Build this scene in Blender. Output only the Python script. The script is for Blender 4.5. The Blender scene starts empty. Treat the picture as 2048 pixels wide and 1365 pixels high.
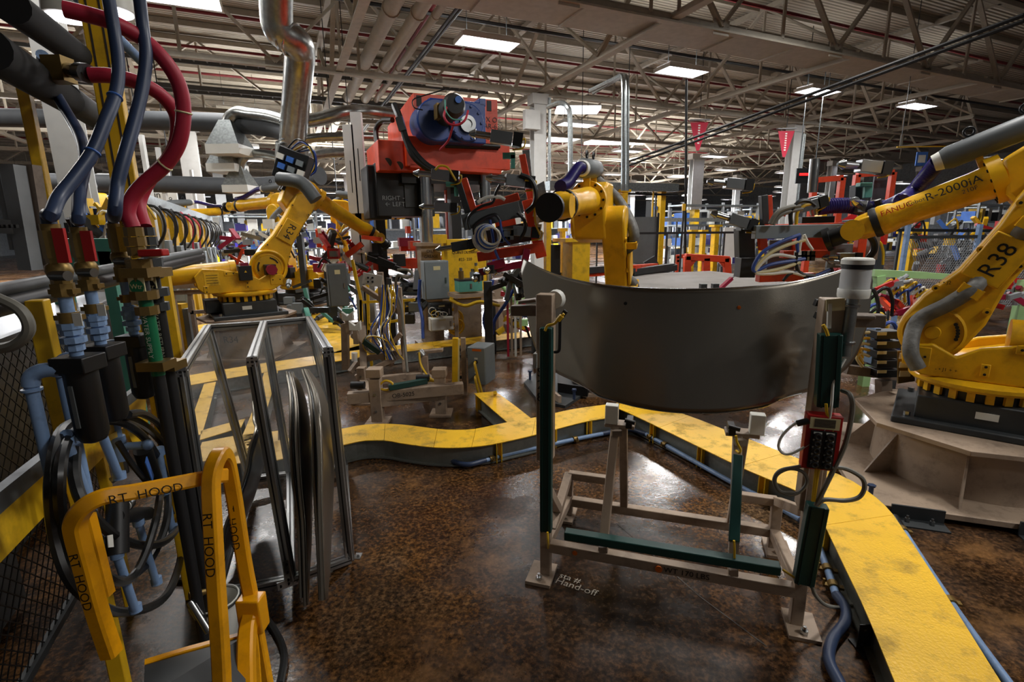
import bpy, math, random
from mathutils import Vector as V, Matrix
random.seed(7)
R_ = math.radians
SC = bpy.context.scene
COL = SC.collection
# ---------------------------------------------------------------- camera
FPX, EYE, PITCH, ROLL = 1000.0, 1.7, math.atan(.2213), R_(-.77)
cf = V((0, math.cos(PITCH), -math.sin(PITCH)))
cr0 = V((1, 0, 0)); cu0 = cr0.cross(cf)
cr = cr0 * math.cos(ROLL) + cu0 * math.sin(ROLL)
cu = cu0 * math.cos(ROLL) - cr0 * math.sin(ROLL)
CO = V((0, 0, EYE))
cd = bpy.data.cameras.new('camera'); cam = bpy.data.objects.new('camera', cd); COL.objects.link(cam)
cam.matrix_world = Matrix((( cr.x, cu.x, -cf.x, CO.x), (cr.y, cu.y, -cf.y, CO.y), (cr.z, cu.z, -cf.z, CO.z), (0, 0, 0, 1)))
cd.sensor_width = 36; cd.lens = 36 * FPX / 2048; cd.clip_start = .05; cd.clip_end = 300
SC.camera = cam
# ---------------------------------------------------------------- world, exposure
wd = bpy.data.worlds.new('world'); SC.world = wd; wd.use_nodes = True
wd.node_tree.nodes['Background'].inputs[0].default_value = (.66, .66, .66, 1)
wd.node_tree.nodes['Background'].inputs[1].default_value = .16
SC.view_settings.view_transform = 'Standard'; SC.view_settings.look = 'None'
SC.view_settings.gamma = 1; SC.view_settings.use_curve_mapping = False
SC.view_settings.exposure = -0.18
LAMP_W = 340.0      # watts of one high bay lamp
LAMP_E = 14.0       # emission of its diffuser
# building axes: A runs away from the camera, B to the right
AX = V((-.4067, .9135, 0)); BX = V((.9135, .4067, 0)); Z = V((0, 0, 1))
def ray(x, y): return cf + cr * ((x - 1024) / FPX) - cu * ((y - 682.5) / FPX)
def G(x, y, z=0.0):
    r = ray(x, y); return CO + r * ((z - EYE) / r.z)
def P(x, y, Y):
    r = ray(x, y); return CO + r * (Y / r.y)
def PLN(x, y, p0, n):
    r = ray(x, y); return CO + r * ((p0 - CO).dot(n) / r.dot(n))
def FA(x, y, a): return PLN(x, y, AX * a, AX)
def FB(x, y, b): return PLN(x, y, BX * b, BX)
def AB(a, b, z=0.0): return AX * a + BX * b + Z * z
# ---------------------------------------------------------------- materials
def lin(h):
    h = h.lstrip('#'); o = []
    for i in (0, 2, 4):
        c = int(h[i:i+2], 16) / 255
        o.append(c / 12.92 if c <= .04045 else ((c + .055) / 1.055) ** 2.4)
    return (*o, 1)
MT = {}
def mat(name, col, rough=.5, metal=0.0, var=.25, scale=6.0, dirt=None, dscale=3.0, damt=.5, bump=0.0, bscale=60.0, emit=None, es=1.0, aniso=0, alpha=1, trans=0, coat=0):
    m = bpy.data.materials.new(name); m.use_nodes = True; nt = m.node_tree; n = nt.nodes; L = nt.links.new
    b = n['Principled BSDF']
    b.inputs['Metallic'].default_value = metal; b.inputs['Roughness'].default_value = rough
    tc = n.new('ShaderNodeTexCoord')
    nz = n.new('ShaderNodeTexNoise'); nz.inputs['Scale'].default_value = scale; nz.inputs['Detail'].default_value = 6
    L(tc.outputs['Object'], nz.inputs['Vector'])
    c = lin(col)
    mr = n.new('ShaderNodeMapRange'); mr.inputs[1].default_value = .3; mr.inputs[2].default_value = .7
    mr.inputs[3].default_value = 1 - var; mr.inputs[4].default_value = 1 + var * .5
    L(nz.outputs['Fac'], mr.inputs[0])
    mx = n.new('ShaderNodeMix'); mx.data_type = 'RGBA'; mx.blend_type = 'MULTIPLY'; mx.inputs[0].default_value = 1
    mx.inputs[6].default_value = c; L(mr.outputs[0], mx.inputs[7]); out = mx.outputs[2]
    if dirt:
        dz = n.new('ShaderNodeTexNoise'); dz.inputs['Scale'].default_value = dscale; dz.inputs['Detail'].default_value = 9; dz.inputs['Roughness'].default_value = .7
        L(tc.outputs['Object'], dz.inputs['Vector'])
        rp = n.new('ShaderNodeMapRange'); rp.inputs[1].default_value = .5; rp.inputs[2].default_value = .72; rp.inputs[3].default_value = 0; rp.inputs[4].default_value = damt
        L(dz.outputs['Fac'], rp.inputs[0])
        m2 = n.new('ShaderNodeMix'); m2.data_type = 'RGBA'; L(rp.outputs[0], m2.inputs[0]); L(out, m2.inputs[6]); m2.inputs[7].default_value = lin(dirt); out = m2.outputs[2]
        r2 = n.new('ShaderNodeMapRange'); r2.inputs[3].default_value = rough; r2.inputs[4].default_value = min(1, rough + .35); L(rp.outputs[0], r2.inputs[0]); L(r2.outputs[0], b.inputs['Roughness'])
    L(out, b.inputs['Base Color'])
    if bump:
        bz = n.new('ShaderNodeTexNoise'); bz.inputs['Scale'].default_value = bscale; bz.inputs['Detail'].default_value = 3
        L(tc.outputs['Object'], bz.inputs['Vector'])
        bp = n.new('ShaderNodeBump'); bp.inputs['Strength'].default_value = bump; bp.inputs['Distance'].default_value = .01
        L(bz.outputs['Fac'], bp.inputs['Height']); L(bp.outputs[0], b.inputs['Normal'])
    if emit:
        b.inputs['Emission Color'].default_value = lin(emit); b.inputs['Emission Strength'].default_value = es
    if aniso: b.inputs['Anisotropic'].default_value = aniso
    if trans: b.inputs['Transmission Weight'].default_value = trans
    if alpha < 1: b.inputs['Alpha'].default_value = alpha
    if coat: b.inputs['Coat Weight'].default_value = coat
    MT[name] = m; return m
mat('yellow', '#e8b81c', .38, var=.12, dirt='#5a4310', dscale=5, damt=.55)
mat('yellow_robot', '#e6b01a', .33, var=.15, dirt='#6b4d10', dscale=4, damt=.45)
mat('yellow_tray', '#f2bf26', .42, var=.1, scale=3, dirt='#4a3b12', dscale=7, damt=.75, bump=.25, bscale=90)
mat('yellow_cart', '#e09a08', .28, var=.08, dirt='#5a3d08', dscale=9, damt=.4)
mat('orange', '#d8421a', .42, var=.15, dirt='#59220f', dscale=4, damt=.45)
mat('red', '#b01616', .4, var=.1)
mat('crimson', '#8f1434', .35, var=.2, dirt='#3a0a18', damt=.5)
mat('red_pipe', '#7a1a22', .6)
mat('red_hose', '#b0243c', .5, var=.1, dirt='#5a1520', damt=.3)
mat('blue_hose', '#2b3a57', .42, var=.15)
mat('blue_cable', '#2b4a9a', .45, var=.15)
mat('blue_pipe', '#7f9cc4', .4, var=.12, dirt='#46566c', dscale=12, damt=.6)
mat('blue_machine', '#1f3f86', .4, var=.15, dirt='#15203a', damt=.5)
mat('blue_light', '#3f6fc0', .5)
mat('tan_paint', '#a38f7b', .48, var=.12, dirt='#544840', dscale=9, damt=.6)
mat('tan_dark', '#75675a', .55, var=.15, dirt='#3c342f', dscale=7, damt=.6)
mat('beige_steel', '#a8a193', .6, var=.12)
mat('white_steel', '#b9b9b6', .55, var=.08, dirt='#8a877f', damt=.3)
mat('grey_box', '#7d868a', .42, var=.08, dirt='#4d5356', damt=.35)
mat('grey_paint', '#5c6163', .5, var=.12, dirt='#3a3c3d', damt=.5)
mat('dark_grey', '#2d3133', .5, var=.2, dirt='#4b4741', damt=.3)
mat('black', '#101112', .45, var=.2)
mat('matte_black', '#0c0c0d', .9, var=.1)
mat('black_rubber', '#17181a', .55, var=.2)
mat('black_hose', '#1a1b1c', .38, var=.2)
mat('grey_hose', '#77756c', .5, var=.1)
mat('steel', '#9a9c9c', .32, 1, var=.12)
mat('bright_steel', '#b9bcbd', .22, 1, var=.1, dirt='#6d6f70', damt=.3)
mat('galvanised', '#9aa0a0', .38, .9, var=.3, scale=25)
mat('duct_metal', '#a7a9a6', .3, .95, var=.25, scale=14)
mat('aluminium', '#a9abab', .33, .9, var=.1, dirt='#6f7172', damt=.4)
mat('tray_metal', '#82857f', .42, .6, var=.2, dirt='#4c4a44', dscale=6, damt=.6)
mat('hood_metal', '#918b80', .34, .92, var=.05, scale=2, bump=.06, bscale=260)
mat('hood_dark', '#707377', .28, .95, var=.06, scale=2)
mat('green_channel', '#0f3a35', .42, var=.12)
mat('teal', '#5aa08f', .45, var=.1, dirt='#33554d', damt=.4)
mat('pale_green', '#9cc487', .5, var=.1)
mat('green_label', '#0f6b45', .4, var=.02)
mat('brass', '#8a713f', .42, .7, var=.25, dirt='#4a3d25', damt=.5)
mat('white_plastic', '#dcdcd4', .45, var=.05)
mat('white_paint', '#d8d8d4', .5, var=.05)
mat('grey_dull', '#34373a', .75, var=.15)
mat('cream_label', '#d9cfa0', .5, var=.05)
mat('yellow_cable', '#d9b020', .42, var=.08)
mat('orange_light', '#d96a10', .5, var=.05)
mat('purple_hose', '#2a2268', .35, var=.1)
mat('grey_sleeve', '#6b6b68', .6, .2, var=.35, scale=14, bump=.5, bscale=25)
mat('ink', '#0c0b0a', .6, var=.05)
mat('ink_faint', '#3a332c', .6, var=.2)
mat('chalk', '#b8b0a0', .8, var=.2, scale=40)
mat('plank_top', '#6f6860', .6, var=.15, dirt='#3f3a36', damt=.4)
mat('far_grey', '#8b8f92', .6, var=.25)
mat('far_dark', '#3b4048', .6, var=.35)
mat('concrete', '#8d847a', .7, var=.2)
mat('screen_blue', '#2a3cc0', .4, emit='#2a3cd0', es=.6)
mat('led_red', '#c01010', .4, emit='#ff2020', es=3)
mat('lamp_glow', '#ffffff', .5, emit='#f4f2ff', es=LAMP_E)
mat('lamp_glow_far', '#ffffff', .5, emit='#f6f4ff', es=4.5)
mat('sky_glow', '#ffffff', .5, emit='#fbfaff', es=3.0)
mat('clear_plastic', '#e8ecee', .12, var=.02, alpha=.14)
mat('lens_plastic', '#e4e6e8', .25, var=.03, alpha=.62)
# ---------------------------------------------------------------- mesh builder
def frame(d, up=None):
    d = d.normalized(); u = up if up is not None else Z
    if abs(d.dot(u.normalized())) > .98: u = V((0, 1, 0)) if abs(d.y) < .9 else V((1, 0, 0))
    s = d.cross(u).normalized(); return s, s.cross(d).normalized()
def smooth(pts, k=5):
    pts = [V(p) for p in pts]; q = [pts[0] * 2 - pts[1]] + pts + [pts[-1] * 2 - pts[-2]]; o = []
    for i in range(1, len(q) - 2):
        a, b, c, d = q[i-1:i+3]
        for j in range(k):
            t = j / k
            o.append(.5 * ((2 * b) + (c - a) * t + (2*a - 5*b + 4*c - d) * t*t + (3*b - a - 3*c + d) * t**3))
    o.append(pts[-1]); return o
WM = {}
class MB:
    def __init__(s): s.v = []; s.f = []
    def add(s, vs, fs):
        k = len(s.v); s.v += [V(p) for p in vs]; s.f += [tuple(i + k for i in f) for f in fs]; return s
    def obox(s, c, x, y, z):
        c, x, y, z = V(c), V(x), V(y), V(z)
        vs = [c + x*i + y*j + z*k for k in (-1, 1) for j in (-1, 1) for i in (-1, 1)]
        fs = [(0,2,3,1),(4,5,7,6),(0,1,5,4),(2,6,7,3),(0,4,6,2),(1,3,7,5)]
        if x.cross(y).dot(z) < 0: fs = [f[::-1] for f in fs]
        return s.add(vs, fs)
    def box(s, c, sx, sy, sz, yaw=0):
        x = V((math.cos(yaw), math.sin(yaw), 0)); y = V((-x.y, x.x, 0))
        return s.obox(c, x*sx/2, y*sy/2, Z*sz/2)
    def bar(s, p, q, w, h=None, up=None):
        p, q = V(p), V(q); d = q - p
        if d.length < 1e-6: return s
        a, b = frame(d, up); h = h or w
        return s.obox((p+q)/2, d/2, a*w/2, b*h/2)
    def cyl(s, p, q, r, r2=None, n=16):
        p, q = V(p), V(q); r2 = r if r2 is None else r2
        return s.lathe([(0, 0), (r, 0), (r2, 1), (0, 1)], p, q - p, n, unit=False)
    def lathe(s, prof, p, ax, n=20, unit=True):
        p, ax = V(p), V(ax); a, b = frame(ax); d = ax.normalized() if unit else ax
        vs = []; rows = []
        for r, h in prof:
            c = p + d * h
            if r < 1e-7: rows.append([len(vs)]); vs.append(c)
            else:
                rows.append(list(range(len(vs), len(vs)+n)))
                vs += [c + a * (r*math.cos(t*2*math.pi/n)) + b * (r*math.sin(t*2*math.pi/n)) for t in range(n)]
        fs = []
        for A, B in zip(rows, rows[1:]):
            for i in range(n):
                j = (i+1) % n
                if len(A) == 1 and len(B) == 1: break
                if len(A) == 1: fs.append((A[0], B[j], B[i]))
                elif len(B) == 1: fs.append((A[i], A[j], B[0]))
                else: fs.append((A[i], A[j], B[j], B[i]))
        # a x b points along -d or d: keep outward
        if a.cross(b).dot(ax) < 0: fs = [f[::-1] for f in fs]
        return s.add(vs, fs)
    def tube(s, pts, r, n=8, rib=0):
        pts = [V(p) for p in pts]; pts = [p for i, p in enumerate(pts) if i == 0 or (p - pts[i-1]).length > 1e-6]
        if len(pts) < 2: return s
        t = (pts[1]-pts[0]).normalized(); a, b = frame(t); vs = []; fs = []
        for i, p in enumerate(pts):
            nt = (pts[min(i+1, len(pts)-1)] - pts[max(i-1, 0)])
            nt = nt.normalized() if nt.length > 1e-9 else t
            a = (a - nt * a.dot(nt)).normalized(); b = nt.cross(a); t = nt
            rr = r * (1 + rib * (1 if i % 2 else -1))
            vs += [p + a*(rr*math.cos(k*2*math.pi/n)) + b*(rr*math.sin(k*2*math.pi/n)) for k in range(n)]
        m = len(pts)
        for i in range(m-1):
            for k in range(n):
                j = (k+1) % n; fs.append((i*n+k, i*n+j, (i+1)*n+j, (i+1)*n+k))
        fs.append(tuple(range(n))[::-1]); fs.append(tuple(range((m-1)*n, m*n)))
        return s.add(vs, fs)
    def hose(s, pts, r, n=8, k=5): return s.tube(smooth(pts, k), r, n)
    def prism(s, poly, vec):
        poly = [V(p) for p in poly]; vec = V(vec); n = len(poly)
        nn = V((0, 0, 0))
        for i in range(n): nn += poly[i].cross(poly[(i+1) % n])
        if nn.dot(vec) < 0: poly = poly[::-1]
        vs = poly + [p + vec for p in poly]
        fs = [tuple(range(n))[::-1], tuple(range(n, 2*n))] + [(i, (i+1) % n, n+(i+1) % n, n+i) for i in range(n)]
        return s.add(vs, fs)
    def ball(s, c, r, n=12, sz=1.0):
        m = n//2; return s.lathe([(r*math.sin(math.pi*i/m), -r*sz*math.cos(math.pi*i/m)) for i in range(m+1)], c, Z, n)
    def torus(s, c, ax, Rr, r, n=20, m=6, arc=1.0):
        a, b = frame(V(ax)); c = V(c)
        k = int(n*arc)+1 if arc < 1 else n+1
        return s.tube([c + a*(Rr*math.cos(i*2*math.pi/n)) + b*(Rr*math.sin(i*2*math.pi/n)) for i in range(k)], r, m)
    def sheet(s, grid, t=0.0, nrm=None):
        r, c = len(grid), len(grid[0]); vs = [p for row in grid for p in row]
        fs = [(i*c+j, i*c+j+1, (i+1)*c+j+1, (i+1)*c+j) for i in range(r-1) for j in range(c-1)]
        return s.add(vs, fs)
    def build(s, name, m, parent=None, label=None, kind=None, bevel=0.0, local=False, solid=0.0, ang=38):
        me = bpy.data.meshes.new(name)
        if parent is not None and not local:
            mi = WM[parent.name].inverted(); vs = [mi @ p for p in s.v]; org = None
        elif parent is None:
            lo = [min(p[i] for p in s.v) for i in range(3)]; hi = [max(p[i] for p in s.v) for i in range(3)]
            org = V(((lo[0]+hi[0])/2, (lo[1]+hi[1])/2, lo[2])); vs = [p - org for p in s.v]
        else: vs = s.v; org = None
        me.from_pydata([tuple(p) for p in vs], [], s.f)
        me.materials.append(MT[m] if isinstance(m, str) else m)
        me.polygons.foreach_set('use_smooth', [True] * len(me.polygons))
        me.update()
        try: me.set_sharp_from_angle(angle=R_(ang))
        except Exception: pass
        o = bpy.data.objects.new(name, me); COL.objects.link(o)
        if parent is not None: o.parent = parent; WM[o.name] = WM[parent.name].copy()
        else: o.location = org; WM[o.name] = Matrix.Translation(org)
        if label: o['label'] = label
        if kind: o['kind'] = kind
        if solid:
            md = o.modifiers.new('solid', 'SOLIDIFY'); md.thickness = solid; md.offset = 0
        if bevel:
            md = o.modifiers.new('bevel', 'BEVEL'); md.width = bevel; md.segments = 2; md.limit_method = 'ANGLE'; md.angle_limit = R_(40)
        return o
def thing(name, label, cat, loc=(0, 0, 0), rz=0.0, group=None, kind=None):
    o = bpy.data.objects.new(name, None); COL.objects.link(o); o.location = loc; o.rotation_euler = (0, 0, rz)
    o.empty_display_size = .1
    WM[o.name] = Matrix.Translation(V(loc)) @ Matrix.Rotation(rz, 4, 'Z')
    o['label'] = label
    if cat: o['category'] = cat
    if group: o['group'] = group
    if kind: o['kind'] = kind
    return o
def tag(o, label, cat, group=None, kind=None):
    o['label'] = label; o['category'] = cat
    if group: o['group'] = group
    if kind: o['kind'] = kind
    return o
KIDS = {}
def copy_tree(o, parent=None, loc=None, rz=None, label=None):
    c = o.copy(); COL.objects.link(c)
    if parent is not None: c.parent = parent
    if loc is not None: c.location = loc
    if rz is not None: c.rotation_euler = (0, 0, rz)
    if label: c['label'] = label
    WM[c.name] = Matrix.Translation(c.location) @ Matrix.Rotation(c.rotation_euler.z, 4, 'Z') if parent is None else WM[parent.name].copy()
    for ch in list(o.children): copy_tree(ch, c)
    return c
def text(s, parent, c, xd, yd, size, m='ink', name='lettering', label=None, off=.002, squeeze=1.0, ext=.0006):
    cu_ = bpy.data.curves.new('t', 'FONT'); cu_.body = s; cu_.size = 1; cu_.align_x = 'CENTER'; cu_.align_y = 'CENTER'; cu_.resolution_u = 3
    ob = bpy.data.objects.new('t', cu_); COL.objects.link(ob)
    me = ob.to_mesh(); xd = V(xd).normalized(); yd = V(yd).normalized(); nd = xd.cross(yd)
    b = MB(); vs = [V(c) + xd*(v.co.x*size*squeeze) + yd*(v.co.y*size) + nd*off for v in me.vertices]
    fs = [tuple(p.vertices) for p in me.polygons]; b.add(vs, fs)
    ob.to_mesh_clear(); bpy.data.objects.remove(ob); bpy.data.curves.remove(cu_)
    return b.build(name, m, parent, label)
def arr(s): return [V(p) for p in s]
# ================================================================ lamps (grid of high bay fixtures)
def area(loc, w, sx, sy, rz):
    ld = bpy.data.lights.new('lamp_or_fill_light', 'AREA'); ld.shape = 'RECTANGLE'; ld.size = sx; ld.size_y = sy; ld.energy = w; ld.color = (1.0, .975, .94)
    o = bpy.data.objects.new('lamp_or_fill_light', ld); COL.objects.link(o); o.location = loc; o.rotation_euler = (0, 0, rz); return o
BYAW = math.atan2(BX.y, BX.x)
def ceiling_lamp(a, b, label, group=None, z=6.0, light=True, glow='lamp_glow'):
    c = AB(a, b, z)
    t = thing('ceiling_lamp', label, 'lamp', c, BYAW, group)
    m = MB()
    m.prism([V((-.72, -.34, .02)), V((.72, -.34, .02)), V((.66, -.26, .12)), V((-.66, -.26, .12))], (0, .01, 0))
    m.obox((0, 0, .1), (.66, 0, 0), (0, .29, 0), (0, 0, .04)); m.obox((0, .33, .05), (.72, 0, 0), (0, .015, 0), (0, 0, .05)); m.obox((0, -.33, .05), (.72, 0, 0), (0, .015, 0), (0, 0, .05))
    m.obox((.71, 0, .05), (.012, 0, 0), (0, .33, 0), (0, 0, .05)); m.obox((-.71, 0, .05), (.012, 0, 0), (0, .33, 0), (0, 0, .05))
    m.build('housing', 'white_paint', t, local=True)
    MB().obox((0, 0, .03), (.69, 0, 0), (0, .31, 0), (0, 0, .008)).build('diffuser', glow, t, local=True)
    w = MB()
    for x in (-.5, .5): w.bar((x, 0, .14), (x, 0, 1.3), .012)
    w.build('hanging_wire', 'dark_grey', t, local=True)
    if light:
        l = area((0, 0, .0), LAMP_W, 1.36, .6, 0); l.parent = t
        u = area((0, 0, .2), LAMP_W * (.13 if b < 12 else .05), 1.3, .5, 0); u.rotation_euler = (math.pi, 0, 0); u.parent = t  # upward light added to brighten the roof, weaker at the right
    return t
row1 = ['ceiling lamp cut by the top edge above the red hoses', 'ceiling lamp hanging above the orange press head', 'ceiling lamp right of the main column, third of the front row', 'ceiling lamp above the second column, fourth of the front row', 'smallest lamp at the right end of the front row']
for j, (bb, lb) in enumerate(zip((-1.35, 4.85, 10.75, 16.5, 22.0), row1)): ceiling_lamp(12.1, bb, lb)
ceiling_lamp(21.7, -.95, 'small ceiling lamp shining above the galvanised duct elbow')
ceiling_lamp(16.9, -7.2, 'small ceiling lamp seen between the left yellow posts')
ceiling_lamp(12.1, -7.4, 'ceiling lamp at the left edge behind the dark pipes')
for a, b, w in ((7.3, -1.35, .5), (7.3, 10.75, .5), (-2.5, 4.85, .7), (-2.5, 10.75, .4), (-7.5, 4.85, .3), (2.5, 4.85, .75)):
        area(AB(a, b, 6.0), LAMP_W * w, 1.36, .6, BYAW)      # unseen fill lights added overhead and behind the camera
GL = 'far bright ceiling lamps'
far_lamp = None
for a in (17.2, 21.9, 26.6, 31.3, 36, 41, 47, 54, 62):
    for j in range(-4, 14):
        b = -1.3 + 5.85 * j
        if a < 18 and j not in (2, 6, 7): continue
        if a < 26 and -3 <= j <= 1: continue
        q = AB(a, b, 5.6); 
        if abs(q.x) > q.y * 1.08 or random.random() < .18: continue
        big = a < 36 and abs(j - 3) < 5
        if far_lamp is None:
            far_lamp = ceiling_lamp(a, b, 'white high bay lamp in the far part of the hall', GL, 5.5, light=False, glow='lamp_glow_far')
        else:
            c = copy_tree(far_lamp, loc=AB(a, b, 5.5 + random.choice((0, 0, -.5, -1.0))))
for a, b in ((26, 2), (26, 10), (26, 20), (38, 6), (38, 18), (38, 30), (24, -8), (50, 14), (30, 28)):   # what the far lamps give
    l = area(AB(a, b, 5.3), 4200, 3, 1.2, BYAW); l.data.color = (.92, .95, 1.0)
    u = area(AB(a, b, 5.0), 420, 3, 1.2, BYAW); u.rotation_euler = (math.pi, 0, BYAW)  # upward fill added to brighten the far roof
# ================================================================ floor
def floor_mat():
    m = bpy.data.materials.new('floor'); m.use_nodes = True; nt = m.node_tree; n = nt.nodes; L = nt.links.new; b = n['Principled BSDF']
    tc = n.new('ShaderNodeTexCoord')
    def noise(sc, det=6, ro=.6):
        z = n.new('ShaderNodeTexNoise'); z.inputs['Scale'].default_value = sc; z.inputs['Detail'].default_value = det; z.inputs['Roughness'].default_value = ro
        L(tc.outputs['Object'], z.inputs['Vector']); return z.outputs['Fac']
    def ramp(f, st):
        r = n.new('ShaderNodeValToRGB'); e = r.color_ramp.elements
        e[0].position, e[0].color = st[0][0], lin(st[0][1]); e[1].position, e[1].color = st[-1][0], lin(st[-1][1])
        for p, c in st[1:-1]:
            k = e.new(p); k.color = lin(c)
        L(f, r.inputs[0]); return r.outputs[0]
    def mixc(f, a_, b_, mode='MIX'):
        x = n.new('ShaderNodeMix'); x.data_type = 'RGBA'; x.blend_type = mode
        if hasattr(f, 'links'): L(f, x.inputs[0])
        else: x.inputs[0].default_value = f
        L(a_, x.inputs[6]); L(b_, x.inputs[7]); return x.outputs[2]
    big = ramp(noise(.9, 8, .62), [(.36, '#2b221a'), (.48, '#473526'), (.56, '#5e4529'), (.68, '#665644')])
    fine = ramp(noise(46, 4, .7), [(.35, '#4f463c'), (.5, '#a59b8d'), (.64, '#fff0d8')])
    vo = n.new('ShaderNodeTexVoronoi'); vo.inputs['Scale'].default_value = 55; L(tc.outputs['Object'], vo.inputs['Vector'])
    vr = ramp(vo.outputs['Distance'], [(.0, '#5f5348'), (.2, '#c8bba8'), (.5, '#ffffff')])
    c = mixc(1.0, big, fine, 'MULTIPLY'); c = mixc(.75, c, vr, 'MULTIPLY')
    st = ramp(noise(2.3, 9, .7), [(.55, '#000000'), (.66, '#ffffff')])
    sep = n.new('ShaderNodeSeparateColor'); L(st, sep.inputs[0])
    rgb = n.new('ShaderNodeRGB'); rgb.outputs[0].default_value = lin('#7c5a36')
    ml = n.new('ShaderNodeMath'); ml.operation = 'MULTIPLY'; ml.inputs[1].default_value = .3; L(sep.outputs[0], ml.inputs[0])
    c = mixc(ml.outputs[0], c, rgb.outputs[0])
    g = n.new('ShaderNodeMix'); g.data_type = 'RGBA'; g.blend_type = 'MULTIPLY'; g.inputs[0].default_value = 1; L(c, g.inputs[6]); g.inputs[7].default_value = (1.9, 1.85, 1.8, 1)
    L(g.outputs[2], b.inputs['Base Color'])
    mr = n.new('ShaderNodeMapRange'); mr.inputs[1].default_value = .35; mr.inputs[2].default_value = .68; mr.inputs[3].default_value = .12; mr.inputs[4].default_value = .42; b.inputs['Specular IOR Level'].default_value = .5
    L(noise(1.7, 7, .65), mr.inputs[0]); L(mr.outputs[0], b.inputs['Roughness'])
    bp = n.new('ShaderNodeBump'); bp.inputs['Strength'].default_value = .3; bp.inputs['Distance'].default_value = .0025
    L(noise(28, 5, .6), bp.inputs['Height']); L(bp.outputs[0], b.inputs['Normal'])
    MT['floor'] = m
floor_mat()
m = MB(); c = AB(28, 12)
m.box((c.x, c.y, -.1), 110, 100, .2, BYAW); m.build('floor', 'floor', kind='structure')
jt = MB()
for p, q in (((1233, 1047), (1401, 1195)), ((1401, 1195), (1534, 1294))):
    jt.bar(G(*p, .0005), G(*q, .0005), .006, .002)
jt.build('trim_floor_joint', 'ink_faint', kind='structure')
text('sta #', None, G(1140, 1158, .001), (.85, -.45, 0), (.45, .85, 0), .055, 'chalk', name='chalk_writing').update_tag()
tag(COL.objects[-1] if False else bpy.data.objects['chalk_writing'], 'upper line of white chalk writing on the floor beside the stand foot', 'writing')
o = text('Hand-off', None, G(1152, 1175, .001), (.85, -.45, 0), (.45, .85, 0), .06, 'chalk', name='chalk_writing')
tag(o, 'lower line of white chalk writing on the floor near the stand', 'writing')
# ================================================================ ceiling deck, joists, soffit panels
def deck_mat():
    m = bpy.data.materials.new('deck'); m.use_nodes = True; nt = m.node_tree; n = nt.nodes; L = nt.links.new; b = n['Principled BSDF']
    tc = n.new('ShaderNodeTexCoord'); mp = n.new('ShaderNodeMapping'); mp.inputs['Rotation'].default_value = (0, 0, -BYAW); L(tc.outputs['Object'], mp.inputs[0])
    w = n.new('ShaderNodeTexWave'); w.bands_direction = 'Y'; w.inputs['Scale'].default_value = 2.2; L(mp.outputs[0], w.inputs[0])
    r = n.new('ShaderNodeValToRGB'); r.color_ramp.elements[0].color = lin('#857e72'); r.color_ramp.elements[1].color = lin('#b3ab9a'); r.color_ramp.elements[0].position = .1; r.color_ramp.elements[1].position = .4
    L(w.outputs['Fac'], r.inputs[0]); L(r.outputs[0], b.inputs['Base Color']); b.inputs['Roughness'].default_value = .7
    bp = n.new('ShaderNodeBump'); bp.inputs['Strength'].default_value = .8; bp.inputs['Distance'].default_value = .05; L(w.outputs['Fac'], bp.inputs['Height']); L(bp.outputs[0], b.inputs['Normal'])
    MT['deck'] = m
deck_mat()
c = AB(28, 12)
MB().box((c.x, c.y, 8.2), 110, 100, .1, BYAW).build('ceiling', 'deck', kind='structure')
j = MB()
for k in range(44):
    a = 3.2 + 1.5 * k
    j.bar(AB(a, -22, 8.05), AB(a, 52, 8.05), .1, .16)
j.build('roof_joists', 'beige_steel', kind='stuff', label='rows of thin beige joists under the roof deck')['category'] = 'joists'
# soffit of smooth panels along truss a=9
for k in range(11):
    b0 = 1.9 + 2.0 * k
    m = MB(); m.prism([AB(9.1, b0, 5.97), AB(10.45, b0, 5.97), AB(10.45, b0 + 1.93, 5.97), AB(9.1, b0 + 1.93, 5.97)], (0, 0, .05))
    m.bar(AB(9.1, b0 + 1.96, 5.96), AB(10.45, b0 + 1.96, 5.96), .06)
    m.build('ceiling_panel', 'beige_steel', kind='structure')
# ================================================================ trusses
def truss(p0, p1, n, zb, zt, detail=True, w=.16):
    t = thing('roof_truss', 'beige steel roof truss of the hall ceiling', None, p0 + Z * zb, 0, kind='structure')
    MB().bar(p0 + Z*zb, p1 + Z*zb, w, .04).bar(p0 + Z*(zb+.07), p1 + Z*(zb+.07), .03, .13).build('bottom_chord', 'beige_steel', t)
    MB().bar(p0 + Z*zt, p1 + Z*zt, w, .14).build('top_chord', 'beige_steel', t)
    d = (p1 - p0) / n; allm = MB()
    for i in range(n):
        a, b, c = p0 + d*i, p0 + d*(i+.5), p0 + d*(i+1)
        seg = [(a + Z*(zb+.1), b + Z*zt, .12), (b + Z*zt, c + Z*(zb+.1), .12), (b + Z*zt, b + Z*(zb+.1), .06)]
        for s in seg:
            if detail: MB().bar(s[0], s[1], s[2], .06).build('web_member', 'beige_steel', t)
            else: allm.bar(s[0], s[1], s[2], .06)
        pl = MB().bar(a + Z*(zb+.08) - d*.06, a + Z*(zb+.08) + d*.06, .03, .3)
        allm.v and None
        if detail: pl.build('gusset_plate', 'beige_steel', t)
    if not detail: allm.build('web_members', 'beige_steel', t, kind='stuff')
for a, lo, hi, n, det in ((9, -6, 24, 8, True), (15, -12, 33, 11, True), (21, -16, 40, 10, False), (27, -18, 46, 11, False), (33, -20, 50, 12, False), (39, -20, 52, 12, False), (51, -20, 58, 13, False), (63, -20, 60, 13, False)):
    truss(AB(a, lo), AB(a, hi), n, 5.8, 8.0, det)
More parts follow.
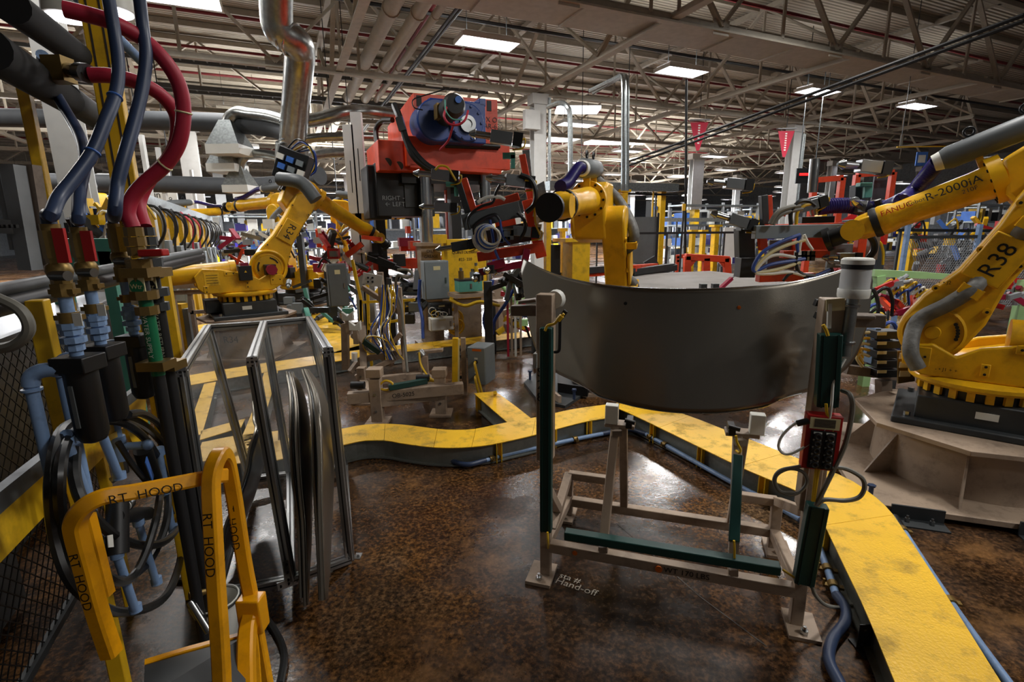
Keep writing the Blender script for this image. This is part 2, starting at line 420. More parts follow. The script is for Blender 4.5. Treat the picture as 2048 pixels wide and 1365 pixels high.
for b, a0, a1, n, det in ((-10.2, 12, 63, 9, False), (-4.2, 6, 63, 9, False), (1.8, 6, 63, 10, False), (7.7, 6, 63, 10, False), (13.7, 9, 63, 9, False), (19.7, 9, 63, 9, False), (25.7, 12, 63, 8, False), (31.7, 15, 63, 8, False), (43, 24, 63, 6, False)):
    truss(AB(a0, b), AB(a1, b), n, 5.86, 8.0, det, .2 if b in (7.7, 1.8) else .14)
# ================================================================ columns
def column(p, top, label, w=.34, d=.3, mtl='white_steel', group=None):
    t = thing('steel_column', label, 'column', (p.x, p.y, 0), BYAW, group)
    m = MB()
    for s in (-1, 1): m.box((0, s*d/2, top/2), w, .03, top)
    m.box((0, 0, top/2), .03, d, top); m.build('shaft', mtl, t, local=True)
    MB().box((0, 0, top-.15), w*1.3, d*1.3, .3).box((0, 0, .02), w*1.6, d*1.8, .04).build('end_plate', mtl, t, local=True)
    return t
cm_ = G(1076, 190, 5.8); c1 = column(cm_, 5.8, 'white steel column rising behind the orange press and centre robot', .42)
MB().cyl((.3, -.2, .3), (.3, -.2, 5.7), .05).build('conduit', 'galvanised', c1, local=True)
MB().box((-.35, -.25, 5.0), .5, .2, .55).build('junction_box', 'white_steel', c1, local=True)
c2 = column(G(1592, 250, 5.8), 5.8, 'white steel column behind the right gripper with a pennant', .5)
MB().cyl((.5, 0, .3), (.5, 0, 5.5), .05).cyl((.62, 0, .3), (.62, 0, 5.5), .03).build('conduit', 'galvanised', c2, local=True)
lc = P(125, 210, 7.0); column(V((lc.x, lc.y, 0)), 5.8, 'tall white steel column on the left between the yellow posts', .32)
lc = P(392, 400, 20.0); column(V((lc.x, lc.y, 0)), 5.8, 'white steel column in the left background beyond the fence', .6)
lc = P(1388, 420, 30); column(V((lc.x, lc.y, 0)), 5.8, 'white steel column right of the black hanging drop pole', .8)
GC = 'far slim white columns'
first = None
for x, Y in ((1140, 38), (1262, 45), (1470, 42), (1655, 34), (1720, 45), (445, 30), (480, 40), (700, 36), (1830, 38), (560, 45)):
    q = P(x, 420, Y)
    if first is None: first = column(V((q.x, q.y, 0)), 5.8, 'slim white column far back in the hall', .5, group=GC)
    else: copy_tree(first, loc=V((q.x, q.y, 0)))
# tall galvanised conduits dropping from the ceiling
def drop(pts, r, label, m='galvanised', cat='conduit', name='drop_conduit'):
    b = MB(); b.hose(pts, r, 8, 6); return tag(b.build(name, m), label, cat)
drop([P(1180, 182, 13.6), P(1225, 160, 13.0), P(1243, 152, 12.6), P(1247, 175, 12.4), P(1247, 230, 12.4), P(1246, 382, 12.4)], .055, 'bright galvanised conduit bending down from the ceiling, left of a pair')
drop([P(1186, 186, 13.8), P(1231, 160, 13.2), P(1251, 152, 12.8), P(1255, 175, 12.6), P(1255, 230, 12.6), P(1254, 382, 12.6)], .05, 'bright galvanised conduit bending down from the ceiling, right of a pair')
drop([P(1095, 215, 15), P(1120, 206, 14.8), P(1135, 214, 14.5), P(1140, 240, 14.5), P(1141, 360, 14.5)], .07, 'hooked galvanised conduit right of the main column')
drop([P(1373, 160, 12.5), P(1372, 300, 12.5), P(1370, 510, 12.5)], .03, 'thin black vertical pole hanging below the third lamp', 'black', 'pole', 'hanging_pole')
# skylights and bright far windows
for (x0, y0, x1, y1, Y, lb) in ((1112, 212, 1198, 228, 21, 'bright slanted skylight strip right of the main column'), (1095, 270, 1178, 288, 27, 'bright long skylight band beyond the main column'), (1170, 280, 1290, 290, 29, 'second bright skylight band beside the conduit pair')):
    a, b2 = P(x0, y0, Y), P(x1, y0, Y); c3 = P(x1-8, y1, Y-2)
    m = MB(); m.bar((a+P(x0, y1, Y))/2, (b2+P(x1, y1, Y))/2, 1.0, .1, Z); tag(m.build('skylight', 'sky_glow'), lb, 'skylight')
# far walls
wl = MB(); wl.bar(AB(75, -22, 4.1), AB(75, 60, 4.1), .3, 8.2); wl.build('wall_far', 'far_grey', kind='structure')
wl = MB(); wl.bar(AB(-2, -24, 4.1), AB(75, -24, 4.1), .3, 8.2); wl.build('wall_left', 'far_grey', kind='structure')
wl = MB(); wl.bar(AB(10, 62, 4.1), AB(75, 62, 4.1), .3, 8.2); wl.build('wall_right', 'far_grey', kind='structure')
# ================================================================ ceiling pipes and ducts
for (x0, x1, y1, r, lb) in ((790, 712, 147, .17, 'left'), (852, 760, 147, .15, 'middle'), (893, 787, 147, .09, 'right')):
    g = G(x0, 0, 6.4); b = g.dot(BX)
    m = MB(); m.cyl(AB(7, b, 6.4), AB(40, b, 6.4), r, n=14)
    for a in (12, 16, 20, 24): m.cyl(AB(a, b, 6.4), AB(a+.08, b, 6.4), r*1.18, n=14)
    tag(m.build('ceiling_pipe', 'beige_steel'), 'beige overhead pipe along the hall, %s one of the three' % lb, 'pipe')
for k, (x0, z) in enumerate(((927, 6.2), (936, 6.3), (728, 6.0))):
    b = G(x0, 0, z).dot(BX)
    if k < 2: tag(MB().cyl(AB(7, b, z), AB(38, b, z), .035, n=8).build('ceiling_conduit', 'dark_grey'), 'thin dark overhead conduit right of the beige pipes' if k else 'thin dark overhead conduit next to the beige pipes', 'conduit')
GR = 'dark red sprinkler pipes'
sp = None
for k in range(12):
    a = 8.0 + 3.0 * k
    if sp is None: sp = tag(MB().cyl(AB(a, -18, 7.5), AB(a, 46, 7.5), .045, n=6).build('sprinkler_pipe', 'red_pipe'), 'dark red sprinkler pipe under the deck, nearest to the camera', 'pipe', GR)
    else:
        c = sp.copy(); COL.objects.link(c); c.location = sp.location + AX * 3.0 * k; c['label'] = 'dark red sprinkler pipe under the deck, %s counted from the camera' % ('', 'second', 'third', 'fourth', 'fifth', 'sixth', 'seventh', 'eighth', 'ninth', 'tenth', 'eleventh', 'twelfth')[k]
tag(MB().cyl(AB(11.0, 4.0, 7.3), AB(34, 4.4, 7.3), .07, n=8).build('sprinkler_main', 'red_pipe'), 'thicker dark red pipe running away above the front lamps', 'pipe')
tag(MB().cyl(AB(14, -16, 7.2), AB(14, 40, 7.2), .05, n=6).build('black_pipe', 'black'), 'black pipe crossing the ceiling in front of the main column', 'pipe')
dl = [((2048, 30), (1240, 330), 'upper'), ((2048, 42), (1240, 338), 'lower')]
for p, q, l in dl: tag(MB().cyl(P(*p, 9), P(*q, 19), .035, n=6).build('black_pipe', 'matte_black'), 'black pipe running under the right part of the ceiling, %s one' % l, 'pipe')
# cable trays under the ceiling, upper left
for k, (y0, z) in enumerate(((160, 6.4), (205, 6.3))):
    t = thing('ladder_tray', 'grey ladder cable tray hung under the ceiling, %s one at upper left' % ('front', 'rear')[k], 'cable tray', AB(17+3*k, -12, z))
    for s, nm in ((0, 'rail'), (.5, 'rail')): MB().bar(AB(17+3*k+s, -12, z), AB(17+3*k+s, 7, z), .05, .14).build(nm, 'grey_paint', t)
    r = MB()
    for i in range(60): r.bar(AB(17+3*k, -12+.32*i, z), AB(17.5+3*k, -12+.32*i, z), .04)
    r.build('rungs', 'grey_paint', t, kind='stuff')
def duct(name, pts, r, label, k=5, m='duct_metal', n=18):
    t = thing(name, label, 'duct', V(pts[0]))
    MB().tube(smooth(pts, k), r, n).build('duct_pipe', m, t)
    return t
D1 = 9.6
t = duct('spiral_duct', [P(553, -60, 8.0), P(553, 30, 8.3), P(560, 62, 8.4), P(592, 84, 8.6), P(600, 105, 8.8), P(597, 150, 9.0), P(588, 250, 9.6), P(584, 300, 10), P(582, 322, 10.2)], .23, 'large shiny spiral duct coming down from the ceiling')
rg = MB()
for x, y, Y, dd in ((570, 70, 8.45, (1, 0, -.5)), (584, 80, 8.5, (1, 0, -.6)), (598, 100, 8.75, (.3, .1, -1)), (588, 245, 9.58, (0, 0, 1)), (586, 282, 9.8, (0, 0, 1)), (585, 290, 9.85, (0, 0, 1))):
    rg.torus(P(x, y, Y), dd, .235, .018, 20, 5)
rg.build('seam_ring', 'bright_steel', t)
MB().cyl(P(584, 288, 9.9), P(584, 332, 10.0), .28, .3, 20).build('manifold', 'duct_metal', t)
duct('branch_duct', [P(582, 245, 9.7), P(540, 233, 10), P(500, 228, 10.2), P(475, 225, 10.3), P(458, 238, 10.3), P(455, 262, 10.3), P(455, 278, 10.3)], .11, 'elbowed branch duct ending above the left extraction hood')
duct('branch_duct', [P(-20, 235, 11), P(250, 240, 11), P(450, 246, 10.6), P(540, 255, 10.2), P(580, 268, 9.9)], .18, 'long horizontal grey duct across the upper left', m='grey_dull')
duct('branch_duct', [P(590, 245, 9.8), P(640, 238, 9.9), P(690, 225, 10), P(740, 224, 10.4), P(800, 232, 10.6)], .12, 'curved branch duct running right towards the press')
duct('branch_duct', [P(590, 282, 9.8), P(640, 275, 9.9), P(700, 273, 10), P(745, 274, 10.2)], .08, 'slimmer branch duct below the one towards the press')
duct('branch_duct', [P(576, 318, 10.2), P(530, 308, 10.5), P(495, 311, 10.6), P(482, 325, 10.6), P(481, 345, 10.6)], .09, 'lower elbowed branch duct above the second extraction hood')
duct('branch_duct', [P(590, 325, 10.2), P(640, 308, 10.4), P(700, 305, 10.6), P(740, 306, 10.8)], .09, 'lowest branch duct running right from the manifold')
duct('branch_duct', [P(-20, 362, 14), P(300, 368, 14), P(520, 372, 14), P(640, 352, 13)], .22, 'distant dark duct running behind the left robots', m='grey_dull')
def hood_box(x, y, Y, w, label):
    c = P(x, y, Y); t = thing('extraction_hood', label, 'extraction hood', c)
    h = w*.75
    def fr(z0, w0, z1, w1):
        m = MB(); a = [c + V((sx*w0/2, sy*w0/2, z0)) for sx, sy in ((-1,-1),(1,-1),(1,1),(-1,1))]; b = [c + V((sx*w1/2, sy*w1/2, z1)) for sx, sy in ((-1,-1),(1,-1),(1,1),(-1,1))]
        return m.add(a+b, [(3,2,1,0),(4,5,6,7)] + [(i, (i+1) % 4, 4+(i+1) % 4, 4+i) for i in range(4)])
    fr(0, w, h, w*.35).build('canopy', 'galvanised', t); fr(-.14*w/.5, w*1.02, 0, w*1.02).build('skirt', 'white_plastic', t)
hood_box(461, 293, 10.3, .62, 'grey pyramid extraction hood with white skirt, upper one')
hood_box(455, 330, 10.6, .55, 'grey extraction hood hanging just below the upper one')
hood_box(482, 372, 10.6, .5, 'small extraction hood below the lower branch duct')
hood_box(497, 386, 14, .55, 'white lit extraction hood beside the small one')
# pennants and hanging signs
for x, y, Y, l in ((1399, 245, 19, 'pink pennant hanging left under the ceiling with a column of white print'), (1573, 262, 20.5, 'orange pink pennant hanging beside the second column')):
    c = P(x, y, Y); t = thing('pennant', l, 'banner', c)
    MB().prism([c + V((-.32, 0, 0)), c + V((.32, 0, 0)), c + V((.05, 0, -.95)), c + V((-.05, 0, -.95))], (0, .02, 0)).build('cloth', 'red_hose', t)
    MB().bar(c + V((-.36, 0, .08)), c + V((.36, 0, .08)), .03, .16, V((0, 1, 0))).build('header_strip', 'far_grey', t)
    MB().bar(c + V((0, 0, .15)), V((c.x, c.y, 8.1)), .02).build('wire', 'dark_grey', t)
    for i in range(8): MB().bar(c + V((-.035, -.006, -.1-.085*i)), c + V((.035, -.006, -.1-.085*i)), .012, .045, Z).build('printed_letter', 'white_plastic', t)
c = P(1843, 318, 16); t = thing('hanging_sign', 'small blue sign hanging under a chain bar at right', 'sign', c)
MB().box(c, .34, .02, .4).build('board', 'blue_light', t); MB().bar(c + V((-.8, 0, .35)), c + V((.8, 0, .35)), .03).build('bar', 'yellow', t); MB().bar(c + V((-.7, 0, .35)), V((c.x-.7, c.y, 8.1)), .015).build('wire', 'dark_grey', t); MB().box(c+V((0,-.012,0)), .22, .005, .22).build('label', 'white_plastic', t)
# ================================================================ hood stand (local frame: s along the front, d back, z up)
S0 = G(1092, 1150); E1 = V((.951, -.308, 0)); E2 = V((.308, .951, 0))
def S(s, d, z): return S0 + E1*s + E2*d + Z*z
def SF(x, y, d): return PLN(x, y, S0 + E2*d, E2)          # point seen at a pixel on the vertical plane d behind the front
W, D = 1.12, .56
st = thing('hood_stand', 'tan steel inspection stand holding the bare hood, green cable channels on its posts', 'stand', S(W/2, D/2, 0))
def sb(name, p, q, w=.05, h=None, m='tan_paint', up=None, **k): return MB().bar(p, q, w, h, up).build(name, m, st, bevel=.004, **k)
UPL, UPR = 1.42, 1.43
sb('post', S(0, 0, 0), S(0, 0, 1.0), .05, up=E2)
sb('post', S(-.01, .03, .62), S(-.01, .03, UPL), .075, .075, up=E2)
sb('post', S(W, 0, 0), S(W, 0, .9), .05, up=E2)
sb('post', S(W, .03, .55), S(W, .03, UPR), .085, .085, up=E2)
sb('leg', S(0, D, 0), S(0, D, .27), .05, up=E2); sb('leg', S(W, D, 0), S(W, D, .27), .05, up=E2)
for s, d in ((0, 0), (W, 0), (0, D), (W, D)):
    fp = MB().obox(S(s - (.02 if s == 0 else -.02), d-.01, .008), E1*.062, E2*.085, Z*.008).build('foot_plate', 'tan_paint', st)
    bo = MB()
    bo.cyl(S(s - (.02 if s == 0 else -.02), d-.065, .016), S(s - (.02 if s == 0 else -.02), d-.065, .034), .016, n=6); bo.cyl(S(s - (.02 if s == 0 else -.02), d-.065, .034), S(s - (.02 if s == 0 else -.02), d-.065, .05), .008, n=8)
    bo.build('bolt', 'bright_steel', fp)
rl = sb('front_rail', S(0, 0, .17), S(W, 0, .17), .05, .05)
text('WT 170 LBS', st, S(.66, -.0265, .17), E1, Z, .038, squeeze=1.0, off=.001)
MB().cyl(S(.54, -.026, .17), S(.54, -.032, .17), .016).cyl(S(.15, -.026, .172), S(.15, -.029, .172), .012).build('yellow_tag', 'orange_light', st)
sb('rear_rail', S(0, D, .1), S(W, D, .1), .05)
sb('side_rail', S(0, 0, .17), S(0, D, .12), .05); sb('side_rail', S(W, 0, .17), S(W, D, .1), .05)
sb('upper_rail', S(0, D, .27), S(.22, D, .27), .045); sb('upper_rail', S(.93, D, .28), S(W, D, .28), .045)
sb('side_brace', S(0, D, .27), S(0, .12, .17), .045); sb('side_brace', S(0, .03, .45), S(0, D*.45, .22), .045)
sb('side_brace', S(W, D, .28), S(W, .08, .5), .045); sb('side_brace', S(W, .03, .2), S(W, D, .1), .04)
# two rests under the hood
HL, HR = SF(1240, 845, .33), SF(1484, 862, .33)
for k, h in enumerate((HL, HR)):
    s = (h - S0).dot(E1); z = h.z
    sb('rest_leg', S(s-.02, .31, z-.02), S(s-.03, 0, .19), .042); sb('rest_leg', S(s+.015, .35, z-.02), S(s+.02, D, .12), .042)
    sb('rest_plate', S(s-.075, .33, z-.01), S(s+.075, .33, z-.01), .08, .02)
    sb('rest_block', S(s+(-.04 if k == 0 else .06), .31, z), S(s+(-.04 if k == 0 else .06), .31, z+.1), .065, .05, 'white_plastic', up=E2, label='white plastic rest block')
    sn = MB().bar(S(s+.05-.1*k, .26, z+.015), S(s+.05-.1*k, .36, z+.015), .03, .035); sn.cyl(S(s+.03-.1*k, .25, z+.045), S(s+.08-.1*k, .25, z+.035), .011)
    sn.build('proximity_sensor', 'black', st)
    MB().bar(S(s-.01, .27, z-.05), S(s-.01, .27, z-.02), .05, .03).build('bracket', 'tan_dark', st)
sR = (HR - S0).dot(E1); sL = (HL - S0).dot(E1)
# green cable channels
def chan(p, q, w=.055, dd=.04, up=E2):
    o = MB().bar(p, q, w, dd, up).build('cable_channel', 'green_channel', st, bevel=.004)
    m = MB(); ax, bx = frame((q-p), up)
    m.bar(p + bx*(-dd*.52) + ax*w*.3, q + bx*(-dd*.52) + ax*w*.3, .006, .006, up); m.bar(p + bx*(-dd*.52) - ax*w*.3, q + bx*(-dd*.52) - ax*w*.3, .006, .006, up)
    m.build('lip', 'green_channel', o); return o
chan(S(.012, -.045, .28), S(.012, -.045, 1.28)); 
chan(SF(1660, 668, -.05), SF(1652, 812, -.05), .075, .05); chan(SF(1635, 1010, -.05), SF(1606, 1165, -.05), .075, .05); 
chan(S(sR-.02, .24, HR.z-.09), SF(1468, 1085, -.02), .045, .035, Z)
chan(SF(1130, 1068, -.045), SF(1560, 1138, -.045), .05, .04, Z)
for x, y in ((1207, 1097), (1467, 1142)): MB().bar(SF(x-8, y, -.03), SF(x+8, y, -.03), .04, .03, Z).build('channel_clip', 'tan_paint', st)
# arms with pads
sb('side_arm', SF(1024, 621, .12), SF(1080, 621, .12), .05, .05, 'tan_dark'); sb('side_arm', SF(1690, 640, .1), SF(1768, 642, .1), .05, .05, 'tan_dark')
sb('arm_plate', SF(1040, 604, .1), SF(1075, 600, .1), .07, .015, 'tan_dark'); sb('arm_plate', SF(1703, 632, .1), SF(1745, 633, .1), .08, .015, 'tan_dark')
MB().lathe([(0, 0), (.04, 0), (.045, .03), (.02, .05), (0, .05)], SF(1108, 600, .06), E2*1.0 + E1*.2, 16).build('suction_pad', 'white_plastic', st)
pd = MB(); q = SF(1648, 622, .1)
for k in range(9): pd.obox(q + V((random.uniform(-.02, .02), 0, random.uniform(-.035, .035))), E1*.018, E2*.02, V((0.004, 0, .012)))
pd.build('rubber_pad', 'black_rubber', st, kind='stuff')
MB().tube(smooth([SF(1120, 640, 0), SF(1119, 690, 0), SF(1117, 703, 0), SF(1108, 705, 0)], 4), .007, 6).build('bent_rod', 'black', st)
MB().bar(SF(1119, 640, 0), SF(1132, 622, 0), .02, .02).build('gripper_pin', 'black', st)
MB().bar(SF(1072, 706, .0), SF(1072, 735, .0), .015, .05, E2).build('switch_plate', 'white_paint', st)
text('S', st, S(-.028, -.0085, 1.06), E1, Z, .06, off=.001); text('2', st, S(-.028, -.0085, 1.0), E1, Z, .06, off=.001); text('8', st, S(-.028, -.0085, .94), E1, Z, .06, off=.001)
# signal light on a conduit
b0, b1 = SF(1690, 712, -.02), SF(1697, 595, -.02)
MB().cyl(b0, V((b0.x, b0.y, b1.z)), .02, n=12).build('conduit', 'galvanised', st)
for dz in (.03, .17): MB().torus(V((b0.x, b0.y, b1.z - dz)), Z, .022, .007, 14, 5).build('conduit_clamp', 'steel', st)
sl = MB().lathe([(0, 0), (.05, 0), (.052, .01), (.052, .03), (.05, .033)], V((b0.x, b0.y, b1.z)), Z, 24).build('signal_light', 'white_plastic', st)
MB().lathe([(.048, .033), (.048, .105), (0, .105)], V((b0.x, b0.y, b1.z)), Z, 24).build('lens', 'lens_plastic', sl)
MB().lathe([(0, .105), (.05, .105), (.05, .122), (0, .122)], V((b0.x, b0.y, b1.z)), Z, 24).build('dark_band', 'black', sl)
MB().lathe([(0, .122), (.052, .122), (.052, .138), (.045, .144), (0, .144)], V((b0.x, b0.y, b1.z)), Z, 24).build('cap', 'white_plastic', sl)
MB().bar(SF(1671, 598, -.03), SF(1671, 622, -.03), .06, .003, E2).build('paper_label', 'cream_label', st)
MB().bar(SF(1657, 606, -.01), SF(1655, 655, -.01), .012, .05, E2).build('edge_plate', 'white_plastic', st)
# red connection block with ports
c0, c1_ = SF(1648, 828, -.07), SF(1634, 935, -.07); dn = (c1_ - c0)
jb = MB().bar(c0, c1_, .12, .05, E2).build('connection_block', 'red', st, bevel=.004)
ax, bx = frame(dn, E2); fo = -bx if bx.dot(E2) > 0 else bx
ax = ax if ax.dot(E1) > 0 else -ax
MB().bar(c0 + dn*.04 + fo*.027, c0 + dn*.24 + fo*.027, .1, .002, E2).build('paper_label', 'cream_label', jb)
for i in range(6): MB().bar(c0 + dn*(.07+.025*i) + fo*.0285 - ax*.035, c0 + dn*(.07+.025*i) + fo*.0285 + ax*.035, .004, .001, E2).build('print_line', 'ink_faint', jb)
MB().bar(c0 + dn*.27 + fo*.028, c0 + dn*.96 + fo*.028, .085, .01, E2).build('port_panel', 'black', jb)
for i in range(5):
    for sgn in (-1, 1):
        MB().lathe([(0, 0), (.015, 0), (.015, .014), (.009, .016), (0, .01)], c0 + dn*(.36+.13*i) + fo*.03 + ax*sgn*.021, fo, 12).build('port', 'black_rubber', jb)
        MB().bar(c0 + dn*(.305+.13*i) + fo*.034 + ax*(sgn*.021-.014), c0 + dn*(.305+.13*i) + fo*.034 + ax*(sgn*.021+.014), .007, .003, E2).build('port_tag', 'white_plastic', jb)
def cab(pts, r, m, name='cable', lb=None): return MB().tube(smooth(pts, 6), r, 8).build(name, m, st, lb)
q = lambda x, y, d=-.09: SF(x, y, d)
cab([q(1612, 843), q(1590, 848), q(1566, 870), q(1557, 893), q(1568, 908), q(1590, 905), q(1630, 880), q(1655, 850), q(1663, 810), q(1668, 760, -.07), q(1690, 718, -.05)], .0055, 'white_plastic', lb='white looping cable')
MB().cyl(q(1593, 848), q(1618, 842), .012).build('plug', 'black', st)
cab([q(1612, 932, -.07), q(1590, 935), q(1560, 942), q(1548, 960), q(1556, 980), q(1578, 990), q(1600, 984), q(1614, 965), q(1606, 945), q(1580, 938), q(1556, 948), q(1550, 965), q(1562, 984), q(1590, 986)], .007, 'grey_hose', lb='grey coiled cable')
cab([q(1655, 935), q(1690, 938), q(1722, 955), q(1729, 975), q(1718, 995), q(1690, 1002), q(1650, 1000), q(1634, 1012)], .0085, 'grey_hose', lb='grey looped conduit')
cab([q(1685, 782, -.03), q(1700, 790), q(1705, 815), q(1700, 850), q(1690, 890), q(1672, 930), q(1650, 975), q(1632, 1012)], .009, 'grey_hose')
cab([q(1652, 808), q(1655, 830), q(1668, 850), q(1660, 872), q(1645, 882), q(1636, 876)], .0055, 'yellow_cable')
cab([q(1638, 886), q(1636, 910), q(1631, 950), q(1625, 1003)], .0055, 'yellow_cable'); cab([q(1642, 890), q(1642, 915), q(1634, 960), q(1628, 1003)], .0055, 'yellow_cable')
cab([q(1656, 672), q(1652, 660), q(1646, 650), q(1650, 656)], .006, 'yellow_cable')
cab([q(1090, 662), q(1095, 652), q(1108, 648), q(1118, 638), q(1128, 628)], .006, 'yellow_cable'); MB().cyl(q(1116, 641), q(1124, 632), .011).build('plug', 'yellow_cable', st)
cab([q(1095, 1065), q(1096, 1085), q(1096, 1100, .0)], .005, 'yellow_cable'); cab([q(1468, 1082, -.06), q(1469, 1100, -.06), q(1469, 1120, -.05)], .005, 'yellow_cable')
cab([q(1565, 1140, -.05), q(1580, 1150, -.06), q(1600, 1163, -.06)], .005, 'yellow_cable')
cab([q(1472, 872, .2), q(1474, 885, .2), q(1481, 900, .2), q(1478, 906, .2), q(1472, 902, .22)], .006, 'yellow_cable')
cab([q(1622, 1165, -.05), q(1630, 1190, -.04), q(1650, 1210, .0), G(1680, 1216, .02), G(1706, 1210, .02)], .008, 'grey_hose')
# ---------------------------------------------------------------- the bare hood
def hood_pt(x, y):
    xn = (x - 1396) / 352.0
    d = .30 - .26 * (1 - xn*xn) + .16 * max(0, abs(xn) - .6) + (.12 * (850 - y) / 330.0)
    return SF(x, y, d)
zc = lambda X, Y: (1020 + X/2.695, 500 + Y/2.695)
T = [zc(*p) for p in ((75,50),(130,84),(200,116),(300,150),(430,178),(560,195),(700,207),(850,212),(1000,212),(1150,208),(1300,199),(1450,186),(1600,160),(1720,130),(1830,95),(1930,52))]
B = [zc(*p) for p in ((60,108),(82,270),(105,420),(150,560),(240,657),(330,703),(420,748),(470,786),(560,815),(700,850),(860,874),(1010,881),(1160,877),(1290,860),(1385,843),(1432,812),(1530,785),(1640,755),(1730,705),(1850,600),(1925,400),(1955,170))]
def resample(pl, n):
    d = [0]
    for a, b in zip(pl, pl[1:]): d.append(d[-1] + math.hypot(b[0]-a[0], b[1]-a[1]))
    o = []
    for i in range(n):
        t = d[-1]*i/(n-1); k = max(j for j in range(len(d)) if d[j] <= t+1e-9); k = min(k, len(pl)-2)
        u = (t-d[k])/(d[k+1]-d[k]); o.append((pl[k][0]+(pl[k+1][0]-pl[k][0])*u, pl[k][1]+(pl[k+1][1]-pl[k][1])*u))
    return o
def crom2(pl, k=4): return [(p.x, p.y) for p in smooth([(x, y, 0) for x, y in pl], k)]
NH = 72; T2 = resample(crom2(T), NH); B2 = resample(crom2(B), NH)
def hoodgrid(nv=26):
    g = []
    for j in range(nv+1):
        v = j/nv; row = []
        for i in range(NH):
            x = T2[i][0] + (B2[i][0]-T2[i][0])*v; y = T2[i][1] + (B2[i][1]-T2[i][1])*v
            p = hood_pt(x, y)
            # pressed character lines: side creases and two centre ribs fading towards the top
            X, Y = (x-1020)*2.695, (y-500)*2.695; off = 0
            cl = 290 + (Y-430)*(130/318.); off += -.016*max(0, min(1, (Y-430)/300.))*max(0, 1-abs(X-cl)/16)
            cr_ = 1650 - (Y-370)*(220/442.); off += -.022*max(0, min(1, (Y-350)/250.))*max(0, 1-abs(X-cr_)/18)
            for c2_ in (855, 945): off += -.004*max(0, min(1, (Y-480)/200.))*max(0, 1-abs(X-c2_)/16)
            row.append(p + E2*off)
        g.append(row)
    return g
hd = thing('bare_hood', 'unpainted silver truck hood standing upright on the tan stand', 'car hood', S(.55, .2, .75))
m = MB(); m.sheet(hoodgrid()); m.build('outer_panel', 'hood_metal', hd, solid=.003, ang=60)
MB().tube([hood_pt(*p) for p in T2], .0035, 6).build('hem_edge', 'bright_steel', hd)  # brighter metal tube put in as the edge highlight of the hem
MB().tube([hood_pt(x, y) for x, y in resample(B2[18:52], 40)], .0035, 6).build('front_edge', 'bright_steel', hd)  # same highlight tube along the lower edge
for x, y, mm in ((1251, 607, 'black'), (1478, 615, 'orange_light')): MB().lathe([(0, 0), (.008, 0), (.008, .003), (0, .004)], hood_pt(x, y) - E2*.003, -E2, 10).build('hole_plug', mm, hd)
# ================================================================ yellow cable trench covers
TZ = .16
def tray(name, label, back, front, seams=(), depth=.13, br=(), holes=(), side='tray_metal', inset=.035, wall=(True, True)):
    bk = [G(x, y, TZ) for x, y in smooth2(back)]; fr = [G(x, y, TZ) for x, y in smooth2(front)]
    n = 40; bk = respl(bk, n); fr = respl(fr, n)
    c = sum(bk + fr, V((0, 0, 0))) / (2*n); t = thing(name, label, 'cable trench', (c.x, c.y, 0))
    cuts = [0] + [int(s*(n-1)) for s in seams] + [n-1]
    for a, b in zip(cuts, cuts[1:]):
        m = MB(); g = 0.0 if a == 0 else .003
        d0 = (bk[min(a+1, n-1)]-bk[a]).normalized()*g; top = []; 
        A = [bk[i] + (d0 if i == a else V((0,0,0))) for i in range(a, b+1)]; Bq = [fr[i] + (d0 if i == a else V((0,0,0))) for i in range(a, b+1)]
        k = len(A); vs = A + Bq + [p - Z*.006 for p in A] + [p - Z*.006 for p in Bq]
        fs = [(i, k+i, k+i+1, i+1) for i in range(k-1)] + [(2*k+i, 2*k+i+1, 3*k+i+1, 3*k+i) for i in range(k-1)] + [(i, i+1, 2*k+i+1, 2*k+i) for i in range(k-1)] + [(k+i, 3*k+i, 3*k+i+1, k+i+1) for i in range(k-1)] + [(0, 2*k, 3*k, k), (k-1, 2*k-1, 4*k-1, 3*k-1)]
        m.add(vs, fs).build('cover_plate', 'yellow_tray', t, bevel=.0)
    for w, L, O_ in ((wall[0], bk, fr), (wall[1], fr, bk)):
        if not w: continue
        m = MB(); ln = [p + (o_-p).normalized()*inset for p, o_ in zip(L, O_)]
        for i in range(n-1): 
            m.bar(ln[i] - Z*(.006+.075), ln[i+1] - Z*(.006+.075), .006, .15, Z)
        m2 = MB()
        for i in range(n-1): m2.bar(ln[i] - Z*(TZ-.012) - (O_[i]-L[i]).normalized()*.012, ln[i+1] - Z*(TZ-.012) - (O_[i+1]-L[i+1]).normalized()*.012, .035, .01, Z)
        m.build('side_wall', side, t); m2.build('base_flange', side, t)
    for u, which in br:
        L, O_ = (fr, bk) if which else (bk, fr); i = min(n-2, int(u*(n-1))); p = L[i]; inw = (O_[i]-p).normalized(); al = (L[i+1]-L[i]).normalized()
        m = MB()
        for s in (-1, 1): m.bar(p + inw*.016 + al*s*.02 - Z*.008, p + inw*.016 + al*s*.02 - Z*TZ, .006, .035, inw)
        m.bar(p + inw*.03 - Z*.008, p + inw*.03 - Z*TZ, .045, .006, inw)
        m.build('yellow_bracket', 'yellow', t)
    return t, bk, fr
def smooth2(pl): return [(p.x, p.y) for p in smooth([(x, y, 0) for x, y in pl], 4)]
def respl(pl, n):
    d = [0]
    for a, b in zip(pl, pl[1:]): d.append(d[-1] + (b-a).length)
    o = []
    for i in range(n):
        t = d[-1]*i/(n-1); k = 0
        while k < len(pl)-2 and d[k+1] < t: k += 1
        o.append(pl[k].lerp(pl[k+1], (t-d[k])/max(1e-9, d[k+1]-d[k])))
    return o
c4 = lambda X, Y: (560 + X/3.793, 780 + Y/3.793)
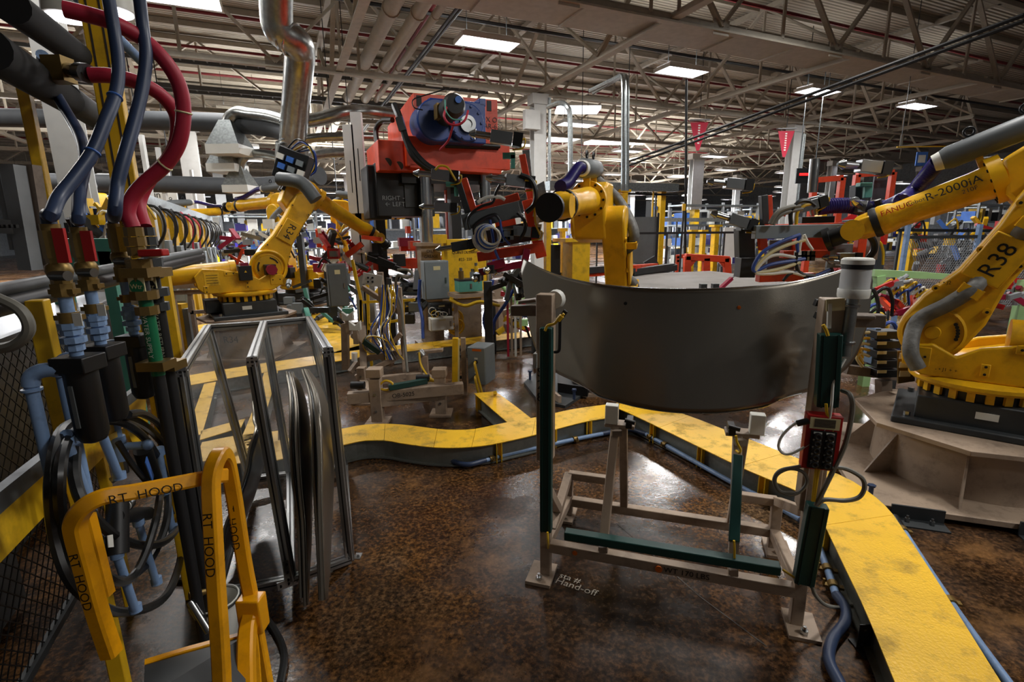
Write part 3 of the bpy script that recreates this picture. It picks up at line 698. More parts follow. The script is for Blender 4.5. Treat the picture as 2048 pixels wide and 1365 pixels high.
tA, bA, fA = tray('cable_trench', 'yellow covered cable trench with an S bend from the hood rack to the corner', [(545, 884), (600, 872), (650, 862)] + [c4(*p) for p in ((450,300),(600,270),(750,258),(900,262),(1030,276),(1200,298),(1300,304),(1420,303),(1520,290),(1730,245),(1960,205))] + [(1150, 818), (1241, 806)],
     [(550, 922), (600, 909), (650, 899)] + [c4(*p) for p in ((455,425),(600,390),(700,382),(820,386),(900,402),(1100,430),(1250,440),(1400,437),(1550,423),(1700,395),(1960,335))] + [(1160, 846), (1222, 835)],
     seams=(.30, .45, .56, .72), br=((.62, 1), (.8, 1), (.93, 1)))
tB, bB, fB = tray('cable_trench', 'long yellow covered cable trench running from the corner to the lower right', [(1236, 805), (1300, 815), (1363, 827), (1480, 872), (1590, 915), (1690, 955), (1745, 990), (1778, 1020), (1800, 1050), (1860, 1140), (1930, 1250), (2002, 1365), (2070, 1470)],
     [(1222, 812), (1270, 832), (1400, 895), (1480, 934), (1545, 962), (1600, 985), (1628, 1005), (1640, 1030), (1680, 1115), (1730, 1220), (1790, 1365), (1830, 1460)], seams=(.2, .42, .66), br=((.16, 1), (.33, 1), (.47, 1), (.60, 1), (.66, 1)))
tray('cable_trench', 'short yellow trench branch ending at the grey control box', [(990, 783), (1025, 808), (1061, 836)], [(948, 787), (982, 817), (1016, 846)], br=((.1, 1),))
tray('cable_trench', 'yellow covered trench crossing in front of the press', [(372, 752), (480, 734), (560, 722), (660, 708), (760, 695), (900, 680), (1072, 661), (1085, 660)], [(372, 772), (480, 753), (560, 741), (660, 725), (760, 710), (900, 693), (1074, 672), (1088, 671)], seams=(.3, .5, .62, .8), side='galvanised')
tray('cable_trench', 'yellow covered walkway trench leading to the left robots', [(598, 590), (640, 622), (680, 655), (722, 690)], [(570, 612), (610, 640), (640, 662), (668, 704)], seams=(.5,))
tray('cable_trench', 'yellow trench strip seen upright through the left rack panes', [(556, 742), (530, 830), (492, 925)], [(528, 746), (500, 835), (458, 930)])
tray('cable_trench', 'yellow trench strip slanting behind the left rack pane', [(432, 764), (418, 820), (404, 868)], [(408, 768), (386, 830), (366, 880)])
tray('cable_trench', 'yellow trench link between the two strips behind the rack', [(402, 862), (440, 851), (490, 838)], [(400, 880), (440, 868), (482, 855)])
tray('cable_trench', 'yellow trench end visible between the hoods in the rack', [(404, 885), (470, 872), (556, 862)], [(390, 925), (470, 915), (556, 905)])
tray('cable_trench', 'yellow trench beside the far left robot pedestal', [(352, 660), (400, 650), (432, 645)], [(345, 680), (400, 668), (440, 660)])
# blue conduits along the trenches
def pipe_run(name, label, pts, r, m='blue_pipe', clamps=(), cat='conduit', k=3):
    pl = smooth(pts, k); t = thing(name, label, cat, V(pts[0]) * 1.0)
    MB().tube(pl, r, 10).build('pipe', m, t)
    for u in clamps:
        i = min(len(pl)-2, int(u*(len(pl)-1))); p = pl[i]; d = (pl[i+1]-pl[i]).normalized()
        c = MB(); c.cyl(p - d*.018, p + d*.018, r*1.45, n=12); s_ = d.cross(Z).normalized(); c.bar(p - s_*r*2.4, p + s_*r*2.4, .025, .012); c.cyl(p + s_*r*2.2, p + s_*r*2.2 + Z*.03, .006, n=6)
        c.build('pipe_clamp', 'brass', t)
    return t
GZ = .035
pipe_run('conduit_run', 'light blue conduit along the left trench up to the corner', [G(972, 921, GZ), G(1010, 910, GZ), G(1090, 892, GZ), G(1150, 879, GZ), G(1205, 868, GZ)], .017, clamps=(.1, .5, .82))
pipe_run('conduit_run', 'light blue conduit along the right trench, middle stretch', [G(1292, 869, GZ), G(1330, 890, GZ), G(1450, 958, GZ), G(1540, 1005, GZ), G(1600, 1040, GZ)], .017, clamps=(.1, .33, .75))
pipe_run('conduit_run', 'light blue conduit along the right trench behind the stand foot', [G(1634, 1085, GZ), G(1655, 1140, GZ), G(1672, 1190, GZ)], .018, clamps=(.15, .55, .95))
pipe_run('conduit_run', 'light blue conduit on the far side of the right trench', [G(1806, 1062, .05), G(1850, 1130, .05), G(1900, 1205, .05), G(1960, 1290, .05), G(2030, 1385, .05)], .017, clamps=(.05, .5))
def flex(name, label, pts, r, m): return tag(MB().tube(smooth(pts, 6), r, 10).build(name, m), label, 'hose')
flex('flexible_conduit', 'dark blue flexible conduit bending out under the left trench', [G(886, 905, .06), G(905, 922, GZ), G(935, 930, GZ), G(972, 921, GZ)], .019, 'blue_hose')
flex('flexible_conduit', 'dark blue flexible conduit turning the corner below the hood', [G(1205, 868, GZ), G(1240, 861, GZ), G(1262, 860, GZ), G(1292, 869, GZ)], .019, 'blue_hose')
flex('flexible_conduit', 'dark blue flexible conduit behind the right stand leg', [G(1600, 1040, GZ), G(1622, 1055, GZ), G(1634, 1085, GZ)], .02, 'blue_hose')
flex('flexible_conduit', 'thick dark blue conduit curving to the bottom edge at right', [G(1672, 1190, GZ), G(1690, 1215, GZ), G(1690, 1245, GZ), G(1665, 1280, GZ), G(1658, 1320, GZ), G(1680, 1368, GZ), G(1700, 1400, GZ)], .022, 'blue_hose')
flex('flexible_conduit', 'short dark sleeve of conduit beyond the right trench bend', [G(1790, 1035, .05), G(1797, 1047, .05), G(1806, 1062, .05)], .02, 'black_hose')
t = thing('floor_bracket', 'small dark upright plate beside the right trench', 'bracket', G(1730, 1270))
MB().bar(G(1708, 1290, .0), G(1752, 1288, .0) , .006, .0).build('x', 'dark_grey', t) if False else None
q0 = G(1712, 1300); MB().bar(q0 + Z*.06, q0 + Z*.06 + V((.1, .0, 0)), .004, .12, Z).build('plate', 'dark_grey', t); MB().bar(q0 + V((0, .0, .004)), q0 + V((.1, 0, .004)), .1, .008, Z).build('foot', 'dark_grey', t)
for dx in (.02, .03): MB().cyl(q0 + V((.02, -.003, .1 if dx == .02 else .03)), q0 + V((.02, -.008, .1 if dx == .02 else .03)), .006, n=6).build('bolt', 'steel', t)
# ================================================================ aluminium rack with clear panes
# three bays walls: left, middle, right, each a frame plane leaning away from the camera; the front is open
rk = thing('panel_rack', 'aluminium profile rack with clear panes holding bare hoods', 'rack', G(520, 1050))
def rb(name, p, q, w=.04, **k):
    o = MB().bar(p, q, w, w).build(name, 'aluminium', rk, bevel=.003)
    d = (q-p); a, b = frame(d); g = MB()
    for s in (a, b, -a, -b): g.bar(p + s*w*.505 + d*.0, q + s*w*.505, w*.2, w*.02, s.cross(d) if False else None)
    return o
TLf = P(362, 742, 1.98); TMf = P(505, 722, 2.05); TRf = P(656, 703, 2.18)
TLb = P(416, 656, 3.0); TMb = P(528, 648, 3.1); TRb = P(618, 639, 3.25)
BLf = P(432, 1190, 1.95); BMf = P(582, 1160, 2.05); BRf = G(700, 1118, .02)
BLb = P(500, 960, 3.05); BMb = P(580, 948, 3.1); BRb = P(690, 935, 3.3)
pr = {}
def groove(o, p, q, w):
    d = q-p; a, b = frame(d)
    for s, u in ((a, b), (-a, b), (b, a), (-b, a)):
        g = MB()
        for e in (-1, 1): g.obox((p+q)/2 + s*w*.5 + u*w*.14*e, d/2, s*w*.03, u*w*.035)
        g.build('slot_lip', 'aluminium', o)
        MB().obox((p+q)/2 + s*w*.5, d/2, s*w*.008, u*w*.09).build('slot', 'ink', o)
for p, q in ((TLf, TLb), (TMf, TMb), (TRf, TRb), (TLb, TMb), (TMb, TRb), (TLf, BLf), (TMf, BMf), (TRf, BRf), (TLb, BLb), (TMb, BMb), (TRb, BRb), (BLf, BMf), (BMf, BRf), (BLf, BLb), (BMf, BMb), (BRf, BRb), (BLb, BRb)):
    o = rb('profile', p, q); groove(o, p, q, .04)
for c, dd in ((TMf, TMb-TMf), (TLf, TLb-TLf), (TRf, TRb-TRf)):
    n_ = -dd.normalized(); a, b = frame(n_)
    e = MB().obox(c + n_*.022, a*.021, b*.021, n_*.002).build('profile_end', 'aluminium', rk)
    MB().cyl(c + n_*.024, c + n_*.026, .006, n=8).build('bore', 'ink', e)
    for u in (a, -a, b, -b): MB().obox(c + n_*.025 + u*.016, a*.004, b*.004, n_*.001).build('end_slot', 'ink', e)
for p, q in ((TLf, TLb), (TMf, TMb), (TRf, TRb)):
    bq = {TLf: (BLf, BLb), TMf: (BMf, BMb), TRf: (BRf, BRb)} if False else None
def pane(a, b, c, d):
    m = MB(); cc = (a+b+c+d)/4; v = [cc + (x-cc)*.97 for x in (a, b, c, d)]; n_ = (v[1]-v[0]).cross(v[2]-v[0]).normalized()*.004
    m.prism(v, n_); return m.build('pane', 'clear_plastic', rk)
pane(TLf, TLb, BLb, BLf); pane(TMf, TMb, BMb, BMf); pane(TRf, TRb, BRb, BRf); pane(TLb, TMb, BMb, BLb); pane(TMb, TRb, BRb, BMb)
def cplate(c, d1, d2):
    o = MB().obox(c, d1*.06, d2*.02, d1.cross(d2)*.004).build('corner_plate', 'aluminium', rk)
    for s in (-.04, 0, .04): MB().cyl(c + d1*s - V((0, .004, 0)), c + d1*s - V((0, .009, 0)), .008, n=8).build('bolt', 'black', o)
dx = (BRf-BMf).normalized()
cplate(BRf + V((-.05, -.022, .0)), dx, Z); cplate(BRf + V((0, -.022, .06)), Z, dx); cplate(BMf + V((0, -.022, .0)), dx, Z); cplate(BMf + V((0, -.022, .06)), Z, dx)
fb = MB().box(G(716, 1113, .003), .035, .05, .006).build('floor_tab', 'aluminium', rk); MB().cyl(G(716, 1113, .006), G(716, 1113, .012), .008, n=6).build('bolt', 'steel', fb)
# hoods stacked on edge in the rack: each a bowed, double-edged panel seen from its side
def edge_hood(label, fr, bk, m='hood_dark', grp=None):
    """fr, bk: (x, y, Y) samples of the near and far outline from top to bottom"""
    F_ = smooth([P(*p) for p in fr], 4); B_ = smooth([P(*p) for p in bk], 4); n = 36
    F_ = respl(F_, n); B_ = respl(B_, n)
    t = thing('stored_hood', label, 'car hood', (F_[-1] + B_[-1])/2)
    g = []
    for i in range(n):
        row = []
        for k in range(13):
            u = k/12; p = F_[i].lerp(B_[i], u); bow = math.sin(math.pi*u)*.05*math.sin(math.pi*min(1, i/n*1.1+.05)); row.append(p + V((bow*.7, 0, 0)))
        g.append(row)
    MB().sheet(g).build('outer_panel', m, t, solid=.004, ang=50)
    g2 = [[p + V((-.016, .004, 0)) for k, p in enumerate(row)] for row in g]
    MB().sheet(g2).build('inner_panel', m, t, solid=.003, ang=50)
    rim = []
    for i in range(n): rim.append(F_[i] + V((-.009, -.003, 0)))
    MB().tube(rim, .0075, 6).build('hem_edge', 'hood_metal', t); return t
z2 = lambda X, Y, d: (340 + X/2.167, 600 + Y/2.167, d)
edge_hood('rear left hood of the four in the right rack bay', [z2(512, 312, 2.8), z2(530, 420, 2.45), z2(532, 600, 2.2), z2(540, 760, 2.1), z2(566, 960, 2.0), z2(578, 1290, 1.88)], [z2(535, 312, 3.0), z2(560, 420, 2.85), z2(575, 620, 2.7), z2(578, 900, 2.5), z2(580, 1100, 2.2), z2(582, 1285, 1.95)])
edge_hood('second hood from the left in the right rack bay', [z2(526, 318, 2.8), z2(552, 430, 2.4), z2(558, 600, 2.15), z2(568, 780, 2.05), z2(586, 980, 1.95), z2(596, 1325, 1.85)], [z2(515, 312, 3.0), z2(560, 360, 2.95), z2(590, 470, 2.9), z2(600, 620, 2.8), z2(606, 800, 2.6), z2(608, 980, 2.4), z2(606, 1150, 2.2), z2(600, 1320, 1.9)], 'hood_metal')
edge_hood('third hood from the left in the right rack bay with a stepped bright edge', [z2(580, 305, 2.8), z2(614, 410, 2.35), z2(628, 560, 2.12), z2(632, 740, 2.02), z2(646, 980, 1.92), z2(662, 1300, 1.83)], [z2(600, 302, 2.95), z2(640, 420, 2.75), z2(655, 600, 2.6), z2(660, 800, 2.4), z2(664, 1000, 2.2), z2(668, 1300, 1.9)])
edge_hood('rightmost hood in the rack, its wide grey face to the right', [z2(590, 303, 2.75), z2(632, 400, 2.3), z2(648, 540, 2.1), z2(656, 720, 2.0), z2(658, 960, 1.9), z2(672, 1300, 1.8)], [z2(600, 302, 3.0), z2(650, 380, 2.9), z2(685, 500, 2.8), z2(698, 650, 2.65), z2(700, 830, 2.45), z2(698, 1000, 2.3), z2(694, 1150, 2.1), z2(682, 1295, 1.85)], 'hood_metal')
edge_hood('single hood standing in the left rack bay behind the yellow cart', [z2(368, 420, 2.9), z2(372, 520, 2.7), z2(382, 560, 2.5), z2(355, 640, 2.4), z2(340, 740, 2.3), z2(300, 860, 2.2), z2(250, 980, 2.15), z2(215, 1150, 2.1)], [z2(385, 420, 3.0), z2(392, 560, 2.95), z2(396, 680, 2.9), z2(380, 800, 2.8), z2(340, 920, 2.6), z2(290, 1040, 2.4), z2(235, 1180, 2.2)])
# ================================================================ yellow cart frame lettered RT HOOD
ct = thing('hand_cart', 'glossy yellow tube hand cart lettered RT HOOD in the lower left', 'cart', P(330, 1400, 1.35))
def sqtube(pts, w, name, k=6, parent=ct, m='yellow_cart'):
    pl = smooth(pts, k) if k else [V(p) for p in pts]; mb = MB(); n = len(pl); vs = []; a = None
    for i, p in enumerate(pl):
        t = (pl[min(i+1, n-1)] - pl[max(i-1, 0)]).normalized()
        if a is None: a, b = frame(t)
        a = (a - t*a.dot(t)).normalized(); b = t.cross(a)
        h = w/2; c_ = .72
        vs += [p + a*x*h + b*y*h for x, y in ((c_, 1), (1, c_), (1, -c_), (c_, -1), (-c_, -1), (-1, -c_), (-1, c_), (-c_, 1))]
    fs = [(i*8+k_, i*8+(k_+1) % 8, (i+1)*8+(k_+1) % 8, (i+1)*8+k_) for i in range(n-1) for k_ in range(8)] + [tuple(range(8))[::-1], tuple(range((n-1)*8, n*8))]
    return mb.add(vs, fs).build(name, m, parent)
c3 = lambda X, Y, d: P(X/2.417, 800 + Y/2.417, d*.66)
sqtube([c3(540, 1230, 1.25), c3(470, 1020, 1.25), c3(410, 800, 1.25), c3(372, 660, 1.25), c3(365, 595, 1.25), c3(395, 535, 1.25), c3(450, 490, 1.26), c3(520, 465, 1.28), c3(640, 447, 1.32), c3(840, 408, 1.4), c3(1010, 375, 1.48), c3(1085, 368, 1.52)], .03, 'cross_hoop')
hoop = sqtube([c3(1075, 1420, 1.3), c3(1065, 1200, 1.32), c3(1045, 900, 1.36), c3(1028, 600, 1.4), c3(1020, 420, 1.43), c3(1030, 335, 1.45), c3(1055, 275, 1.48), c3(1075, 262, 1.52), c3(1095, 290, 1.56), c3(1112, 360, 1.58), c3(1140, 520, 1.6), c3(1180, 780, 1.6), c3(1220, 990, 1.58)], .029, 'side_hoop')
sqtube([c3(1222, 985, 1.57), c3(1210, 1060, 1.54), c3(1196, 1120, 1.5), c3(1190, 1250, 1.42), c3(1192, 1420, 1.34)], .034, 'rear_post', 3)
sqtube([c3(1225, 1000, 1.57), c3(1262, 1200, 1.55), c3(1300, 1420, 1.5)], .022, 'rear_brace', 2)
sqtube([c3(1218, 1040, 1.55), c3(1238, 1230, 1.5), c3(1250, 1420, 1.44)], .015, 'rear_brace', 2)
MB().obox(c3(1222, 1030, 1.56), V((.028, 0, 0)), V((0, .02, 0)), V((0, 0, .045))).build('weld_sleeve', 'yellow_cart', ct, bevel=.004)
sqtube([c3(1180, 1142, 1.5), c3(900, 1218, 1.42), c3(700, 1280, 1.36)], .016, 'deck_edge', 0)
MB().prism([c3(1180, 1146, 1.49), c3(700, 1284, 1.35), c3(690, 1450, 1.2), c3(1190, 1440, 1.3)], (0, 0, -.01)).build('deck', 'dark_grey', ct)
sqtube([c3(420, 560, 1.5), c3(470, 760, 1.5), c3(515, 940, 1.5)], .027, 'back_post', 2)
def ctext(s, c, xd, yd, size): text(s, ct, c, xd, yd, size, 'ink', off=.0155, squeeze=.95)
ctext('RT  HOOD', c3(700, 443, 1.335), c3(840, 410, 1.4) - c3(560, 462, 1.29), Z, .026)
ctext('RT  HOOD', c3(1030, 690, 1.37), c3(1045, 900, 1.36) - c3(1028, 600, 1.4), V((1, 0, .1)), .028)
ctext('RT  HOOD', c3(1139, 590, 1.6), c3(1180, 780, 1.6) - c3(1140, 520, 1.6), V((1, 0, .2)), .028)
ctext('RT  HOOD', c3(420, 860, 1.25), c3(470, 1020, 1.25) - c3(410, 800, 1.25), V((1, 0, .25)), .026)
# bucket
bk_ = thing('bucket', 'white plastic bucket with a black rim behind the yellow cart post', 'bucket', P(448, 1290, 1.75))
bc = P(446, 1285, 1.75)
MB().lathe([(0, 0), (.06, 0), (.085, .21), (.08, .21), (.057, .01), (0, .01)], bc, Z, 20).build('pail', 'white_plastic', bk_); MB().torus(bc + Z*.2, Z, .084, .006, 20, 6).build('rim', 'black', bk_)
# ================================================================ fence and guard rail at the far left (plane FB)
FBP = -.62
def L(x, y, b=FBP): return FB(x, y, b)
def post(name, label, xb, yb, xt, yt, Y, w=.08, d=.08, m='yellow', zlo=0, yaw=BYAW):
    b = P(xb, yb, Y); t_ = P(xt, yt, Y); t = thing(name, label, 'post', (b.x, b.y, zlo), yaw)
    MB().box((0, 0, (t_.z + zlo)/2 - zlo), w, d, t_.z - zlo).build('shaft', m, t, local=True, bevel=.004)
    return t, b, t_.z
tp, b_, zt = post('fence_post', 'tall yellow double channel post behind the blue and red hoses', 262, 430, 200, -5, 2.1, .085, .06)
for sx in (-.02, .02): MB().box((sx, -.031, 1.9), .006, .004, 2.2).build('slot', 'ink_faint', tp, local=True)
post('fence_post', 'tall weathered yellow post at the upper left, dark on one side', 100, 430, 45, 150, 2.0, .035, .045)
post('fence_post', 'orange yellow fence post beside the left filter, cut off below the rail', 118, 800, 66, 600, 1.45, .045, .05)
post('fence_post', 'short yellow fence post right of the water pipes', 340, 640, 320, 527, 2.75, .065, .065)
gl = thing('guard_rail', 'wide yellow guard plate along the mesh fence at lower left', 'guard rail', L(60, 1100))
gp = [(-60, 1195), (0, 1127), (100, 1022), (140, 975), (210, 905), (292, 822), (292, 778), (240, 815), (195, 860), (100, 925), (0, 1012), (-60, 1070)]
MB().prism([L(*p, -.72) for p in ((-60, 1195), (0, 1127), (100, 1022), (292, 830), (292, 785), (100, 940), (0, 1030), (-60, 1090))], BX * -.02).build('plate', 'yellow', gl)
MB().prism([L(*p, -.72) for p in ((-60, 1090), (0, 1030), (100, 940), (292, 785), (292, 765), (100, 905), (0, 985), (-60, 1040))], BX * -.03).build('top_lip', 'grey_paint', gl)
dm = thing('darkening_machine', 'dark machine body put in to darken the lower left behind the mesh fence', 'machine', AB(3.6, -1.95, 0))  # large dark body put in to block the bright floor and darken this corner
MB().obox(AB(3.6, -1.95, .6), AX*2.7, BX*.5, Z*.55).build('body', 'black', dm, bevel=.03); MB().obox(AB(2.3, -1.36, .35), AX*.5, BX*.1, Z*.3).build('side_box', 'dark_grey', dm, bevel=.02)
MB().tube(smooth([AB(1.4, -1.3, .9), AB(1.8, -1.25, .55), AB(2.1, -1.25, .8), AB(2.8, -1.3, .5)], 6), .02, 8).build('cable', 'grey_hose', dm); MB().obox(AB(2.9, -1.44, .9), AX*.2, BX*.01, Z*.12).build('panel', 'grey_paint', dm)
# mesh fence: diamond wires, countless
mf = thing('mesh_fence', 'black diamond mesh fence behind the pipes at left', 'fence', L(200, 1000, -1.0))
mm = MB(); a0, a1, z0, z1 = .4, 3.2, .15, 1.32
st_ = .062; k = 0
import itertools
nn_ = int((a1-a0 + z1-z0)/st_)
for i in range(nn_):
    for sgn in (1, -1):
        s0 = a0 - (z1-z0) + i*st_ if sgn == 1 else a0 + i*st_
        # line a = s0 + sgn*(z-z0)
        zs = [z0, z1]; as_ = [s0 + sgn*(z-z0) for z in zs]
        p, q_ = V((as_[0], z0, 0)), V((as_[1], z1, 0))
        def clip(p, q_):
            t0, t1 = 0, 1; dx_ = q_.x-p.x
            for lo, hi in ((a0, a1),):
                ta, tb = (lo-p.x)/dx_, (hi-p.x)/dx_
                if ta > tb: ta, tb = tb, ta
                t0, t1 = max(t0, ta), min(t1, tb)
            return (p.lerp(q_, t0), p.lerp(q_, t1)) if t1 > t0 else None
        r = clip(p, q_)
        if r: mm.bar(AB(r[0].x, -1.0, r[0].y), AB(r[1].x, -1.0, r[1].y), .0035)
mm.build('wire_mesh', 'black', mf, kind='stuff')
MB().bar(AB(a0, -1.0, z1), AB(a1, -1.0, z1), .03).build('top_rail', 'dark_grey', mf); MB().bar(AB(a0, -1.0, z0), AB(a1, -1.0, z0), .03).build('bottom_rail', 'dark_grey', mf)
# the dark stack of rails above the mesh
for (x0, y0, x1, y1, w, lb, mt) in ((-40, 620, 400, 515, .034, 'thick black rail sloping across the far left at mid height', 'black'), (-40, 588, 400, 503, .02, 'grey steel pipe rail just above the thick black rail', 'grey_paint')):
    p, q_ = P(x0, y0, 1.35), P(x1, y1, 3.3)
    tag(MB().cyl(p, q_, w, n=12).build('pipe_rail', mt), lb, 'rail')
tag(MB().bar(P(-60, 470, 1.5), P(-60, 470, 1.5)+V((.001, 0, 0)), .1).build('x', 'black') if False else MB().hose([P(-20, 590, 1.1), P(40, 620, 1.1), P(58, 660, 1.1), P(30, 690, 1.1), P(-20, 700, 1.1)], .012, 8).build('hose_end', 'grey_hose'), 'grey hose loop at the left edge below the black rail', 'hose')
# grey cabinet column at left edge
t = thing('machine_enclosure', 'grey slotted machine frame at the left edge', 'frame', P(50, 560, 1.9))
MB().bar(P(25, 330, 1.9), P(62, 540, 1.9), .05, .05).build('upright', 'far_grey', t); MB().bar(P(60, 330, 1.95), P(92, 530, 1.95), .05, .04).build('upright', 'tan_dark', t)
sp_ = MB().bar(P(-30, 452, 1.85), P(45, 455, 1.9), .03, .05).build('slotted_bar', 'far_grey', t)
for k in range(6): MB().bar(P(-20+10*k, 453, 1.83), P(-15+10*k, 453, 1.83), .012, .012).build('slot', 'ink', sp_)
MB().bar(P(-5, 330, 1.9), P(30, 500, 1.9), .02).build('strut', 'far_grey', t)
# ================================================================ pneumatic drops: hose, valve, pipe, clamps, filter
PL_ = -.5
def lp(x, y, b=PL_): return FB(x, y, b)
def down(p, y):        # vertical below/above point at pixel row y
    lo, hi = -1.0, 4.0
    for _ in range(40):
        z = (lo+hi)/2; q_ = V((p.x, p.y, z)); d = q_-CO; yy = 682.5 - FPX*d.dot(cu)/d.dot(cf)
        if yy > y: lo = z
        else: hi = z
    return V((p.x, p.y, z))
def drop_line(x, ytop, yvalve, ylab, yfil, lbl, tagm='red', dims=1.0, tail=None, hosepts=None, filt_dx=0):
    p = lp(x, yvalve)
    t = thing('air_drop', lbl, 'air line', down(p, 900))
    r = .0145
    zt, zc_, zl, zf = down(p, yvalve).z, down(p, ylab[0]).z, down(p, ylab[1]).z, down(p, yfil).z
    P0 = lambda z, dx=0, dy=0: V((p.x+dx, p.y+dy, z))
    MB().cyl(P0(zt-.02), P0(zt+.045), .024, n=8).cyl(P0(zt+.045), P0(zt+.06), .02, n=14).build('hose_fitting', 'brass', t)
    v = MB(); v.cyl(P0(zt-.08), P0(zt-.02), .021, n=8); v.ball(P0(zt-.05), .028, 12); v.cyl(P0(zt-.11), P0(zt-.08), .025, n=6); v.build('valve', 'brass', t)
    MB().bar(P0(zt-.03, .035, -.02), P0(zt+.05, .035, -.02), .028, .008, V((0, 1, 0))).build('valve_handle', tagm, t, label='red valve handle' if tagm == 'red' else 'yellow valve handle')
    MB().cyl(P0(zt-.06, .0, -.02), P0(zt-.06, .045, -.03), .012).build('handle_stem', 'steel', t)
    MB().cyl(P0(zf-.02), P0(zt-.1), r, n=12).build('pipe', 'blue_pipe', t)
    for z in (zc_, zl):
        c = MB(); c.cyl(P0(z-.013), P0(z+.013), r*1.5, n=12); c.bar(P0(z, -.028), P0(z, .032), .012, .024, V((0, 1, 0))); c.build('pipe_clamp', 'brass', t)
    MB().bar(P0(zl+.012, .03, -.012), P0(zl-.02, .03, -.012), .022, .002, V((0, 1, 0))).build('paper_label', 'white_plastic', t)
    u = MB(); 
    for k, (rr, dz) in enumerate(((.021, .1), (.026, .085), (.023, .07), (.027, .05), (.02, .03))): u.cyl(P0(zf+dz-.012), P0(zf+dz+.003), rr, n=8)
    u.build('union', 'blue_pipe', t)
    # filter housing
    fd = V((filt_dx, 0, 0)); c0 = P0(zf) + fd
    f = MB().box(c0 + V((0, 0, -.015)), .085, .075, .04).lathe([(0, 0), (.036, 0), (.036, -.17), (.028, -.19), (0, -.2)], c0 + V((0, 0, -.03)), Z, 18)
    fo_ = f.build('filter_bowl', 'black', t, bevel=.003)
    lb_ = c0 + V((.0, -.037, -.12)); MB().obox(lb_, V((.005, 0, 0)), V((0, .002, 0)), V((0, 0, .055))).build('sight_glass', 'grey_paint', fo_)
    # elbow pipe leaving on the left and going down
    e0 = c0 + V((-.03, -.02, -.025)); pts = [e0, e0 + V((-.035, -.012, 0)), e0 + V((-.055, -.02, -.012)), e0 + V((-.06, -.022, -.035))]
    MB().tube(smooth(pts, 4), r*1.25, 12).build('elbow', 'blue_pipe', t)
    q0_ = pts[-1]; MB().cyl(q0_ + V((0, 0, .02)), V((q0_.x, q0_.y, q0_.z-(tail or .4))), r, n=12).build('down_pipe', 'blue_pipe', t)
    MB().torus(q0_ + V((0, 0, -.01)), Z, r*1.2, .005, 14, 5).build('pipe_collar', 'blue_pipe', t)
    return t, P0(zt+.05), V((q0_.x, q0_.y, q0_.z-(tail or .4)))
d1, h1, e1 = drop_line(110, 0, 500, (583, 635), 715, 'leftmost blue air drop with black filter and red valve handle', 'red', tail=.5)
d2, h2, e2 = drop_line(165, 0, 500, (572, 617), 692, 'middle blue air drop with black filter and red valve handle', 'red', tail=.62)
d3, h3, e3 = drop_line(235, 0, 485, (556, 597), 672, 'right blue air drop with black filter and yellow valve handle', 'yellow', tail=.34)
tt = MB(); tt.cyl(e3 + V((0, 0, .05)), e3 + V((0, 0, -.04)), .022, n=12); tt.cyl(e3 + V((0, 0, .01)), e3 + V((.09, .0, .015)), .014, n=12); tt.ball(e3 + V((.1, 0, .016)), .019); tt.build('tee', 'blue_pipe', d3)
MB().cyl(e3 + V((0, 0, -.04)), e3 + V((.0, 0, -.09)), .014, n=8).cyl(e3 + V((-.005, 0, -.09)), e3 + V((-.035, -.02, -.11)), .013, n=8).build('quick_coupling', 'steel', d3)
text('SUPPLY', d3, h3 + V((.055, -.03, -.01)), (0, 0, -1), (1, 0, 0), .02)
MB().bar(h3 + V((.055, -.028, .04)), h3 + V((.055, -.028, -.06)), .03, .004, V((0, 1, 0))).build('yellow_tag', 'yellow_cable', d3)
MB().bar(h3 + V((.06, -.03, -.085)), h3 + V((.11, -.03, -.075)), .004, .035, Z).build('tag_plate', 'yellow_cable', d3)
def bigpipe(name, label, pts, r, m, bands=(), bm='grey_hose', k=6, n=14):
    pl = smooth(pts, k); t = thing(name, label, 'hose', pts[-1]); MB().tube(pl, r, n).build('tube', m, t)
    for u in bands:
        i = int(u*(len(pl)-2)); p = pl[i]; MB().torus(p, pl[i+1]-p, r*1.02, .003, 16, 5).build('tie', bm, t)
    return t
bigpipe('air_hose', 'dark blue hose arching down to the leftmost valve', [P(214, -20, 1.5), P(228, 60, 1.5), P(237, 130, 1.48), P(232, 185, 1.45), P(212, 240, 1.4), P(185, 305, 1.35), P(150, 355, 1.3), P(118, 395, 1.25), P(103, 430, 1.2), h1 + V((0, 0, .03)), h1], .0155, 'blue_hose', (.33, .52), 'blue_light')
bigpipe('air_hose', 'dark blue hose curling behind to the middle valve', [P(88, 120, 1.75), P(100, 165, 1.75), P(128, 215, 1.7), P(155, 262, 1.6), P(168, 300, 1.5), P(170, 330, 1.45), P(163, 365, 1.4), P(158, 400, 1.35), P(157, 440, 1.3), h2 + V((0, 0, .03)), h2], .0145, 'blue_hose')
bigpipe('air_hose', 'long dark blue hose dropping to the right valve', [P(277, -20, 1.6), P(285, 50, 1.6), P(292, 110, 1.58), P(286, 170, 1.55), P(270, 240, 1.5), P(250, 310, 1.45), P(235, 370, 1.42), P(229, 430, 1.4), h3 + V((0, 0, .03)), h3], .0165, 'blue_hose')
w1, w2 = P(266, 455, 1.62), P(290, 455, 1.7)
bigpipe('water_hose', 'upper red water hose arching out to the right', [P(128, 18, 1.5), P(170, 28, 1.52), P(225, 45, 1.55), P(285, 78, 1.6), P(330, 122, 1.62), P(358, 170, 1.64), P(367, 225, 1.65), P(358, 285, 1.65), P(330, 330, 1.65), P(290, 365, 1.64), P(265, 395, 1.63), P(256, 425, 1.62), w1], .021, 'red_hose', (.52, .68), 'cream_label')
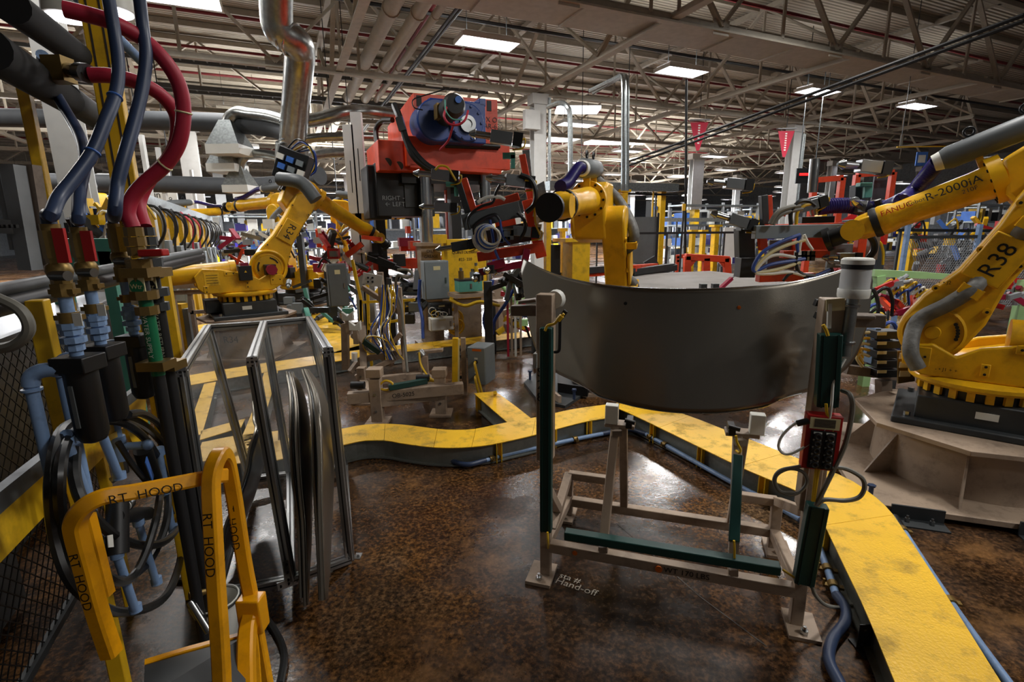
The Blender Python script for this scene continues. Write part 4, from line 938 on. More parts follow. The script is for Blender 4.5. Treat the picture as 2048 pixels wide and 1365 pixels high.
bigpipe('water_hose', 'inner red water hose bending below the upper one', [P(180, 150, 1.6), P(225, 152, 1.62), P(275, 165, 1.66), P(315, 185, 1.7), P(342, 212, 1.73), P(354, 240, 1.75), P(352, 285, 1.77), P(335, 320, 1.77), P(305, 352, 1.76), P(285, 385, 1.75), P(278, 415, 1.73), w2], .021, 'red_hose')
for lb, w_, txt_, m_, wm in (('water supply pipe with a green label and round sign', w1, 'WATER SUPPLY', 'green_label', 'green_label'), ('water return pipe with a black label and round sign', w2, 'WATER RETURN', 'ink', 'ink')):
    t = thing('water_pipe', lb, 'pipe', V((w_.x, w_.y, 0)))
    MB().cyl(V((w_.x, w_.y, .1)), V((w_.x, w_.y, w_.z-.1)), .019, n=14).build('pipe', 'black_rubber', t)
    f = MB()
    for dz, rr in ((0, .027), (-.03, .03), (-.06, .026), (-.1, .036), (-.14, .03), (-.2, .04), (-.25, .034)): f.cyl(V((w_.x, w_.y, w_.z+dz-.028)), V((w_.x, w_.y, w_.z+dz)), rr, n=8)
    f.build('union', 'dark_grey' if m_ == 'ink' else 'brass', t)
    zz = down(w_, 572).z; MB().cyl(V((w_.x, w_.y, zz-.3)), V((w_.x, w_.y, zz-.03)), .0205, n=16).build('pipe_label', m_, t)
    text(txt_, t, V((w_.x+.004, w_.y-.021, zz-.16)), (0, 0, -1), (1, 0, 0), .021, 'white_plastic', off=.003, squeeze=1.05)
    s = MB().bar(V((w_.x, w_.y-.026, zz+.04)), V((w_.x, w_.y-.026, zz-.04)), .05, .003, V((0, 1, 0))).build('sign_card', 'cream_label', t)
    MB().cyl(V((w_.x, w_.y-.028, zz)), V((w_.x, w_.y-.029, zz)), .023, n=24).build('sign_disc', wm, s)
    text('Wtr', s, V((w_.x, w_.y-.029, zz)), (1, .0, 0), Z, .022, 'cream_label', off=.001)
    for yy in (545, 730): 
        zz2 = down(w_, yy).z; MB().box((w_.x, w_.y, zz2), .09, .07, .03).build('pipe_clamp', 'brass', t)
rv = P(290, 508, 1.6); t = thing('valve_lever', 'large red lever across the water pipes', 'valve', rv)
MB().bar(P(282, 507, 1.6), P(332, 505, 1.6), .035, .022, Z).build('lever', 'red', t, bevel=.004); MB().cyl(rv + V((0, .06, 0)), rv, .015).build('stem', 'steel', t)
# black hoses coiled on the bracket
ck = lp(215, 880, -.42)
def coil(label, pts, r, b=-.42, m='black_hose'):
    return tag(MB().tube(smooth([FB(x, y, b - .17 + (i % 3)*.02) for i, (x, y) in enumerate(pts)], 6), r*1.25, 8).build('black_hose', m), label, 'hose')
coil('black hose, outermost loop hanging at the left', [(160, 838), (120, 870), (103, 960), (108, 1060), (135, 1150), (180, 1200), (235, 1225), (300, 1215), (340, 1180), (362, 1110), (365, 1020), (350, 930), (310, 870), (262, 838), (200, 835), (160, 845)], .012)
coil('black hose loop hanging inside the outermost one', [(175, 845), (135, 880), (118, 960), (126, 1050), (160, 1130), (215, 1162), (270, 1150), (310, 1105), (335, 1030), (330, 950), (300, 890), (255, 850), (205, 840)], .011, -.4)
coil('black hose sagging through the loops to the right', [(150, 900), (150, 960), (175, 1020), (230, 1072), (290, 1092), (335, 1080), (362, 1040), (362, 980), (345, 900), (318, 850), (285, 828), (255, 830)], .011, -.38)
coil('black hose hanging in a short loop below the sagging one', [(160, 1020), (190, 1120), (225, 1160), (262, 1158), (290, 1110), (312, 1040), (320, 990)], .01, -.36)
coil('thin black hose slanting to the left gauge', [(236, 885), (265, 930), (300, 970), (330, 990), (345, 1030)], .008, -.4)
tag(MB().tube(smooth([G(x, y, .015) for x, y in ((350, 1160), (400, 1165), (455, 1180), (510, 1215), (548, 1260), (568, 1310), (560, 1370))], 6), .015, 8).build('black_hose', 'black_hose'), 'thin black hose beside the rack foot on the floor', 'hose')
hk = thing('hose_hook', 'yellow hook bracket carrying the coiled black hoses', 'hook', FB(225, 875, -.45))
h_ = lambda x, y, b=-.45: FB(x, y, b - .16)
MB().prism([h_(150, 858), h_(235, 850), h_(240, 872), h_(150, 905)], BX*.01).build('plate', 'yellow', hk); MB().bar(h_(205, 880), h_(240, 862), .03, .02).build('arm', 'yellow', hk)
MB().prism([h_(240, 842), h_(290, 838), h_(292, 880), h_(275, 905), h_(262, 895), h_(250, 868)], BX*.01).build('catch_plate', 'yellow', hk)
# lower pipes, regulator, gauge
lw = thing('air_regulator', 'black regulator with a round gauge behind the cart hoop', 'regulator', FB(270, 1025, -.38))
g_ = lambda x, y, b=-.38: FB(x, y, b - .17)
MB().cyl(g_(230, 1035), g_(295, 1028), .024, n=14).build('body', 'black', lw); MB().cyl(g_(235, 1000), g_(235, 1110), .03, n=14).build('bowl', 'black', lw)
gd = MB().cyl(g_(258, 1005, -.36), g_(258, 1005, -.36) - V((-.004, .018, 0)), .02, n=18).build('gauge', 'steel', lw); MB().cyl(g_(258, 1005, -.36) - V((-.004, .018, 0)), g_(258, 1005, -.36) - V((-.004, .02, 0)), .017, n=18).build('dial', 'white_plastic', gd)
MB().prism([g_(214, 1072, -.34), g_(224, 1070, -.34), g_(226, 1095, -.34), g_(216, 1096, -.34)], BX*.002).build('label', 'white_plastic', lw)
for i, (x0, y0, x1, y1) in enumerate(((132, 880, 178, 1010), (200, 860, 238, 955), (232, 1105, 270, 1220), (275, 1040, 312, 1165), (318, 900, 345, 1060))):
    t = thing('air_pipe', ('light blue pipe stub under the left hook', 'light blue pipe below the middle drop ending in a cap', 'light blue pipe below the regulator', 'light blue pipe right of the regulator', 'short light blue pipe nearest the rack')[i], 'pipe', g_(x1, y1))
    MB().cyl(g_(x0, y0), g_(x1, y1), .0125, n=12).build('tube', 'blue_pipe', t); MB().cyl(g_(x1, y1-10), g_(x1+2, y1+4), .018, n=12).cyl(g_(x0, y0-4), g_(x0+3, y0+10), .018, n=12).build('fitting', 'blue_pipe', t)
tag(MB().tube(smooth([g_(132, 870), g_(160, 872), g_(185, 878), g_(205, 868)], 4), .014, 10).build('air_pipe', 'blue_pipe'), 'light blue elbow pipe on the yellow hook', 'pipe')
bl = thing('blue_label_filter', 'black filter with a blue oval label behind the hoses', 'filter', g_(305, 940))
MB().cyl(g_(285, 900), g_(312, 975), .03, n=16).build('bowl', 'black', bl); MB().bar(g_(292, 920, -.34), g_(306, 958, -.34), .03, .003, BX).build('label', 'blue_light', bl)
# blow gun lying behind the cart
bg = thing('air_gun', 'silver air coupling and hose end lying behind the cart', 'air gun', P(395, 1240, 1.6))
MB().cyl(P(380, 1205, 1.6), P(418, 1265, 1.55), .013, n=10).cyl(P(385, 1213, 1.6), P(400, 1236, 1.58), .018, n=6).build('barrel', 'steel', bg); MB().cyl(P(378, 1193, 1.65), P(420, 1180, 1.7), .014, n=10).build('coupling', 'brass', bg)
# thick pipes top left, blackened to stand in for the dark corner
for i, (a, b_, r, Ys) in enumerate((((20, 10), (195, 140), .045, (1.5, 2.3)), ((-30, 95), (135, 200), .05, (1.3, 2.0)), ((130, 192), (200, 240), .05, (2.0, 2.4)))):
    tag(MB().cyl(P(*a, Ys[0]), P(*b_, Ys[1]), r, n=16).build('thick_pipe', 'matte_black' if i < 2 else 'grey_dull'), ('upper thick dark pipe in the top left corner', 'lower thick dark pipe in the top left corner', 'grey pipe end meeting the tall yellow post')[i], 'pipe')
for i, (a, b_) in enumerate((((150, -10), (290, 130)), ((85, 110), (90, 190)))):
    tag(MB().cyl(P(*a, 2.3), P(*b_, 2.6), .022, n=12).build('air_pipe', 'blue_pipe'), ('light blue pipe crossing behind the tall yellow post', 'short blue pipe under the brass block at upper left')[i], 'pipe')
t = thing('brass_block', 'brass fitting block joining the lower red hose', 'fitting', P(120, 150, 1.65)); MB().box(P(118, 140, 1.65), .06, .05, .07).build('block', 'brass', t); MB().cyl(P(135, 140, 1.65), P(180, 148, 1.6), .02, n=8).cyl(P(160, 145, 1.62), P(175, 147, 1.6), .027, n=12).build('fitting', 'steel', t)
for i, (x, y) in enumerate(((135, 35), (225, 25))):
    c = P(x, y, 3.2); t = thing('round_fixture', ('round glowing fixture behind the upper thick pipe', 'white drum shaped fixture at the top behind the yellow post')[i], 'lamp', c)
    MB().lathe([(0, 0), (.12, 0), (.11, .1), (.04, .14), (0, .14)], c, Z, 20).build('shade', 'white_plastic', t); MB().lathe([(0, -.002), (.1, -.002), (.1, -.006), (0, -.006)], c, Z, 20).build('lens', 'lamp_glow_far', t)
# ================================================================ six axis welding robots
def robot(name, label, base, yaw, t2, t3, side=1, k=1.0, number=None, full=True, motor=None, brand=False, dress=True, tool=None, basecol='dark_grey', t5=0.0, hose_end=None, bal=True, wristdetail=True, fl=1.0, own_hose=True):
    """base: floor point of the base plate; t2 lean of lower arm forward, t3 elevation of the forearm"""
    t = thing(name, label, 'robot', base, yaw)
    def q(x, y, z): return V((x*k, y*k, z*k))
    def bd(mb, nm, m, par=None, bevel=0, **kw): return mb.build(nm, m, par or t, local=True, bevel=bevel, **kw)
    s = side; Yl = V((0, 1, 0))
    # base
    b = MB().obox(q(0, 0, .11), q(.34, 0, 0), q(0, .36, 0), q(0, 0, .11)).obox(q(0, 0, .025), q(.47, 0, 0), q(0, .43, 0), q(0, 0, .025)).obox(q(-.42, .15, .15), q(.1, 0, 0), q(0, .18, 0), q(0, 0, .09))
    bs = bd(b, 'base', basecol, bevel=.01*k)
    for x in (-.38, .38):
        for y in (-.36, .36): bd(MB().cyl(q(x, y, .05), q(x, y, .085), .022*k, n=6), 'anchor_bolt', 'steel', bs)
    bd(MB().obox(q(-.05, s*.364, .14), q(.06, 0, 0), q(0, .002, 0), q(0, 0, .025)), 'rating_label', 'white_plastic', bs)
    bd(MB().lathe([(0, .22), (.33*k/k, .22), (.33, .3), (0, .3)], V((0, 0, 0)), Z, 32) if k == 1 else MB().cyl(q(0, 0, .22), q(0, 0, .3), .33*k, n=32), 'bearing', 'black')
    if full:
        for i in range(22):
            a = i*2*math.pi/22; c, s_ = math.cos(a), math.sin(a)
            bd(MB().obox(q(.345*c, .345*s_, .26), q(-.022*s_, .022*c, 0), q(.012*c, .012*s_, 0), q(0, 0, .035)), 'stop_block', 'yellow_robot')
    tr = bd(MB().lathe([(0, 0), (.40*k, 0), (.42*k, .02*k), (.42*k, .045*k), (.37*k, .06*k), (0, .06*k)], q(0, 0, .3), Z, 36), 'turntable', 'yellow_robot')
    # turret cheeks
    def ch(y, th, poly, nm='turret_cheek', m='yellow_robot', bev=.012): return bd(MB().prism([q(x, y - th/2, z) for x, z in poly], q(0, th, 0)), nm, m, bevel=bev*k)
    cheek = [(-.52, .36), (.34, .36), (.46, .44), (.48, .56), (.30, .60), (.16, .52), (.04, .60), (-.30, .68), (-.52, .70), (-.62, .60), (-.60, .44)]
    cc = ch(s*.27, .05, cheek)
    if full:
        for (x, z, w, h) in ((-.42, .56, .09, .1),): 
            pl = bd(MB().obox(q(x, s*.298, z), q(w, 0, 0), q(0, .002, 0), q(0, 0, h*.9)), 'warning_label', 'yellow_tray', cc)
            for i in range(4): bd(MB().obox(q(x, s*.301, z+.05-.035*i), q(w*.75, 0, 0), q(0, .001, 0), q(0, 0, .003)), 'print_line', 'ink', pl)
        for (x, z, w, h) in ((-.2, .62, .07, .03), (.0, .45, .025, .045), (-.5, .42, .03, .05), (.38, .5, .08, .07)):
            pl = bd(MB().obox(q(x, s*.300, z), q(w, 0, 0), q(0, .006, 0), q(0, 0, h)), 'cover_plate', 'yellow_robot', cc, bevel=.004)
            for e in (-1, 1): bd(MB().cyl(q(x + (w*.6*e if w > h else 0), s*.304, z + (h*.6*e if h >= w else 0)), q(x + (w*.6*e if w > h else 0), s*.312, z + (h*.6*e if h >= w else 0)), .009*k, n=8), 'screw', 'ink', pl)
        text('-\u2022J1++', cc, V((0, 0, 0)), (1, 0, 0), Z, .01) if False else None
    ch(-s*.2, .05, cheek); 
    bd(MB().prism([q(x, -.2, z) for x, z in ((-.45, .36), (.3, .36), (.36, .46), (.12, .5), (-.2, .6), (-.45, .58))], q(0, .4, 0)), 'turret_body', 'yellow_robot', bevel=.012*k)
    J2 = V((.312*k, 0, .67*k)); L2 = 1.075*k; u2 = V((math.sin(t2), 0, math.cos(t2))); n2 = V((math.cos(t2), 0, -math.sin(t2)))
    J3 = J2 + u2*L2; ya = s*.10*k
    # lower arm
    def ap(a, b, y): return J2 + u2*(a*k) + n2*(b*k) + Yl*y
    out = []
    for i in range(13): an = math.pi + math.pi*i/12; out.append((.21*math.sin(an), .21*math.cos(an)))
    # around J2 bottom half then sides up to J3
    prof = [(a, b) for a, b in out] + [(.2, .2), (.45, .135), (.8, .13), (1.0, .15)] + [(1.075+.16*math.sin(x), .16*math.cos(x)) for x in [math.pi*i/8 for i in range(1, 8)]] + [(1.0, -.15), (.8, -.14), (.45, -.155), (.2, -.21)]
    arm = bd(MB().prism([ap(a, b, ya - .11*k) for a, b in prof], Yl*(.22*k)), 'lower_arm', 'yellow_robot', bevel=.02*k)
    yo = ya + s*.11*k                       # outer face
    if full:
        hub = bd(MB().lathe([(0, 0), (.19*k, 0), (.19*k, .006*k), (.175*k, .014*k), (.17*k, -.004*k + .01*k), (0, .008*k)], J2 + Yl*yo, Yl*s, 32), 'hub_rim', 'yellow_robot', arm)
        bd(MB().lathe([(0, .008*k), (.05*k, .008*k), (.045*k, .02*k), (0, .02*k)], J2 + Yl*yo, Yl*s, 20), 'hub_cap', 'yellow_robot', arm)
        for g in range(3):
            for i in range(6):
                an = g*2*math.pi/3 + .5 + i*.16
                c = J2 + Yl*(yo + s*.008*k) + V((math.cos(an), 0, math.sin(an)))*.14*k
                bd(MB().cyl(c, c + Yl*s*.007*k, .0125*k, n=8), 'hub_bolt', 'ink', arm)
        for (a, b) in ((.28, .17), (.28, -.16), (.62, .115), (.62, -.12), (.96, .12), (.96, -.13)):
            bo = bd(MB().cyl(ap(a, b, yo), ap(a, b, yo + s*.014*k), .024*k, n=16), 'boss', 'yellow_robot', arm); bd(MB().cyl(ap(a, b, yo + s*.014*k), ap(a, b, yo + s*.016*k), .01*k, n=10), 'bore', 'ink', bo)
        pl = bd(MB().obox(ap(.60, 0, yo + s*.02*k), u2*(.165*k), n2*(.115*k), Yl*(.014*k)), 'number_plate', 'yellow_robot', arm, bevel=.01*k)
        for a in (-.13, .13):
            for b2 in (-.085, .085): bd(MB().cyl(ap(.6+a, b2, yo + s*.026*k), ap(.6+a, b2, yo + s*.029*k), .009*k, n=8), 'screw', 'ink', pl)
    if number:
        if s > 0: xd, yd = u2, -n2
        else: xd, yd = -u2, -n2
        nd = xd.cross(yd)
        if nd.dot(Yl*s) < 0: yd = -yd
        tx(t, number, ap(.6, 0, yo + s*.036*k), xd, yd, .145*k)
    # J2 motor
    if motor:
        md = bd(MB().obox(J2 + V((-.0, s*.3*k, -.02*k)), q(.07, 0, 0), q(0, .08, 0), q(0, 0, .07)), 'motor', 'black', t, bevel=.005); bd(MB().cyl(J2 + V((0, s*.38*k, -.02*k)), J2 + V((0, s*.44*k, -.02*k)), .075*k, n=8), 'motor_cap', motor, t)
        m2 = J2 + V((-.33*k, s*.33*k, -.05*k)); bd(MB().obox(m2, q(.08, 0, 0), q(0, .07, 0), q(0, 0, .1)), 'motor', 'black', t, bevel=.005); bd(MB().obox(m2 + V((0, 0, .12*k)), q(.05, 0, 0), q(0, .05, 0), q(0, 0, .02)), 'motor_cap', motor, t)
        bd(MB().torus(J2 + V((0, s*.22*k, 0)), Yl, .235*k, .022*k, 32, 8), 'cover_ring', 'yellow_robot', t)
        bd(MB().prism([m2 + V((0, s*.072*k, .02*k)) + V((.02*k*math.cos(x), 0, .02*k*math.sin(x))) for x in (math.pi/2, math.pi*7/6, math.pi*11/6)], Yl*s*.001), 'warning_sign', 'yellow_tray', t)
    # balancer cylinder
    if bal:
        p0, p1 = q(-.12, s*.1, .66), q(-.98, s*.1, .60)
        bd(MB().lathe([(0, 0), (.12*k, 0), (.125*k, .03*k), (.125*k, .82*k), (.11*k, .85*k), (0, .85*k)], p0, (p1-p0), 28), 'balancer', 'yellow_robot', t)
        if full: bd(MB().cyl(p0 - V((.06*k, 0, 0)), p0 + V((.02*k, 0, 0)), .135*k, n=28), 'balancer_collar', 'yellow_robot', t)
    # J3 housing
    u3 = V((math.cos(t3), 0, math.sin(t3))); n3 = V((-math.sin(t3), 0, math.cos(t3)))
    y3 = -s*.12*k
    def fp(a, b, y=0.0): return J3 + u3*(a*k) + n3*(b*k) + Yl*(y3 + y*k)
    hs = bd(MB().prism([fp(a, b, -.16) for a, b in ((-.26, -.12), (-.3, .1), (-.26, .36), (.02, .38), (.16, .34), (.2, .1), (.12, -.14), (-.1, -.2))], Yl*(.32*k)), 'elbow_housing', 'yellow_robot', bevel=.025*k)
    bd(MB().cyl(J3 - Yl*(.3*k*s), J3 + Yl*(.02*k*s), .15*k, n=28), 'elbow_hub', 'yellow_robot', t)
    bd(MB().cyl(fp(.16, .225), fp(.24, .225), .17*k, n=32), 'forearm_flange', 'yellow_robot', t)
    if full:
        for i in range(12):
            an = i*math.pi/6; c = fp(.24, .225) + (n3*math.cos(an) + Yl*math.sin(an))*.148*k
            bd(MB().cyl(c, c + u3*.008*k, .012*k, n=8), 'flange_bolt', 'ink', t)
        for sgn in (-1, 1): bd(MB().obox(fp(-.28, .1, .1*sgn), u3*.05*k, n3*.06*k, Yl*.05*k), 'elbow_motor', 'black', t, bevel=.004)
    fa = bd(MB().lathe([(0, 0), (.125*k, 0), (.115*k, .1*k), (.105*k, .5*k*fl), (.1*k, .72*k*fl), (.115*k, .78*k*fl), (.12*k, .86*k*fl), (.115*k, .88*k*fl), (0, .88*k*fl)], fp(.24, .225), u3, 28), 'forearm', 'yellow_robot', t)
    if brand:
        nd = (Yl*s*.94 + n3*.34).normalized(); xd = u3 if s < 0 else -u3; yd = nd.cross(xd)
        c0 = fp(.24, .225) + nd*.128*k
        def tt(tx_, a, size, m, b_=0): tx(t, tx_, c0 + u3*a*k + yd*b_, xd, yd, size*k, m)
        tt('R-2000iA', .20, .085, 'ink'); tt('210F', .12, .045, 'ink', -.055*k); tt('Robot', .42, .045, 'ink_faint'); tt('FANUC', .54, .062, 'red')
    w0 = .24 + .88*fl
    bd(MB().lathe([(0, 0), (.118*k, 0), (.122*k, .02*k), (.118*k, .05*k), (0, .05*k)], fp(w0, .225), u3, 28), 'wrist_ring', 'black_rubber', t)
    bd(MB().lathe([(0, 0), (.105*k, 0), (.1*k, .08*k), (.07*k, .13*k), (0, .14*k)], fp(w0+.05, .225), u3, 24), 'wrist_body', 'yellow_robot', t)
    J5 = fp(w0 + .18, .225)
    for sgn in (-1, 1): bd(MB().obox(J5 + Yl*sgn*.085*k - u3*.04*k, u3*.1*k, n3*.07*k, Yl*.02*k), 'wrist_fork', 'yellow_robot', t, bevel=.015*k)
    bd(MB().cyl(J5 - Yl*.11*k, J5 + Yl*.11*k, .085*k, n=24), 'wrist_joint', 'yellow_robot', t)
    if number and wristdetail:
        tx(t, number, J5 + Yl*(s*.112*k), (u3 if s < 0 else -u3), Z, .055*k)
    u5 = V((math.cos(t3+t5), 0, math.sin(t3+t5)))
    bd(MB().cyl(J5, J5 + u5*.17*k, .075*k, n=20).cyl(J5 + u5*.17*k, J5 + u5*.215*k, .1*k, n=24), 'tool_flange', 'black', t)
    # grey sleeve along the arm
    if dress:
        sl = [q(.36, s*.36, .42), q(.42, s*.36, .55), ap(.03, .12, yo + s*.05*k), ap(.22, .05, yo + s*.055*k), ap(.38, 0, yo + s*.05*k), ap(.47, 0, yo - s*.03*k), ap(.62, 0, yo - s*.05*k), ap(.76, 0, yo - s*.03*k), ap(.85, 0, yo + s*.045*k), ap(.98, -.06, yo + s*.05*k), fp(-.3, .2, .2*s), fp(-.1, .42, .0)]
        bd(MB().tube(smooth(sl, 5), .052*k, 10), 'cable_sleeve', 'grey_sleeve', t)
        for a in (.36, .86): bd(MB().obox(ap(a, 0, yo + s*.09*k), u2*.035*k, n2*.06*k, Yl*.006*k).obox(ap(a, .06, yo + s*.045*k), u2*.035*k, n2*.005*k, Yl*.045*k).obox(ap(a, -.06, yo + s*.045*k), u2*.035*k, n2*.005*k, Yl*.045*k), 'sleeve_clamp', 'yellow_robot', t)
        bd(MB().lathe([(0, 0), (.06*k, 0), (.085*k, .08*k), (.085*k, .6*k), (.07*k, .64*k), (0, .64*k)], fp(-.2, .5), u3, 20), 'hose_housing', 'grey_paint', t)
        for a in (-.05, .25): bd(MB().torus(fp(a, .62), Yl, .03*k, .009*k, 16, 6), 'lifting_eye', 'black', t); bd(MB().obox(fp(a, .4), u3*.02*k, n3*.08*k, Yl*.03*k), 'housing_bracket', 'yellow_robot', t)
        bd(MB().lathe([(.055*k, 0), (.07*k, 0), (.06*k, .05*k), (.05*k, .05*k)], fp(.44, .5), u3, 20), 'hose_collar', 'white_plastic', t)
        he = [fp(.42, .5), fp(.6, .5), fp(.8, .44), fp(1.0, .38), fp(1.2, .36)] if hose_end is None else [fp(.42, .5), fp(.6, .48)] + [WM[t.name].inverted() @ p for p in hose_end]
        if own_hose: bd(MB().tube(respl(smooth(he, 8), 120 if full else 40), .045*k, 10, rib=.06), 'corrugated_hose', 'purple_hose', t)
    return t, {n_: WM[t.name] @ v for n_, v in dict(J2=J2, J3=J3, J5=J5, TF=J5 + u5*.215*k, EL=fp(-.2, .3), FF=fp(.24, .225), HC=fp(.46, .5)).items()}
def tx(parent, s_, c, xd, yd, size, m='ink'):   # text given in the local frame of its thing
    M = WM[parent.name]; R3 = M.to_3x3(); return text(s_, parent, M @ c, R3 @ V(xd), R3 @ V(yd), size, m, off=.001)
def prj(p):
    d = V(p)-CO; return (round(1024+FPX*d.dot(cr)/d.dot(cf)), round(682.5-FPX*d.dot(cu)/d.dot(cf)))
ROB = {}
def yawof(dx, dy): return math.atan2(dy, dx)
# ---- nearest robot at the right on its tan pedestal
pc = V((3.08, 3.16, 0)); PZ = .42
pd_ = thing('robot_pedestal', 'tan octagonal steel pedestal under the nearest robot at right', 'pedestal', pc, R_(-19.5))
def octa(r, z, th): return [V((r*math.cos(R_(22.5+45*i)), r*math.sin(R_(22.5+45*i)), z)) for i in range(8)]
MB().prism(octa(.66, PZ-.03, 0), (0, 0, .03)).build('top_plate', 'tan_paint', pd_, local=True, bevel=.003)
MB().prism([V((sx*.78, sy*.72, .03)) for sx, sy in ((-1,-1),(1,-1),(1,1),(-1,1))], (0, 0, .035)).build('floor_plate', 'tan_paint', pd_, local=True, bevel=.003)
MB().lathe([(0, .06), (.52, .06), (.50, .39), (0, .39)], V((0, 0, 0)), Z, 40).build('drum', 'tan_paint', pd_, local=True)
for i in range(8):
    a = R_(22.5+45*i); c, s_ = math.cos(a), math.sin(a); n_ = V((-s_, c, 0))*.006
    MB().prism([V((c*.49, s_*.49, .065))-n_, V((c*.70, s_*.70, .065))-n_, V((c*.51, s_*.51, .33))-n_, V((c*.49, s_*.49, .33))-n_], n_*2).build('gusset', 'tan_paint', pd_, local=True)
for x in (-.5, .1, .62):
    l_ = MB().obox((x, -.76, .004), (.13, 0, 0), (0, .07, 0), (0, 0, .004)).obox((x, -.73, .045), (.13, 0, 0), (0, .006, 0), (0, 0, .04)).build('floor_clip', 'dark_grey', pd_, local=True)
    for e in (-.06, .06): MB().cyl((x+e, -.77, .008), (x+e, -.77, .03), .013, n=6).cyl((x+e, -.77, .03), (x+e, -.77, .045), .007, n=6).build('bolt', 'steel', l_, local=True)
for x, y in ((-.7, -.6), (.68, -.62)): MB().cyl((x, y, .06), (x, y, .12), .014, n=6).cyl((x, y, .12), (x, y, .13), .024, n=6).build('levelling_bolt', 'blue_hose', pd_, local=True)
R38, J = robot('welding_robot', 'large yellow robot lettered R38 at the right edge', pc + Z*PZ, R_(140), R_(-27), R_(-23), 1, .885, 'R38', full=True, brand=True, dress=True, fl=.76, own_hose=False, wristdetail=False)
print('R38', {k_: prj(v) for k_, v in J.items()})
J38 = J; M = WM[R38.name]
tx(R38, 'RT  HOOD', V((-.38, .1*.885+.118, .60)), (-1, 0, -.07), Z, .07)
tx(R38, '- \u2022 J1 + +', V((.18, .297*.93, .375)), (-1, 0, 0), Z, .03); tx(R38, '+ \u2022 J2', V((.26, .215*.93, .92)), (-1, 0, 0), Z, .03)
# ---- robot lettered R34 on the left
b34 = G(500, 700); top34 = .5
def small_ped(c, label, h, r=.5):
    t = thing('robot_pedestal', label, 'pedestal', (c.x, c.y, 0))
    MB().prism([V((c.x + r*1.25*math.cos(R_(22.5+45*i)), c.y + r*1.25*math.sin(R_(22.5+45*i)), h-.03)) for i in range(8)], (0, 0, .03)).build('top_plate', 'tan_paint', t)
    MB().lathe([(0, .02), (r*.85, .02), (r*.8, .1), (r*.75, h-.03), (0, h-.03)], V((c.x, c.y, 0)), Z, 28).build('drum', 'tan_paint', t)
    MB().box((c.x, c.y, .015), r*2.2, r*2.2, .03).build('floor_plate', 'tan_paint', t)
    for i in range(4):
        a = R_(45+90*i); n_ = V((-math.sin(a), math.cos(a), 0))*.008; d = V((math.cos(a), math.sin(a), 0)); o_ = V((c.x, c.y, 0))
        MB().prism([o_ + d*r*.8 + Z*.03 - n_, o_ + d*r*1.15 + Z*.03 - n_, o_ + d*r*.78 + Z*h*.8 - n_], n_*2).build('gusset', 'tan_paint', t)
    return t
p34 = V((-3.81, 7.15, 0))
small_ped(p34, 'tan pedestal lettered R34 under the left robot', .57, .52)
text('R34', bpy.data.objects['robot_pedestal.001'], V((p34.x+.0, p34.y-.52, .3)), (1, 0, 0), Z, .13)
t34, J = robot('welding_robot', 'yellow robot lettered R34 with crimson motor cap at left', p34 + Z*.57, R_(36), R_(33), R_(-33), -1, .985, 'R34', motor='crimson', dress=False, t5=R_(-10))
print('R34', {k_: prj(v) for k_, v in J.items()})
# valve pack and cables on its elbow
vp = MB()
el = J['EL']
o_ = MB().obox(el + V((.1, -.3, .15)), (.2, 0, -.08), (0, .1, 0), (.08, 0, .2)).build('valve_pack', 'black', t34, bevel=.01)
for i in range(3):
    for jx in range(3): MB().obox(el + V((-.02+.13*jx, -.41, .28-.13*i-.05*jx)), (.045, 0, -.018), (0, .015, 0), (.015, 0, .035)).build('valve', ('white_plastic', 'blue_light', 'grey_box')[(i+jx) % 3], o_)
for i in range(5): MB().tube(smooth([el + V((.0+.05*i, -.3, .35)), el + V((.25+.05*i, -.4, .5-.04*i)), el + V((.45, -.38, .3-.05*i)), el + V((.35, -.35, .02))], 5), .012, 6).build('cable', ('black_hose', 'blue_cable', 'yellow_cable', 'black_hose', 'blue_cable')[i], t34)
MB().tube(smooth([P(632, 400, 6.9), P(610, 372, 6.9), P(590, 362, 6.9), P(560, 358, 7.0)][::-1], 6), .09, 14).build('hose_housing', 'grey_paint', t34)
# ---- centre robot behind the hood
pC = V((1.13, 5.43, 0))
MB0 = small_ped(pC, 'tan pedestal of the centre robot hidden behind the hood', .216, .45)
tC, J = robot('welding_robot', 'yellow robot behind the bare hood reaching to the orange gripper', pC + Z*.216, R_(249.8), R_(28), R_(-5), 1, .95, None, dress=True, bal=False, full=True, brand=False)
print('C', {k_: prj(v) for k_, v in J.items()})
JC = J
# ---- further robots
def far_robot(px, py, Y, yaw, t2, t3, s, label, num=None, kk=1.0, h=.3):
    c = P(px, py, Y); c.z = 0; small_ped(c, 'tan pedestal below: ' + label if False else 'pedestal under the ' + label, h, .45)
    t, J = robot('welding_robot', label, c + Z*h, yaw, t2, t3, s, kk, num, full=False, dress=True, motor='crimson', bal=False)
    print(label, {k_: prj(v) for k_, v in J.items()}); return t, J
far_robot(605, 560, 9.9, R_(160), R_(3), R_(-3), 1, 'yellow robot marked R33 reaching left behind the R34 one', 'R33', 1.0, .35)
far_robot(655, 560, 11.5, yawof(1, .3), R_(8), R_(-8), -1, 'yellow robot reaching right towards the press from behind', None, 1.0, .3)
far_robot(215, 560, 10.0, yawof(-1, .3), R_(-5), R_(-4), 1, 'yellow robot beyond the left fence behind the blue hoses', None, 1.0, .4)
far_robot(330, 560, 13, yawof(.5, .8), R_(15), R_(5), -1, 'distant yellow robot beyond the left fence', None, 1.0, .3)
far_robot(1640, 480, 26, yawof(-1, -.3), R_(-10), R_(20), 1, 'tiny yellow robot at work far back on the right', None, 1.1, .3)
